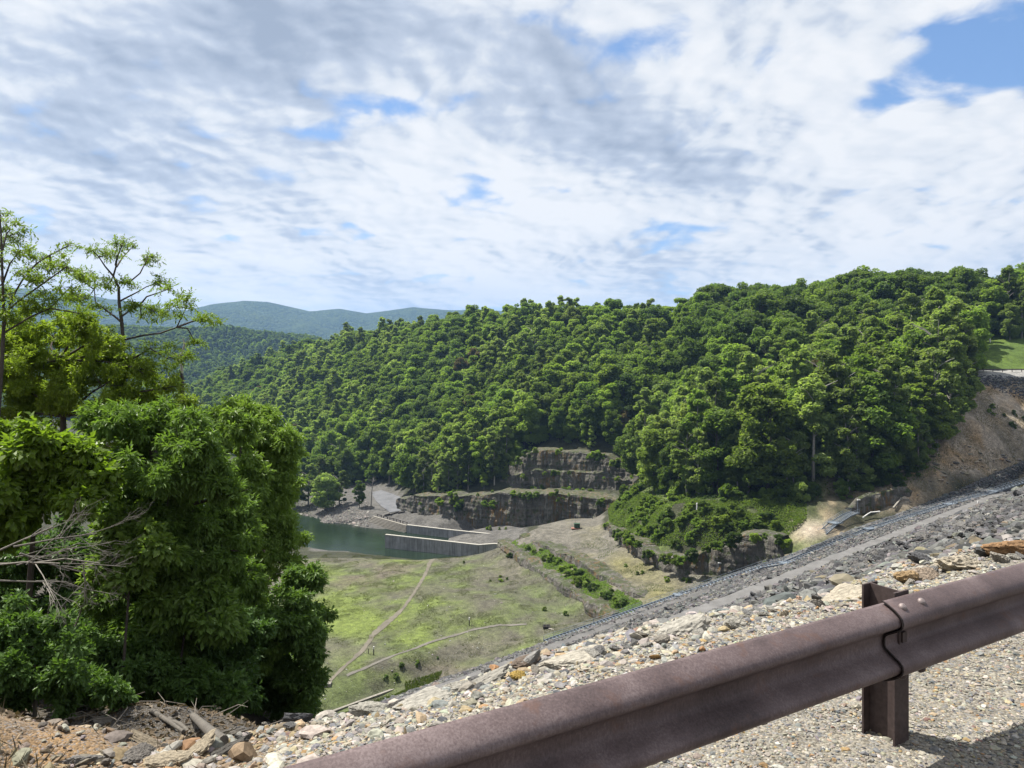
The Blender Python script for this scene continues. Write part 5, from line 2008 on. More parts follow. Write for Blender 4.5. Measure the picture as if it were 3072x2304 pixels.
for i in range(n):
    darkhill = tpx[i] > 2010 and yy[i] > 322
    belt = tpx[i] > 1930 and yy[i] <= 322
    front = yy[i] < 275 and tpx[i] > 1880
    v = u[i]
    if darkhill:
        kind[i] = [3, 4, 4, 3, 12, 0, 3, 4][int(v * 7.999)]
    elif front:
        kind[i] = [8, 9, 6, 7, 8, 5, 0, 2, 7, 10, 9, 12][int(v * 11.999)]
    elif belt:
        kind[i] = [8, 9, 7, 6, 0, 10, 11, 2, 7, 14, 14, 15][int(v * 11.999)]
    elif sn[i] > .25:
        kind[i] = [6, 0, 0, 1, 8, 11, 7, 9][int(v * 7.999)]
    elif sn[i] < -.35:
        kind[i] = [3, 4, 0, 12, 1, 3][int(v * 5.999)]
    else:
        kind[i] = [0, 1, 2, 15, 5, 12, 1, 14, 6, 11, 4, 7][int(v * 11.999)]
    if rt.uniform() < .012:
        kind[i] = 13
    if 1985 < tpx[i] < 2080 and yy[i] > 380:
        kind[i] = 11
scale = np.clip(1.10 + .23 * rt.normal(size=n), .6, 1.65) * np.where((yy < 275) & (tpx > 1900), 1.12, 1)
front_edge = np.interp(tpx, BASEPX, BASEPY) - tpy
scale *= np.where((front_edge < 22) & (tpx > 1500) & (tpx < 1900), .62, 1)
scale *= np.where((front_edge < 12), .8, 1)
scale *= np.where(yy > 560, 1.0, 1.0)
hts = np.array([s.h for s in SPEC])[kind] * scale
rds = np.array([s.r for s in SPEC])[kind] * scale
# leave out the trees other trees hide completely
zz = zz - np.where(front_edge > 40, 2.0, 0)
toppy = H - F * (zz + hts) / yy
order = np.argsort(yy)
hor = np.full(500, 9999.0)
show = np.zeros(n, bool)
share = np.zeros(n)
for i in order:
    b = int((tpx[i] + 400) / 8)
    w_ = max(1, int(rds[i] * F / yy[i] / 8 * .7))
    sl_ = slice(max(0, b - w_), min(500, b + w_ + 1))
    gap = hor[sl_].max() - toppy[i]
    show[i] = gap > -18
    share[i] = min(max(hor[sl_].mean() - toppy[i], 0), hts[i] * F / yy[i]) * rds[i] / yy[i] * F
    hor[sl_] = np.minimum(hor[sl_], toppy[i] + .12 * (hts[i] * F / yy[i]))
inview = (tpx > 620) & (tpx < 3080)
rank = np.where(show & inview, share, -1)
NIND = 262
ind = np.argsort(-rank)[:NIND]
isind = np.zeros(n, bool)
isind[ind] = True
# every shape needs one real tree of its own to copy from
for k in range(len(SPEC)):
    if not (isind & (kind == k)).any():
        c = np.where((kind == k) & show & inview)[0]
        if len(c):
            isind[c[np.argmax(share[c])]] = True


def zone_of(px, py, d):
    if px < 900:
        return 'on the lower wooded slope left of the river'
    if px < 1130:
        return 'on the wooded slope above the pale gravel road'
    if px < 1320:
        return 'above the left end of the lower rock tier'
    if px < 1520:
        return 'above the middle of the lower rock tier'
    if px < 1720:
        return 'above the left half of the upper rock tier'
    if px < 1900:
        return 'above the right half of the upper rock tier'
    if d < 262:
        if px < 2010:
            return 'just left of the white marker post'
        if px < 2130:
            return 'directly behind the white marker post'
        if px < 2280:
            return 'just right of the white marker post'
        if px < 2480:
            return 'above the short metal stairway'
        if px < 2650:
            return 'behind the dark rock outcrop'
        return 'beside the brown eroded bank'
    if px < 2150:
        return 'on the middle slope behind the white marker post'
    if px < 2450:
        return 'on the middle slope behind the short stairway'
    if px < 2700:
        return 'on the middle slope above the rock outcrop'
    if px < 2880:
        return 'on the middle slope above the brown bank'
    return 'at the edge of the grassy hill'


sets = {}
trees_made = []
for i in np.where(isind)[0]:
    s = SPEC[kind[i]]
    e = obj('forest_tree', None, None, (xx[i], yy[i], zz[i] - .3))
    e.rotation_euler = (0, 0, rt.uniform(0, 6.28))
    e.scale = (scale[i] * rt.uniform(.92, 1.08), scale[i] * rt.uniform(.92, 1.08), scale[i])
    c = obj('crown', s.crown, e)
    obj('trunk', s.trunk, e)
    if s.src is None:
        s.src = c
    mid_px, mid_py = tpx[i], (toppy[i] + tpy[i]) / 2
    sets.setdefault((s.look, zone_of(mid_px, mid_py, yy[i])), []).append((tpx[i], e))
for (look, zone), it in sets.items():
    it.sort(key=lambda q: q[0])
    for j, (_, e) in enumerate(it):
        if len(it) == 1:
            lab = f'only {look} tree {zone}'
        elif len(it) <= 20:
            lab = f'{ordn[j]} {look} tree from left {zone}'
        else:
            lab = f'{look} tree {zone}'
        tag(e, lab, 'tree', f'{look} trees {zone}')


def instancer(name, pts, rotz, scl, idx, sources, label, cat):
    """One object of kind stuff: copies of the sources stand on its points."""
    me = bpy.data.meshes.new(name)
    me.vertices.add(len(pts))
    me.vertices.foreach_set('co', np.ascontiguousarray(pts, np.float32).ravel())
    for nm, ty, key, val in (('rot', 'FLOAT_VECTOR', 'vector', np.stack([0 * rotz, 0 * rotz, rotz], -1)), ('scl', 'FLOAT_VECTOR', 'vector', scl), ('idx', 'INT', 'value', idx)):
        a = me.attributes.new(nm, ty, 'POINT')
        a.data.foreach_set(key, np.ascontiguousarray(val, np.int32 if ty == 'INT' else np.float32).ravel())
    o = obj(name, me)
    ng = bpy.data.node_groups.new(name + '_nodes', 'GeometryNodeTree')
    ng.interface.new_socket('Geometry', in_out='INPUT', socket_type='NodeSocketGeometry')
    ng.interface.new_socket('Geometry', in_out='OUTPUT', socket_type='NodeSocketGeometry')
    gi, go = ng.nodes.new('NodeGroupInput'), ng.nodes.new('NodeGroupOutput')
    jn = ng.nodes.new('GeometryNodeJoinGeometry')

    def na(nm, ty):
        q = ng.nodes.new('GeometryNodeInputNamedAttribute')
        q.data_type = ty
        q.inputs[0].default_value = nm
        return [s for s in q.outputs if s.enabled][0]
    ra, sa, ia = na('rot', 'FLOAT_VECTOR'), na('scl', 'FLOAT_VECTOR'), na('idx', 'INT')
    for k, src in enumerate(sources):
        if src is None:
            continue
        oi = ng.nodes.new('GeometryNodeObjectInfo')
        oi.inputs['Object'].default_value = src
        oi.inputs['As Instance'].default_value = False
        cmp_ = ng.nodes.new('FunctionNodeCompare')
        cmp_.data_type = 'INT'
        cmp_.operation = 'EQUAL'
        ins = [s for s in cmp_.inputs if s.enabled]
        ng.links.new(ia, ins[0])
        ins[1].default_value = k
        ip = ng.nodes.new('GeometryNodeInstanceOnPoints')
        ng.links.new(gi.outputs[0], ip.inputs['Points'])
        ng.links.new(cmp_.outputs[0], ip.inputs['Selection'])
        ng.links.new(oi.outputs['Geometry'], ip.inputs['Instance'])
        ng.links.new(ra, ip.inputs['Rotation'])
        ng.links.new(sa, ip.inputs['Scale'])
        ng.links.new(ip.outputs[0], jn.inputs[0])
    ng.links.new(jn.outputs[0], go.inputs[0])
    md = o.modifiers.new('scatter', 'NODES')
    md.node_group = ng
    return tag(o, label, cat, kind='stuff')


SRC = [s.src for s in SPEC]
rest = np.where(show & ~isind)[0]
instancer('forest', np.stack([xx[rest], yy[rest], zz[rest] - .3], -1), rt.uniform(0, 6.28, len(rest)), np.repeat(scale[rest][:, None], 3, 1), kind[rest], SRC, 'rest of the broadleaf forest covering the far hillside', 'forest')
print('forest', n, show.sum(), len(rest), isind.sum())

# wood on the lower hill and the blue mountains
mv = MID[:-1, :-1] + (MID[1:, 1:] - MID[:-1, :-1]) * rt.uniform(0, 1, MID[:-1, :-1].shape[:2])[..., None]


def hill_points(G, cell_, pxa, pxb, rng, dmax):
    a = G[:-1, :-1]
    e1, e2 = G[1:, :-1] - a, G[:-1, 1:] - a
    area = np.linalg.norm(np.cross(e1, e2), axis=-1)
    px, py = PROJ(a)
    cnt = rng.poisson(np.where((px > pxa) & (px < pxb) & (a[..., 1] < dmax), area / cell_ ** 2, 0))
    ii = np.repeat(np.arange(cnt.size), cnt.ravel())
    f1, f2 = rng.uniform(0, 1, (2, len(ii), 1))
    return a.reshape(-1, 3)[ii] + e1.reshape(-1, 3)[ii] * f1 + e2.reshape(-1, 3)[ii] * f2


hp = hill_points(MID, 10.5, -60, 1150, rt, 1900)
print('mid hill', len(hp))
kk = rt.choice([0, 1, 2, 3, 4, 12, 5], len(hp), p=[.2, .15, .15, .15, .15, .12, .08])
instancer('wooded_hill_trees', hp - [0, 0, 3], rt.uniform(0, 6.28, len(hp)), np.repeat(rt.uniform(.75, 1.15, (len(hp), 1)), 3, 1), kk, SRC, 'dark trees covering the lower hill beyond the valley', 'forest')

# ------------------------------------------------------------------ trees on the river bank, shrubs, undergrowth


def lone_tree(label, px, py, k, sc, grp=None, name='riverside_tree', d=None, sx=1.0):
    p = P(px, py, d) if d else ray_ground(px, py)
    s = SPEC[k]
    e = obj(name, None, None, (p[0], p[1], p[2] - .2))
    e.rotation_euler = (0, 0, rt.uniform(0, 6.28))
    e.scale = (sc * sx, sc * sx, sc)
    obj('crown', s.crown, e)
    obj('trunk', s.trunk, e)
    return tag(e, label, 'tree', grp)


lone_tree('tallest pale green tree on the far river bank, left of the gravel road', 925, 1518, 7, .98, sx=1.35, d=381)
lone_tree('pale green tree at the water edge behind the near tree mass', 885, 1520, 8, .95, sx=1.3, d=378)
lone_tree('broad pale tree over the rocks of the far bank', 985, 1532, 14, .98, sx=1.35, d=366)
lone_tree('smaller pale tree between the bank rocks and the gravel road', 1018, 1514, 7, .78, sx=1.35, d=372)
lone_tree('pale tree behind the tallest river bank tree', 960, 1490, 6, .95, sx=1.3, d=400)
lone_tree('round-headed green tree on a bare trunk beside the gravel road', 1078, 1517, 11, .72, sx=1.0, d=362)
lone_tree('green tree where the gravel road disappears into the forest', 1115, 1452, 0, .6)
lone_tree('small yellow-green tree on the ledge above the concrete walls', 1452, 1475, 10, .55)


def bare_tree(label, base, h, mat, seed, name='dead_tree', spread=.34, thick=.02, cat='dead tree'):
    rng = np.random.default_rng(seed)
    t = thing(name, label, cat, tuple(base))
    B = MB()
    lean = rng.normal(size=2) * .04 * h
    tp = np.array([(0, 0, -.3), (lean[0] * .3, lean[1] * .3, h * .4), (lean[0] * .8, lean[1] * .8, h * .75), (lean[0], lean[1], h)])
    B.tube(tp, [h * thick, h * thick * .75, h * thick * .4, .02], 7)
    part('trunk', B, mat, t, smooth=True)
    B = MB()
    for i in range(11):
        f = rng.uniform(.3, .92)
        p = np.array([np.interp(f * h, tp[:, 2], tp[:, q]) for q in range(3)])
        a = rng.uniform(0, 6.28)
        L = h * spread * (1.15 - f) * rng.uniform(.7, 1.3)
        e = p + np.array([math.cos(a) * L, math.sin(a) * L, L * rng.uniform(.4, 1.1)])
        B.tube([p, p * .5 + e * .5 + [0, 0, L * .08], e], [h * thick * .35, h * thick * .22, .012], 5)
        for _ in range(2):
            q = p + (e - p) * rng.uniform(.4, .9)
            g = q + rng.normal(size=3) * L * .25 + [0, 0, L * .25]
            B.tube([q, g], [h * thick * .15, .01], 4)
    part('branches', B, mat, t, smooth=True)
    return t


bare_tree('bare grey dead tree standing beside the gravel road', P(1113, 1522, 358), 17, BARK_GREY, 3)

SHRUBS = [(forest_crown(500 + i, 1.0 * 2.2, 1.6, 'shrub'), m_, lk) for i, (m_, lk) in enumerate([(L_MID, 'green'), (L_DARK, 'dark green'), (L_YEL, 'yellow-green'), (L_MID, 'green'), (L_PALE, 'pale green')])]
SHM = [(make_mesh('shrub', V * 1.0, T, m_, vals={'tint': ti}), lk) for (V, T, ti), m_, lk in SHRUBS]
rs = np.random.default_rng(8)


def shrubs(where, n, pick, rad, kinds, grp):
    its = []
    for _ in range(n):
        px, py = pick()
        p = ray_ground(px, py)
        k = int(rs.choice(kinds))
        me, lk = SHM[k]
        r = rs.uniform(*rad)
        o = obj('shrub', me, None, (p[0], p[1], p[2] - .15 * r))
        o.scale = (r / 1.6, r / 1.6, r / 1.6 * rs.uniform(.75, 1.25))
        o.rotation_euler = (0, 0, rs.uniform(0, 6.28))
        its.append((px, lk, o))
    by = {}
    for q in its:
        by.setdefault(q[1], []).append(q)
    for lk, L in by.items():
        L.sort(key=lambda q: q[0])
        for j, (_, _, o) in enumerate(L):
            lab = f'only {lk} shrub {where}' if len(L) == 1 else f'{ordn[min(j, 19)]} {lk} shrub from left {where}'
            tag(o, lab, 'shrub', grp)


def along(pts, jx, jy):
    pts = np.array(pts, float)

    def f():
        u_ = rs.uniform(0, len(pts) - 1)
        i = int(u_)
        q = pts[i] + (pts[min(i + 1, len(pts) - 1)] - pts[i]) * (u_ - i)
        return q[0] + rs.uniform(-jx, jx), q[1] + rs.uniform(-jy, jy)
    return f


shrubs('on the bushy slope above the dark rock face', 26, along([(1850, 1500), (1900, 1560), (2000, 1600), (2100, 1610), (2200, 1590), (2290, 1580)], 34, 46), (1.4, 3.0), [0, 1, 3, 1, 2, 0], 'shrubs on the bushy slope')
shrubs('on the bushy slope below the white marker post', 24, along([(1990, 1545), (2060, 1560), (2130, 1560), (2200, 1560), (2270, 1560), (2330, 1590)], 30, 34), (1.3, 2.6), [0, 1, 3, 2, 4, 0], 'shrubs below the white marker post')
shrubs('on the upper bushy slope beside the rock tiers', 12, along([(1840, 1470), (1880, 1500), (1940, 1520), (2000, 1530)], 25, 25), (1.4, 2.8), [0, 1, 3, 4, 0], 'shrubs on the upper bushy slope')
shrubs('between the ledges of the rock plateau', 34, along([(1560, 1640), (1640, 1680), (1700, 1720), (1760, 1760), (1820, 1795), (1870, 1820)], 18, 17), (.8, 2.0), [0, 3, 2, 1, 4], 'shrubs between the plateau ledges')
shrubs('on the ledge between the rock tiers', 14, along([(1500, 1478), (1600, 1474), (1720, 1478), (1810, 1484)], 14, 4), (.9, 2.2), [0, 2, 2, 4], 'shrubs on the ledge between the rock tiers')
shrubs('at the left end of the upper rock tier', 7, along([(1490, 1400), (1510, 1440), (1540, 1400), (1560, 1375)], 14, 14), (1.4, 3.2), [0, 1, 3, 4], 'shrubs at the left end of the upper rock tier')
shrubs('at the right end of the upper rock tier', 8, along([(1880, 1410), (1900, 1440), (1880, 1470), (1930, 1480)], 14, 14), (1.6, 3.2), [0, 1, 3, 4], 'shrubs at the right end of the upper rock tier')
shrubs('overhanging the left end of the lower rock tier', 12, along([(1220, 1498), (1300, 1494), (1400, 1490), (1470, 1486)], 14, 8), (1.4, 3.0), [0, 1, 3, 4], 'shrubs over the lower rock tier')
shrubs('at the slope foot beside the short stairway', 14, along([(2280, 1500), (2360, 1498), (2450, 1490), (2540, 1478), (2640, 1462), (2740, 1430)], 24, 16), (1.2, 2.6), [0, 1, 3, 2, 1], 'shrubs at the slope foot')
shrubs('in the damp grass below the dark rock face', 8, along([(1850, 1690), (1930, 1725), (2020, 1745), (2120, 1740), (2180, 1735)], 14, 8), (.5, 1.1), [0, 3, 2, 4], 'shrubs in the damp grass')
shrubs('under the front trees right of the white marker post', 30, along([(2110, 1494), (2200, 1492), (2320, 1496), (2440, 1486), (2560, 1470), (2660, 1446), (2760, 1400)], 24, 9), (1.8, 3.8), [0, 1, 1, 3, 4], 'shrubs under the front trees')
shrubs('under the front trees left of the white marker post', 8, along([(1930, 1470), (2000, 1488), (2075, 1492)], 20, 9), (1.8, 3.6), [0, 1, 3], 'shrubs under the front trees')
shrubs('in the gravel lot behind the concrete walls', 4, along([(1430, 1580), (1480, 1588), (1530, 1590)], 12, 4), (.7, 1.4), [0, 3, 4], 'shrubs in the gravel lot')
shrubs('on the stony flank of the meadow', 8, along([(1376, 1672), (1450, 1720), (1560, 1760), (1640, 1820), (1700, 1850)], 20, 14), (.4, 1.0), [0, 2, 3], 'shrubs on the flank of the meadow')
shrubs('on the meadow bank above the ditch', 5, along([(1200, 2005), (1240, 1990), (1330, 1985), (1120, 2060)], 20, 12), (.4, 1.0), [1, 0, 1], 'shrubs on the meadow bank')
shrubs('on the brown eroded bank', 10, along([(2900, 1200), (2970, 1235), (3030, 1240), (3060, 1260), (2870, 1350)], 20, 14), (.5, 1.3), [4, 1, 3, 4], 'shrubs on the brown bank')
for lab, px, py, h, sd in [('dry leafless bush on the brown bank below the dark slate stones', 2927, 1180, 2.6, 4), ('dry leafless bush lower on the brown bank', 2895, 1212, 1.6, 5)]:
    bare_tree(lab, ray_ground(px, py), h, BARK, sd, 'dry_bush', .7, .02, 'bush')
for where, line, cnt, rad in [('along the brow of the dark rock face', [(1800, 1574, 266), (1860, 1594, 240), (1910, 1632, 221), (1975, 1674, 210), (2050, 1672, 204), (2140, 1642, 200), (2215, 1610, 197), (2290, 1602, 194), (2335, 1616, 191), (2366, 1655, 190)], 34, (.9, 2.1)),
                              ('along the top of the upper rock tier', [(1520, 1400, 343), (1570, 1366, 341), (1640, 1350, 340), (1740, 1354, 336), (1830, 1374, 330), (1890, 1416, 324)], 16, (1.0, 2.6)),
                              ('on the ledge along the lower tier top', [(1300, 1488, 337), (1400, 1483, 329), (1500, 1478, 322), (1600, 1478, 317), (1720, 1480, 312), (1820, 1494, 305)], 16, (.8, 1.9)),
                              ('clinging to the middle of the upper rock tier', [(1545, 1424, 338), (1640, 1414, 334), (1740, 1416, 331), (1860, 1430, 323)], 9, (.8, 1.9)),
                              ('hanging on the left half of the lower rock tier', [(1240, 1505, 344), (1330, 1506, 335), (1420, 1512, 327), (1500, 1500, 321)], 10, (1.0, 2.5)),
                              ('hanging on the right half of the lower rock tier', [(1560, 1492, 318), (1660, 1490, 314), (1760, 1498, 310), (1820, 1510, 305)], 6, (.7, 1.4)),
                              ('on the lower ledge in front of the bare plateau', [(1500, 1640, 264), (1580, 1690, 243), (1660, 1740, 225), (1740, 1790, 210), (1810, 1835, 197)], 11, (.6, 1.4))]:
    its = []
    ln = np.array(line, float)
    for _ in range(cnt):
        u_ = rs.uniform(0, len(ln) - 1.001)
        q = ln[int(u_)] + (ln[int(u_) + 1] - ln[int(u_)]) * (u_ % 1)
        px, py = q[0] + rs.uniform(-12, 12), q[1] + rs.uniform(-9, 9)
        k = int(rs.choice([0, 3, 1, 4, 2]))
        r = rs.uniform(*rad)
        p = P(px, py, q[2] - 1.0)
        o = obj('shrub', SHM[k][0], None, (p[0], p[1], p[2] - r * .7))
        o.scale = (r / 1.6, r / 1.6, r / 1.6)
        o.rotation_euler = (0, 0, rs.uniform(0, 6.28))
        its.append((px, SHM[k][1], o))
    by = {}
    for q in its:
        by.setdefault(q[1], []).append(q)
    for lk, L in by.items():
        L.sort(key=lambda q: q[0])
        for j, (_, _, o) in enumerate(L):
            tag(o, f'only {lk} shrub {where}' if len(L) == 1 else f'{ordn[j]} {lk} shrub from left {where}', 'shrub', f'shrubs {where}')
p = ray_ground(2968, 1240)
o = obj('yellow_bush', SHM[2][0], None, tuple(p))
o.scale = (.55, .55, .7)
tag(o, 'small bright yellow bush on the brown bank', 'shrub')
a = ray_ground(2768, 1398)
t = thing('fallen_log', 'grey fallen log lying on the brown bank', 'log', tuple(a))
B = MB()
b_ = ray_ground(2832, 1422) - a
B.tube([np.array([0, 0, .2]), b_ * .5 + [0, 0, .35], b_ + [0, 0, .2]], [.3, .26, .16], 8)
part('stem', B, BARK_GREY, t)
B = MB()
B.tube([b_ * .4 + [0, 0, .3], b_ * .5 + [.8, -.6, 1.2]], [.1, .03], 6)
part('branch_stub', B, BARK_GREY, t)


# broken rock and ledges on the brown bank
rk = np.random.default_rng(61)
ss, sz_ = [], []
while len(ss) < 1500:
    px, py = rk.uniform(2640, 3120), rk.uniform(1180, 1520)
    lim = np.interp(px, [2640, 2740, 2850, 2950, 3120], [1440, 1400, 1325, 1180, 1180])
    q = ray_ground(px, py)
    if py < lim or q[1] > 262:
        continue
    big = 1330 < py < 1450 and rk.uniform() < .10
    ss.append(q)
    sz_.append(rk.uniform(.7, 1.7) if big else .16 * math.exp(.55 * rk.normal()))
ss, sz_ = np.array(ss), np.array(sz_)
o = scatter_rocks('bank_stones', ss - [0, 0, .05], sz_, palette(len(ss), [(3, (.17, .155, .13)), (3, (.12, .112, .10)), (2, (.26, .22, .165)), (1, (.24, .165, .09))], rk), RIP, ROCK1, .35, 29, .5)
tag(o, 'broken grey and tan rock strewn over the brown bank', 'stones', kind='stuff')


# low growth: many small leaves and blades near the ground
def cover(name, label, region, n, hgt, leaf, mat, rng, dens=None):
    P_ = []
    x0, x1, y0, y1 = region
    px, py = rng.uniform(x0, x1, n), rng.uniform(y0, y1, n)
    return px, py


def world_cover(name, label, x0, x1, y0, y1, n, test, hgt, leaf, mat, rng, cat, blade=False):
    x, y = rng.uniform(x0, x1, n), rng.uniform(y0, y1, n)
    z = gnd(x, y)
    px, py = PROJ(np.stack([x, y, z], -1))
    k = test(x, y, z, px, py)
    x, y, z = x[k], y[k], z[k]
    m = len(x)
    cl = np.clip(fbm2(x, y, 3.0, 2, 91) + .4, 0.1, 1.2)
    c = np.stack([x, y, z + hgt * cl * rng.uniform(.1, 1, m)], -1)
    if blade:
        ax = unit(np.stack([rng.normal(size=m) * .35, rng.normal(size=m) * .35, np.ones(m)], -1))
        nm = unit(rng.normal(size=(m, 3)))
        V, T = leaf_quads(c, ax, nm, leaf * rng.uniform(.7, 1.5, m), leaf * .3 * rng.uniform(.6, 1.4, m))
    else:
        nm = unit(np.array([0, -.2, 1]) + rng.normal(size=(m, 3)) * .6)
        ax = unit(np.cross(nm, rng.normal(size=(m, 3))))
        V, T = leaf_quads(c, ax, nm, leaf * rng.uniform(.6, 1.4, m), leaf * .8 * rng.uniform(.6, 1.4, m))
    o = obj(name, make_mesh(name, V, T, mat, vals={'tint': np.repeat(rng.uniform(0, 1, m), 4)}))
    return tag(o, label, cat, kind='stuff')


rc = np.random.default_rng(44)
world_cover('undergrowth', 'low green plants covering the bushy slope above the dark rock face', 15, 130, 195, 300, 300000,
            lambda x, y, z, px, py: (px > 1790) & (px < 2420) & (z > -57.5) & (py > np.interp(px, [1800, 2000, 2300, 2420], [1440, 1500, 1505, 1500])) & (fbm2(x, y, 6.0, 3, 5) > -.55) & (py < np.interp(px, [1790, 2330, 2420], [1640, 1640, 1560])), 1.5, .46, L_MID, rc, 'undergrowth')
world_cover('meadow_grass', 'short patchy grass and weeds on the meadow', -75, 30, 140, 285, 260000,
            lambda x, y, z, px, py: (z < -66) & (z > -76) & (fbm2(x, y, 5.0, 4, 6) + .5 * fbm2(x, y, 1.3, 2, 7) > .18) & (px > 900) & (px < 1800), .22, .26, leaf_mat('meadow_blade', [(0, (.08, .10, .028)), (.5, (.115, .135, .036)), (1, (.16, .15, .060))], .3), rc, 'grass', True)
ss = []
rq = np.random.default_rng(55)
while len(ss) < 1500:
    q = ray_ground(rq.uniform(960, 1760), rq.uniform(1690, 2120))
    if q[2] < -66 and rq.uniform() < .35 + .6 * (vnoise(np.array([[q[0] / 9, q[1] / 9, 0]]), 5)[0] > .1):
        ss.append(q)
ss = np.array(ss)
o = scatter_rocks('meadow_stones', ss + [0, 0, .05], .13 * np.exp(.5 * rq.normal(size=len(ss))), palette(len(ss), [(3, (.21, .20, .18)), (3, (.15, .14, .125)), (1.2, (.30, .29, .27))], rq), RIP, ROCK0, .6, 19, .7)
tag(o, 'small pale stones strewn over the meadow', 'stones', kind='stuff')
world_cover('damp_grass', 'taller green grass below the dark rock face and on the plateau', 0, 90, 185, 300, 60000,
            lambda x, y, z, px, py: (z > -66) & (z < -59) & (px > 1700) & (px < 2250) & (fbm2(x, y, 8.0, 3, 8) > .05) & (py > np.interp(px, [1700, 1800, 1900, 2000, 2250], [1640, 1610, 1660, 1700, 1700])), .35, .40, leaf_mat('damp_blade', [(0, (.05, .085, .022)), (1, (.11, .145, .04))], .3), rc, 'grass', True)
world_cover('ledge_plants', 'dense low plants on the sloping band between the plateau ledges', 0, 45, 185, 280, 120000,
            lambda x, y, z, px, py: (px > 1535) & (px < 1925) & (py > np.interp(px, [1535, 1660, 1750, 1850, 1935], [1612, 1650, 1704, 1768, 1815])) & (py < np.interp(px, [1520, 1610, 1740, 1838, 1925], [1650, 1706, 1796, 1846, 1850])) & (fbm2(x, y, 5.0, 3, 12) > -.35), 1.1, .36, L_MID, rc, 'undergrowth')
world_cover('ditch_reeds', 'bright green reeds and grass along the ditch', -48, 20, 140, 175, 60000,
            lambda x, y, z, px, py: (z < -73.5) & (px > 930) & (py > np.interp(px, [930, 1330, 1700], [2125, 2005, 1905]) - 22) & ((np.abs(py - np.interp(px, [930, 1330, 1700], [2190, 2045, 1930])) < 14) | ((px > 1215) & (py > np.interp(px, [930, 1330, 1700], [2125, 2005, 1905]) + 8))), .6, .6, leaf_mat('reed_blade', [(0, (.07, .12, .02)), (1, (.15, .19, .035))], .3), rc, 'reeds', True)
world_cover('bank_scrub', 'dry brown grass and low scrub on the eroded bank', 95, 215, 195, 268, 90000,
            lambda x, y, z, px, py: (px > 2560) & (px < 3150) & (py > 1165) & (py < 1500) & (fbm2(x, y, 7.0, 3, 9) > -.25), .5, .46, leaf_mat('dry_blade', [(0, (.15, .125, .08)), (.6, (.27, .225, .155)), (1, (.15, .155, .065))], .2), rc, 'scrub', True)
world_cover('forest_floor_plants', 'low shade plants under the front trees', -20, 150, 195, 330, 60000,
            lambda x, y, z, px, py: (py < np.interp(px, BASEPX, BASEPY) + 14) & (py > np.interp(px, BASEPX, BASEPY) - 60) & (px > 1880) & (px < 2820), 1.6, .5, L_DARK, rc, 'undergrowth')
# ------------------------------------------------------------------ near trees on the left
N_OAK = leaf_mat('near_leaf_green', [(0.0, (.080, .140, .034)), (0.5, (.122, .196, .044)), (1.0, (.180, .255, .060))], .44, rough=.45, spec=.25, rnd=.1)
N_DARK = leaf_mat('near_leaf_dark', [(0.0, (.050, .098, .028)), (0.5, (.078, .140, .036)), (1.0, (.120, .190, .050))], .40, rough=.45, spec=.22, rnd=.1)
N_YEL = leaf_mat('near_leaf_yellow', [(0.0, (.100, .165, .022)), (0.5, (.150, .225, .030)), (1.0, (.210, .270, .044))], .48, rough=.42, spec=.35, rnd=.1)
N_LOC = leaf_mat('locust_leaf', [(0.0, (.110, .170, .026)), (0.5, (.165, .230, .034)), (1.0, (.225, .285, .048))], .52, rough=.45, spec=.3, rnd=.1)
TWIG = plain('pale_dead_twig', (.19, .175, .152), .9, .25, 20, .3)
LIMB = plain('dark_limb', (.062, .052, .044), .9, .35, 10, .4)
STEMG = plain('grey_stem', (.17, .15, .125), .9, .3, 10, .3)


def sprigs(c, d, k, leaf, wid, rng, droop=.35, gather=1.0):
    """k leaves fanned along a short twig at each point."""
    n = len(c)
    tw = unit(d * .8 + rng.normal(size=(n, 3)) * .55 + np.array([0, 0, -.05]))
    s1 = unit(np.cross(tw, rng.normal(size=(n, 3))))
    lt = rng.uniform(0, 1, n)
    C_, A_, N_, L_, T_ = [], [], [], [], []
    for j in range(k):
        f = (j + .5) / k
        side = s1 * (1 if j % 2 else -1)
        ax = unit(tw * (.35 + .5 * f) + side * .8 * (1.1 - f) + np.array([0, 0, -droop]) + rng.normal(size=(n, 3)) * .28)
        pos = c + tw * (leaf * 1.5 * gather * (f - .3)) + ax * leaf * .5
        C_.append(pos)
        A_.append(ax)
        N_.append(unit(np.array([0, 0, 1.0]) + d * .35 + rng.normal(size=(n, 3)) * .45))
        L_.append(leaf * rng.uniform(.65, 1.2, n))
        T_.append(np.clip(.6 * lt + .4 * rng.uniform(0, 1, n), 0, 1))
    C_, A_, N_, L_, T_ = [np.concatenate(q) for q in (C_, A_, N_, L_, T_)]
    V, T = leaf_quads(C_, A_, N_, L_, L_ * wid, .18)
    return V, T, np.repeat(T_, 4)


def px_lobes(items, d, jd, rng):
    out = []
    for it in items:
        px, py, r = it[:3]
        dd = d + (it[3] if len(it) > 3 else rng.uniform(-jd, jd))
        p = P(px, py, dd)
        out.append((p[0], p[1], p[2], r * dd / F * 1.04))
    return out


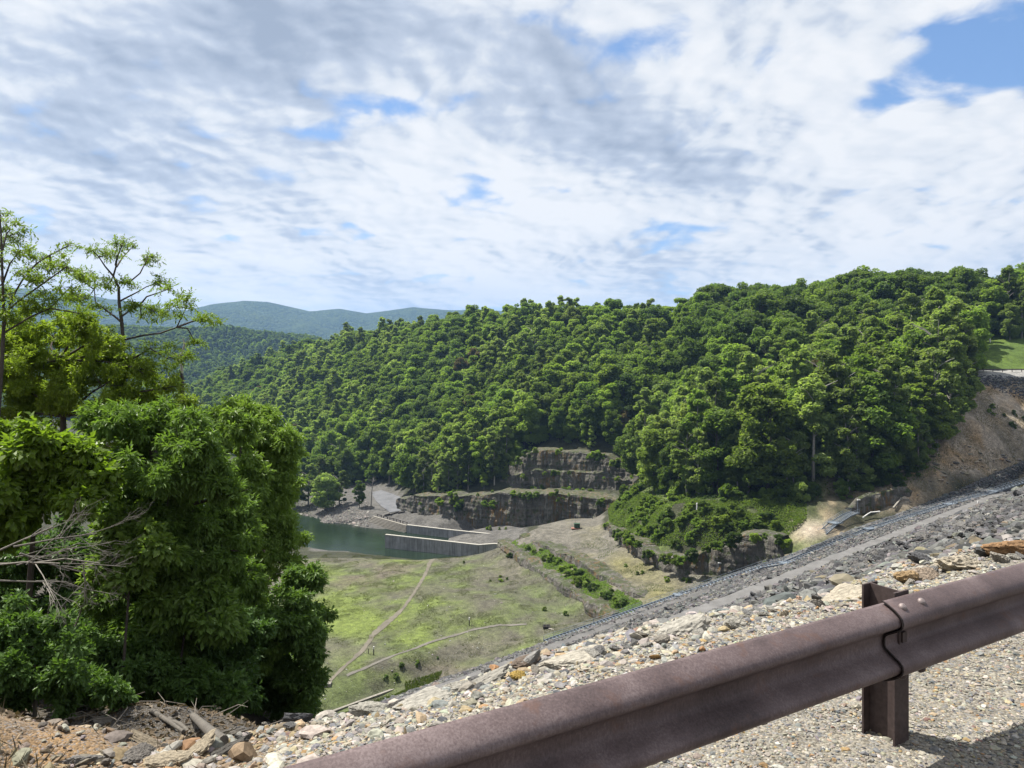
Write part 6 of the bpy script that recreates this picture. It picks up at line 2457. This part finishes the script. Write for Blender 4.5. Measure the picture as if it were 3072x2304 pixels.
def near_tree(label, items, d, jd, n, k, leaf, wid, mat, stem, stem_r, bark, seed, kind='near_tree', cat='tree', droop=.35, shell=.55, limbs=True, cloud=1.0):
    rng = np.random.default_rng(seed)
    lobes = px_lobes(items, d, jd, rng)
    stem = [np.asarray(q, float) for q in stem]
    base = stem[0]
    t = thing(kind, label, cat, tuple(base))
    # break every lobe into small clumps so that the outline is uneven
    clumps = []
    for (x, y, z, r) in lobes:
        for _ in range(11):
            f = rng.uniform(.3, 1.18)
            q = unit(rng.normal(size=3)) * r * f
            sh = 1.2 - .55 * f
            clumps.append((x + q[0], y + q[1], z + q[2], r * sh * rng.uniform(.28, .52), r * sh * rng.uniform(.2, .4)))
    c, dv, li = lobes_points(clumps, n, rng, shell)
    V, T, tint = sprigs(c, dv, k, leaf, wid, rng, droop)
    V = V - base
    obj('crown', make_mesh('crown', V, T, mat, vals={'tint': tint}), t)
    B = MB()
    st = np.array(stem) - base
    B.tube(st, np.linspace(stem_r, stem_r * .35, len(st)), 8)
    part('trunk', B, bark, t, smooth=True)
    if limbs:
        B = MB()
        for (x, y, z, r) in lobes:
            e = np.array([x, y, z]) - base
            j = np.argmin(np.linalg.norm(st - e, axis=1) + .5 * np.maximum(st[:, 2] - e[2] + .3, 0))
            a = st[j]
            m_ = a * .5 + e * .5 + rng.normal(size=3) * .08 * np.linalg.norm(e - a) + [0, 0, .06 * np.linalg.norm(e - a)]
            r0 = stem_r * .32
            B.tube([a, m_, e, e + (e - m_) * .35], [r0, r0 * .7, r0 * .4, .004], 5)
            for _ in range(4):
                g = e + unit(rng.normal(size=3) + [0, 0, .3]) * r * rng.uniform(.5, .9)
                B.tube([m_ * .3 + e * .7, g], [r0 * .3, .004], 4)
        part('limbs', B, bark, t, smooth=True)
    return t


def nb(x, y, lift=-.2):
    return np.array([x, y, float(near_z(np.array([x]), np.array([y]))[0]) + lift])


def st_to(base, *pts):
    return [base] + [np.asarray(p, float) for p in pts]


near_tree('big broad dark-leaved tree in the middle of the near tree mass, long drooping leaves',
          [(330, 1290, 75), (420, 1265, 85), (500, 1290, 80), (560, 1330, 80), (605, 1390, 70), (400, 1370, 110), (510, 1420, 110), (640, 1440, 60), (680, 1475, 42), (350, 1500, 100), (450, 1540, 120), (560, 1540, 100), (620, 1600, 75), (500, 1660, 100), (400, 1640, 90), (580, 1720, 90), (480, 1780, 90), (640, 1760, 70), (700, 1560, 60), (690, 1650, 60), (725, 1720, 46), (480, 1880, 80), (570, 1900, 76), (400, 1890, 70), (670, 1860, 60), (330, 1800, 66), (700, 1480, 40)],
          12.3, .8, 14500, 7, .112, .36, N_OAK, st_to(nb(-6.0, 12.9), P(520, 1850, 12.9), P(500, 1600, 12.8), P(470, 1420, 12.6), P(450, 1300, 12.5)), .16, LIMB, 11, droop=.38)
near_tree('tall dense dark tree on the right of the near tree mass, before the river',
          [(700, 1255, 60), (770, 1280, 70), (830, 1310, 60), (862, 1350, 45), (740, 1370, 90), (825, 1420, 76), (862, 1470, 44), (760, 1500, 100), (835, 1540, 62), (790, 1640, 92), (845, 1690, 52), (740, 1740, 90), (830, 1600, 66), (640, 1330, 50), (730, 1215, 25), (800, 1245, 25)],
          19, 1.0, 11500, 7, .125, .38, N_OAK, st_to(nb(-6.9, 20), P(770, 1900, 19.8), P(770, 1600, 19.6), P(765, 1400, 19.3), P(750, 1260, 19)), .17, LIMB, 12, droop=.45)
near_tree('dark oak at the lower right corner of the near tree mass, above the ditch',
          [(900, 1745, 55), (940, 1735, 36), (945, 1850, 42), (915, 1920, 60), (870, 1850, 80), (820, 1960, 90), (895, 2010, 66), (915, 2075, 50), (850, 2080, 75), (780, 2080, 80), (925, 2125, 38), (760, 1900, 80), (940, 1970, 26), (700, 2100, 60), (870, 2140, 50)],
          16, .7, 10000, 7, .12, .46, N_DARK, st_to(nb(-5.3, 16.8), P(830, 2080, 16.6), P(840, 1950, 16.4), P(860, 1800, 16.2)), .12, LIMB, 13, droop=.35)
near_tree('light yellow-green maple at the far left of the near tree mass',
          [(30, 1330, 66), (110, 1345, 76), (185, 1370, 78), (250, 1405, 66), (300, 1440, 42), (60, 1430, 80), (150, 1455, 80), (40, 1540, 70), (240, 1480, 56), (10, 1600, 50), (-60, 1400, 90), (-60, 1550, 90)],
          10.5, .6, 4600, 6, .125, .72, N_YEL, st_to(nb(-7.6, 10.9), P(90, 1750, 11), P(100, 1600, 11), P(120, 1420, 10.8)), .06, LIMB, 14, droop=.3)
near_tree('small light green maple in front of the big broad tree',
          [(330, 1585, 55), (380, 1610, 66), (430, 1640, 60), (475, 1650, 40), (345, 1700, 52), (400, 1720, 50), (300, 1720, 40)],
          11.2, .4, 1500, 6, .12, .75, N_OAK, st_to(nb(-5.9, 10.6), P(370, 2000, 10.9), P(385, 1800, 11.1), P(390, 1640, 11.2)), .03, LIMB, 15, droop=.3)
near_tree('lobed-leaf oak sapling in the centre of the near tree mass',
          [(520, 1700, 55), (590, 1760, 55), (500, 1790, 60), (570, 1830, 60), (640, 1800, 50), (660, 1860, 46), (620, 1720, 40)],
          12.0, .4, 1500, 6, .13, .55, N_OAK, st_to(nb(-5.6, 11.8), P(540, 2000, 12), P(560, 1850, 12), P(570, 1740, 12)), .03, LIMB, 16, droop=.3)
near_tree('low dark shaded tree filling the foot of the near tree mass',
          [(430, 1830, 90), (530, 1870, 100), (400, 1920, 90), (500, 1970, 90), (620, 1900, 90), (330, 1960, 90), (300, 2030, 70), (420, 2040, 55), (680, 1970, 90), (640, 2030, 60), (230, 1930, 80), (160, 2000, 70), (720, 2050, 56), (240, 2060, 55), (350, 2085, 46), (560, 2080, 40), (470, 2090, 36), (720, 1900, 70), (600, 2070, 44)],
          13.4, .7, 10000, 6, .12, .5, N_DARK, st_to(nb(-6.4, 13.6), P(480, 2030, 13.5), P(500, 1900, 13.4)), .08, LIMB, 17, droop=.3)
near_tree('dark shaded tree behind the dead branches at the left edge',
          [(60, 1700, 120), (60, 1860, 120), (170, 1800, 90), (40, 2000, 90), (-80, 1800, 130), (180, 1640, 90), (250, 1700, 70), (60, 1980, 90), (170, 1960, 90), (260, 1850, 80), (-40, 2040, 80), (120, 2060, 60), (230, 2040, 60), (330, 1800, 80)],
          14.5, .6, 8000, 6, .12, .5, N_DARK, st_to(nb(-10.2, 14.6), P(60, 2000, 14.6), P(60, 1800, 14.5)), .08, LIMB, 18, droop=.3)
near_tree('bushy yellow-green locust behind the maple, below the tall wispy locust',
          [(60, 1010, 80), (165, 1000, 66), (255, 985, 58), (320, 1020, 46), (120, 1090, 100), (240, 1090, 90), (40, 1150, 100), (200, 1180, 105), (320, 1150, 80), (415, 1200, 66), (110, 1240, 100), (300, 1250, 80), (-60, 1080, 100), (-60, 1220, 110), (380, 1110, 46), (470, 1190, 50), (520, 1160, 36), (440, 1110, 36), (330, 1080, 44), (560, 1210, 30)],
          20, 1.2, 10500, 9, .105, .42, N_LOC, st_to(nb(-13, 20.5), P(190, 1500, 20.4), P(190, 1250, 20.2), P(180, 1080, 20)), .13, LIMB, 19, droop=.15)

near_tree('narrow leafy tree between the big broad tree and the tall dense tree',
          [(715, 1280, 46), (735, 1390, 56), (722, 1500, 60), (730, 1620, 60), (738, 1750, 60), (705, 1870, 66), (755, 1960, 66), (690, 1980, 60), (790, 1860, 50)],
          15.6, .5, 6800, 7, .115, .42, N_OAK, st_to(nb(-6.9, 16.4), P(735, 1900, 16.2), P(728, 1650, 16), P(722, 1400, 15.8)), .09, LIMB, 20, droop=.4)
near_tree('wide low shaded bush at the foot of the big broad tree, behind the gully logs',
          [(190, 2000, 56), (250, 1960, 76), (335, 1980, 76), (420, 2000, 76), (490, 2030, 56), (560, 2040, 56), (640, 2060, 42), (300, 2060, 44), (400, 2070, 36), (700, 2080, 44)],
          11.3, .4, 5600, 6, .10, .5, N_DARK, st_to(nb(-5.8, 11.3), P(400, 2060, 11.3), P(400, 1980, 11.3)), .03, LIMB, 24, 'near_bush', 'bush', droop=.25)
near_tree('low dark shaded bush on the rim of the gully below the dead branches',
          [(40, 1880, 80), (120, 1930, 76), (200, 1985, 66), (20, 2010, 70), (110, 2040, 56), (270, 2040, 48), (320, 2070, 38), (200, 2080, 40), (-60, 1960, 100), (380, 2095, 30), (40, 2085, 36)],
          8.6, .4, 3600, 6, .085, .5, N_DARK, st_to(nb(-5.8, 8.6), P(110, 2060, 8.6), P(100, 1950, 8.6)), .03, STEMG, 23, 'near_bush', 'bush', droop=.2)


def wispy(label, pads, d, trunk, branches, n_per, seed, rad0):
    """A thin open tree: traced limbs, leaf pads of small leaflets at their ends."""
    rng = np.random.default_rng(seed)
    tp = np.array([q if len(q) == 3 else P(q[0], q[1], d) for q in trunk], float)
    base = tp[0].copy()
    t = thing('near_tree', label, 'tree', tuple(base))
    B = MB()
    B.tube(tp - base, np.linspace(rad0 * .62, rad0 * .14, len(tp)), 8)
    part('trunk', B, LIMB, t, smooth=True)
    B = MB()
    tips = []
    for br in branches:
        dj = np.linspace(0, rng.uniform(-1.6, 1.6), len(br))
        pts = np.array([P(q[0], q[1], d + dj[i]) for i, q in enumerate(br)])
        B.tube(pts - base, np.linspace(rad0 * .26, .010, len(pts)), 6)
        tips.append((br, pts))
    lob = []
    for px, py, r in pads:
        best, bd = None, 1e9
        for br, pts in tips:
            for q, w3 in zip(br, pts):
                e = math.hypot(q[0] - px, q[1] - py)
                if e < bd:
                    best, bd = w3, e
        dd = best[1] + rng.uniform(-.4, .4)
        p = P(px, py, dd)
        if bd > 18:
            B.tube([best - base, (best + p) / 2 - base + [0, 0, -.04], p - base], [.020, .014, .006], 5)
        rr = r * dd / F
        for _ in range(5):
            e = p + rng.normal(size=3) * rr * [.6, .6, .3]
            B.tube([p - base, e - base], [.007, .003], 4)
            lob.append((e[0], e[1], e[2], rr * .52, rr * .24))
    part('limbs', B, LIMB, t, smooth=True)
    c, dv, _ = lobes_points(lob, n_per * len(pads), rng, .3)
    V, T, tint = sprigs(c, dv * [1, 1, .3], 11, .085, .42, rng, .12, 2.4)
    obj('crown', make_mesh('crown', V - base, T, N_LOC, vals={'tint': tint}), t)
    return t


wispy('tall wispy locust with a bare forked trunk rising above the skyline',
      [(275, 750, 26), (318, 762, 28), (365, 732, 30), (400, 737, 24), (440, 772, 24), (472, 786, 22), (350, 770, 20), (285, 828, 34), (325, 850, 36), (385, 850, 34), (488, 842, 34), (505, 868, 30), (262, 898, 40), (215, 880, 30), (405, 912, 38), (465, 935, 42), (520, 920, 38), (558, 905, 34), (598, 958, 38), (640, 968, 20), (585, 1025, 24), (425, 955, 30), (450, 1045, 46), (390, 1075, 50), (335, 1105, 50), (500, 1075, 42), (545, 1065, 30), (430, 1135, 46), (370, 1175, 50), (480, 1160, 38), (300, 925, 26), (250, 840, 24)],
      20.5, [tuple(nb(-11.6, 20.6)), (366, 1400), (362, 1240), (370, 1030), (365, 965), (357, 905), (356, 862), (340, 828), (348, 800), (347, 782)],
      [[(366, 968), (345, 950), (312, 926), (286, 906), (283, 868), (262, 895)], [(363, 950), (392, 930), (420, 915), (465, 935)], [(357, 905), (385, 890), (405, 880), (440, 860), (490, 842)], [(369, 1020), (430, 1006), (480, 1000), (530, 982), (560, 920), (558, 905)], [(530, 982), (562, 985), (585, 1025)], [(530, 982), (575, 965), (600, 958), (640, 968)],
       [(340, 828), (316, 800), (296, 770), (276, 750)], [(347, 795), (352, 770), (366, 735)], [(350, 800), (368, 772), (400, 738)], [(356, 850), (390, 845), (420, 820), (442, 776), (472, 786)], [(368, 1090), (410, 1070), (450, 1045), (500, 1075), (545, 1065)], [(364, 1200), (400, 1150), (430, 1135), (480, 1160)], [(366, 1120), (335, 1105)], [(420, 915), (440, 890), (505, 868)]],
      44, 21, .12)
wispy('wispy yellow-green locust at the far left rising above the hills',
      [(0, 640, 20), (22, 682, 30), (30, 705, 34), (62, 750, 36), (110, 772, 38), (150, 792, 38), (205, 735, 20), (190, 760, 22), (62, 822, 44), (132, 842, 36), (30, 880, 50), (200, 802, 30), (236, 826, 34), (92, 900, 50), (20, 955, 60), (150, 925, 50), (-30, 760, 60), (-40, 880, 70), (210, 860, 34), (240, 940, 40)],
      17.5, [tuple(nb(-12.4, 17.6)), (-10, 1300), (5, 1100), (12, 960), (8, 850), (4, 720), (0, 645)],
      [[(14, 980), (32, 900), (72, 832), (110, 790), (150, 765), (190, 745), (207, 735)], [(12, 940), (60, 900), (130, 850), (200, 800), (236, 826)], [(8, 850), (30, 790), (62, 750)], [(5, 760), (20, 700), (30, 690)], [(10, 1000), (92, 950), (150, 925), (210, 862)], [(8, 850), (-30, 760)], [(150, 925), (240, 940)]],
      48, 22, .10)

# the snag with its broken white limb
t = thing('dead_snag', 'dead snag with a broken white limb beside the tall wispy locust', 'dead tree', tuple(P(548, 1320, 22)))
b0 = np.array(t.location)
B = MB()
B.tube([P(548, 1320, 22) - b0, P(548, 1230, 22) - b0, P(546, 1130, 22) - b0, P(540, 1108, 22) - b0], [.09, .08, .055, .02], 7)
B.tube([P(548, 1190, 22) - b0, P(532, 1165, 22.2) - b0], [.05, .015], 5)
part('trunk', B, LIMB, t, smooth=True)
B = MB()
B.tube([P(546, 1120, 22) - b0, P(543, 1065, 22) - b0, P(554, 1036, 22) - b0, P(549, 1014, 22) - b0], [.045, .035, .03, .012], 6)
B.tube([P(554, 1036, 22) - b0, P(570, 1012, 22) - b0], [.018, .006], 5)
part('white_limb', B, BARK_PALE, t, smooth=True)

# dead grey branches at the left
rd = np.random.default_rng(66)
t = thing('dead_branch', 'tangle of pale dead branches reaching right below the light maple', 'dead branch', tuple(P(-60, 1690, 8.2)))
b0 = np.array(t.location)


def fork(B, p, q, r, depth, rng):
    pts = [p, p * .5 + q * .5 + rng.normal(size=3) * np.linalg.norm(q - p) * .06, q]
    B.tube(np.array(pts) - b0, [r, r * .75, r * .5], 5)
    if depth == 0:
        return
    for _ in range(3):
        a = p + (q - p) * rng.uniform(.35, 1.0)
        L = np.linalg.norm(q - p) * rng.uniform(.35, .65)
        e = a + unit(unit(q - p) + rng.normal(size=3) * [.45, .6, .45]) * L
        fork(B, a, e, r * .5, depth - 1, rng)


for px0, py0, px1, py1 in [(-60, 1690, 230, 1640), (-60, 1700, 180, 1690), (60, 1660, 260, 1720), (-40, 1740, 200, 1745), (40, 1640, 290, 1600), (100, 1690, 300, 1690), (0, 1650, 160, 1580)]:
    B = MB()
    d0 = 8.2 + rd.uniform(-.3, .3)
    fork(B, P(px0, py0, d0), P(px1, py1, d0 + rd.uniform(-.5, .5)), .013, 4, rd)
    part('branch', B, TWIG, t, smooth=True)

# thin stems in the shade
for lab, pts, r in [('leaning thin pale stem in the shade at the left, the left one of a pair', [(172, 2135), (188, 2040), (200, 1950), (240, 1840), (262, 1760)], .028),
                    ('leaning thin pale stem in the shade at the left, the right one of a pair', [(190, 2130), (205, 2040), (216, 1960), (270, 1850), (300, 1790)], .022),
                    ('slanting grey stem at the left edge under the dead branches', [(0, 1890), (30, 1800), (62, 1720), (75, 1690)], .03)]:
    a = near_hit(*pts[0])
    t = thing('thin_stem', lab, 'sapling', tuple(a), 'thin bare stems in the shade')
    dd = max(a[1], 7.5)
    B = MB()
    q = np.array([a] + [P(px, py, dd) for px, py in pts[1:]]) - a
    B.tube(q, np.linspace(r, r * .4, len(q)), 6)
    part('trunk', B, STEMG, t, smooth=True)
    B = MB()
    for i in range(1, len(q)):
        e = q[i] + rd.normal(size=3) * .25 + [.1, 0, .25]
        B.tube([q[i], e], [r * .4, .004], 4)
    part('twigs', B, STEMG, t, smooth=True)

LOGM = plain('weathered_log', (.115, .105, .092), .95, .4, 14, .8, bdist=.02)
# logs lying in the shaded gully
for lab, pts, r in [('longest grey log lying in the shaded gully', [(525, 2100), (580, 2160), (640, 2222), (672, 2240)], .045),
                    ('short grey log in the gully left of the longest log', [(455, 2140), (500, 2170), (550, 2205)], .032),
                    ('second short grey log in the gully beside the first', [(505, 2165), (545, 2185), (570, 2207)], .032),
                    ('crooked grey log in the gully lying across the right end of the longest', [(605, 2190), (650, 2218), (690, 2215), (730, 2200)], .028)]:
    w_ = [near_hit(*q) + [0, 0, r * .8] for q in pts]
    t = thing('fallen_log', lab, 'log', tuple(w_[0]), 'grey logs in the shaded gully')
    q = np.array(w_) - w_[0]
    B = MB()
    B.tube(q, np.linspace(r, r * .6, len(q)), 8)
    part('stem', B, LOGM, t, smooth=True)
    B = MB()
    m_ = q[len(q) // 2]
    B.tube([m_, m_ + [.16, -.06, .07]], [r * .35, .006], 5)
    part('branch_stub', B, LOGM, t)

# litter, twigs and dead grass on the ground
rl = np.random.default_rng(81)
B = MB()
for _ in range(150):
    px, py = rl.uniform(-60, 1000), rl.uniform(2060, 2260)
    p = near_hit(px, py)
    if p[1] < 6.5 or p[1] > 18:
        continue
    a = rl.uniform(0, 6.28)
    L = rl.uniform(.15, .7)
    e = p + np.array([math.cos(a) * L, math.sin(a) * L, rl.uniform(-.05, .22)])
    B.tube([p + [0, 0, .02], (p + e) / 2 + rl.normal(size=3) * .04 + [0, 0, .05], e], [.006, .005, .002], 4, cap=False)
o = obj('fallen_twigs', B.mesh('fallen_twigs', STEMG))
tag(o, 'fallen twigs scattered over the shaded gully floor', 'twigs', kind='stuff')
m = 16000
x, y = rl.uniform(-10, -1, m), rl.uniform(4.6, 15, m)
z = near_z(x, y)
nm = unit(np.array([0, 0, 1]) + rl.normal(size=(m, 3)) * .35)
V, T = leaf_quads(np.stack([x, y, z + .015], -1), unit(np.cross(nm, rl.normal(size=(m, 3)))), nm, rl.uniform(.04, .11, m), rl.uniform(.03, .06, m))
LITM = leaf_mat('dead_leaf', [(0, (.055, .040, .026)), (.5, (.10, .075, .048)), (1, (.16, .12, .08))], .1)
o = obj('leaf_litter', make_mesh('leaf_litter', V, T, LITM, vals={'tint': np.repeat(rl.uniform(0, 1, m), 4)}))
tag(o, 'brown dead leaves covering the gully floor', 'leaf litter', kind='stuff')
x, y = rl.uniform(-4.2, -1.5, 2600), rl.uniform(2.6, 4.6, 2600)
cl = (np.hypot(x + 2.5, y - 3.45) < .34) | (rl.uniform(0, 1, len(x)) < .04)
x, y = x[cl], y[cl]
m = len(x)
ax = unit(np.stack([rl.normal(size=m) * .8, rl.normal(size=m) * .8, np.full(m, .8)], -1))
V, T = leaf_quads(np.stack([x, y, near_z(x, y) + .05], -1), ax, unit(rl.normal(size=(m, 3))), rl.uniform(.06, .16, m), np.full(m, .004))
o = obj('dry_grass', make_mesh('dry_grass', V, T, leaf_mat('dry_grass_blade', [(0, (.10, .085, .06)), (1, (.22, .19, .13))], .1), vals={'tint': np.repeat(rl.uniform(0, 1, m), 4)}))
tag(o, 'dry grey grass tufts on the dirt mound', 'grass', kind='stuff')

# ------------------------------------------------------------------ the air
hm = bpy.data.materials.new('air_haze')
hm.use_nodes = True
hm.node_tree.nodes.clear()
hn = N(hm.node_tree)
ho = hn.new('ShaderNodeOutputMaterial')
pv = hn.new('ShaderNodeVolumePrincipled')
pv.inputs['Color'].default_value = (.36, .60, 1.0, 1)
pv.inputs['Density'].default_value = 0.75e-4
pv.inputs['Anisotropy'].default_value = 0.25
hm.node_tree.links.new(pv.outputs[0], ho.inputs['Volume'])
B = MB()
B.box((0, 3600, 220), (17000, 8600, 640))
hz = obj('haze', B.mesh('haze', hm))
tag(hz, 'thin blue summer haze filling the valley air', 'haze', kind='stuff')
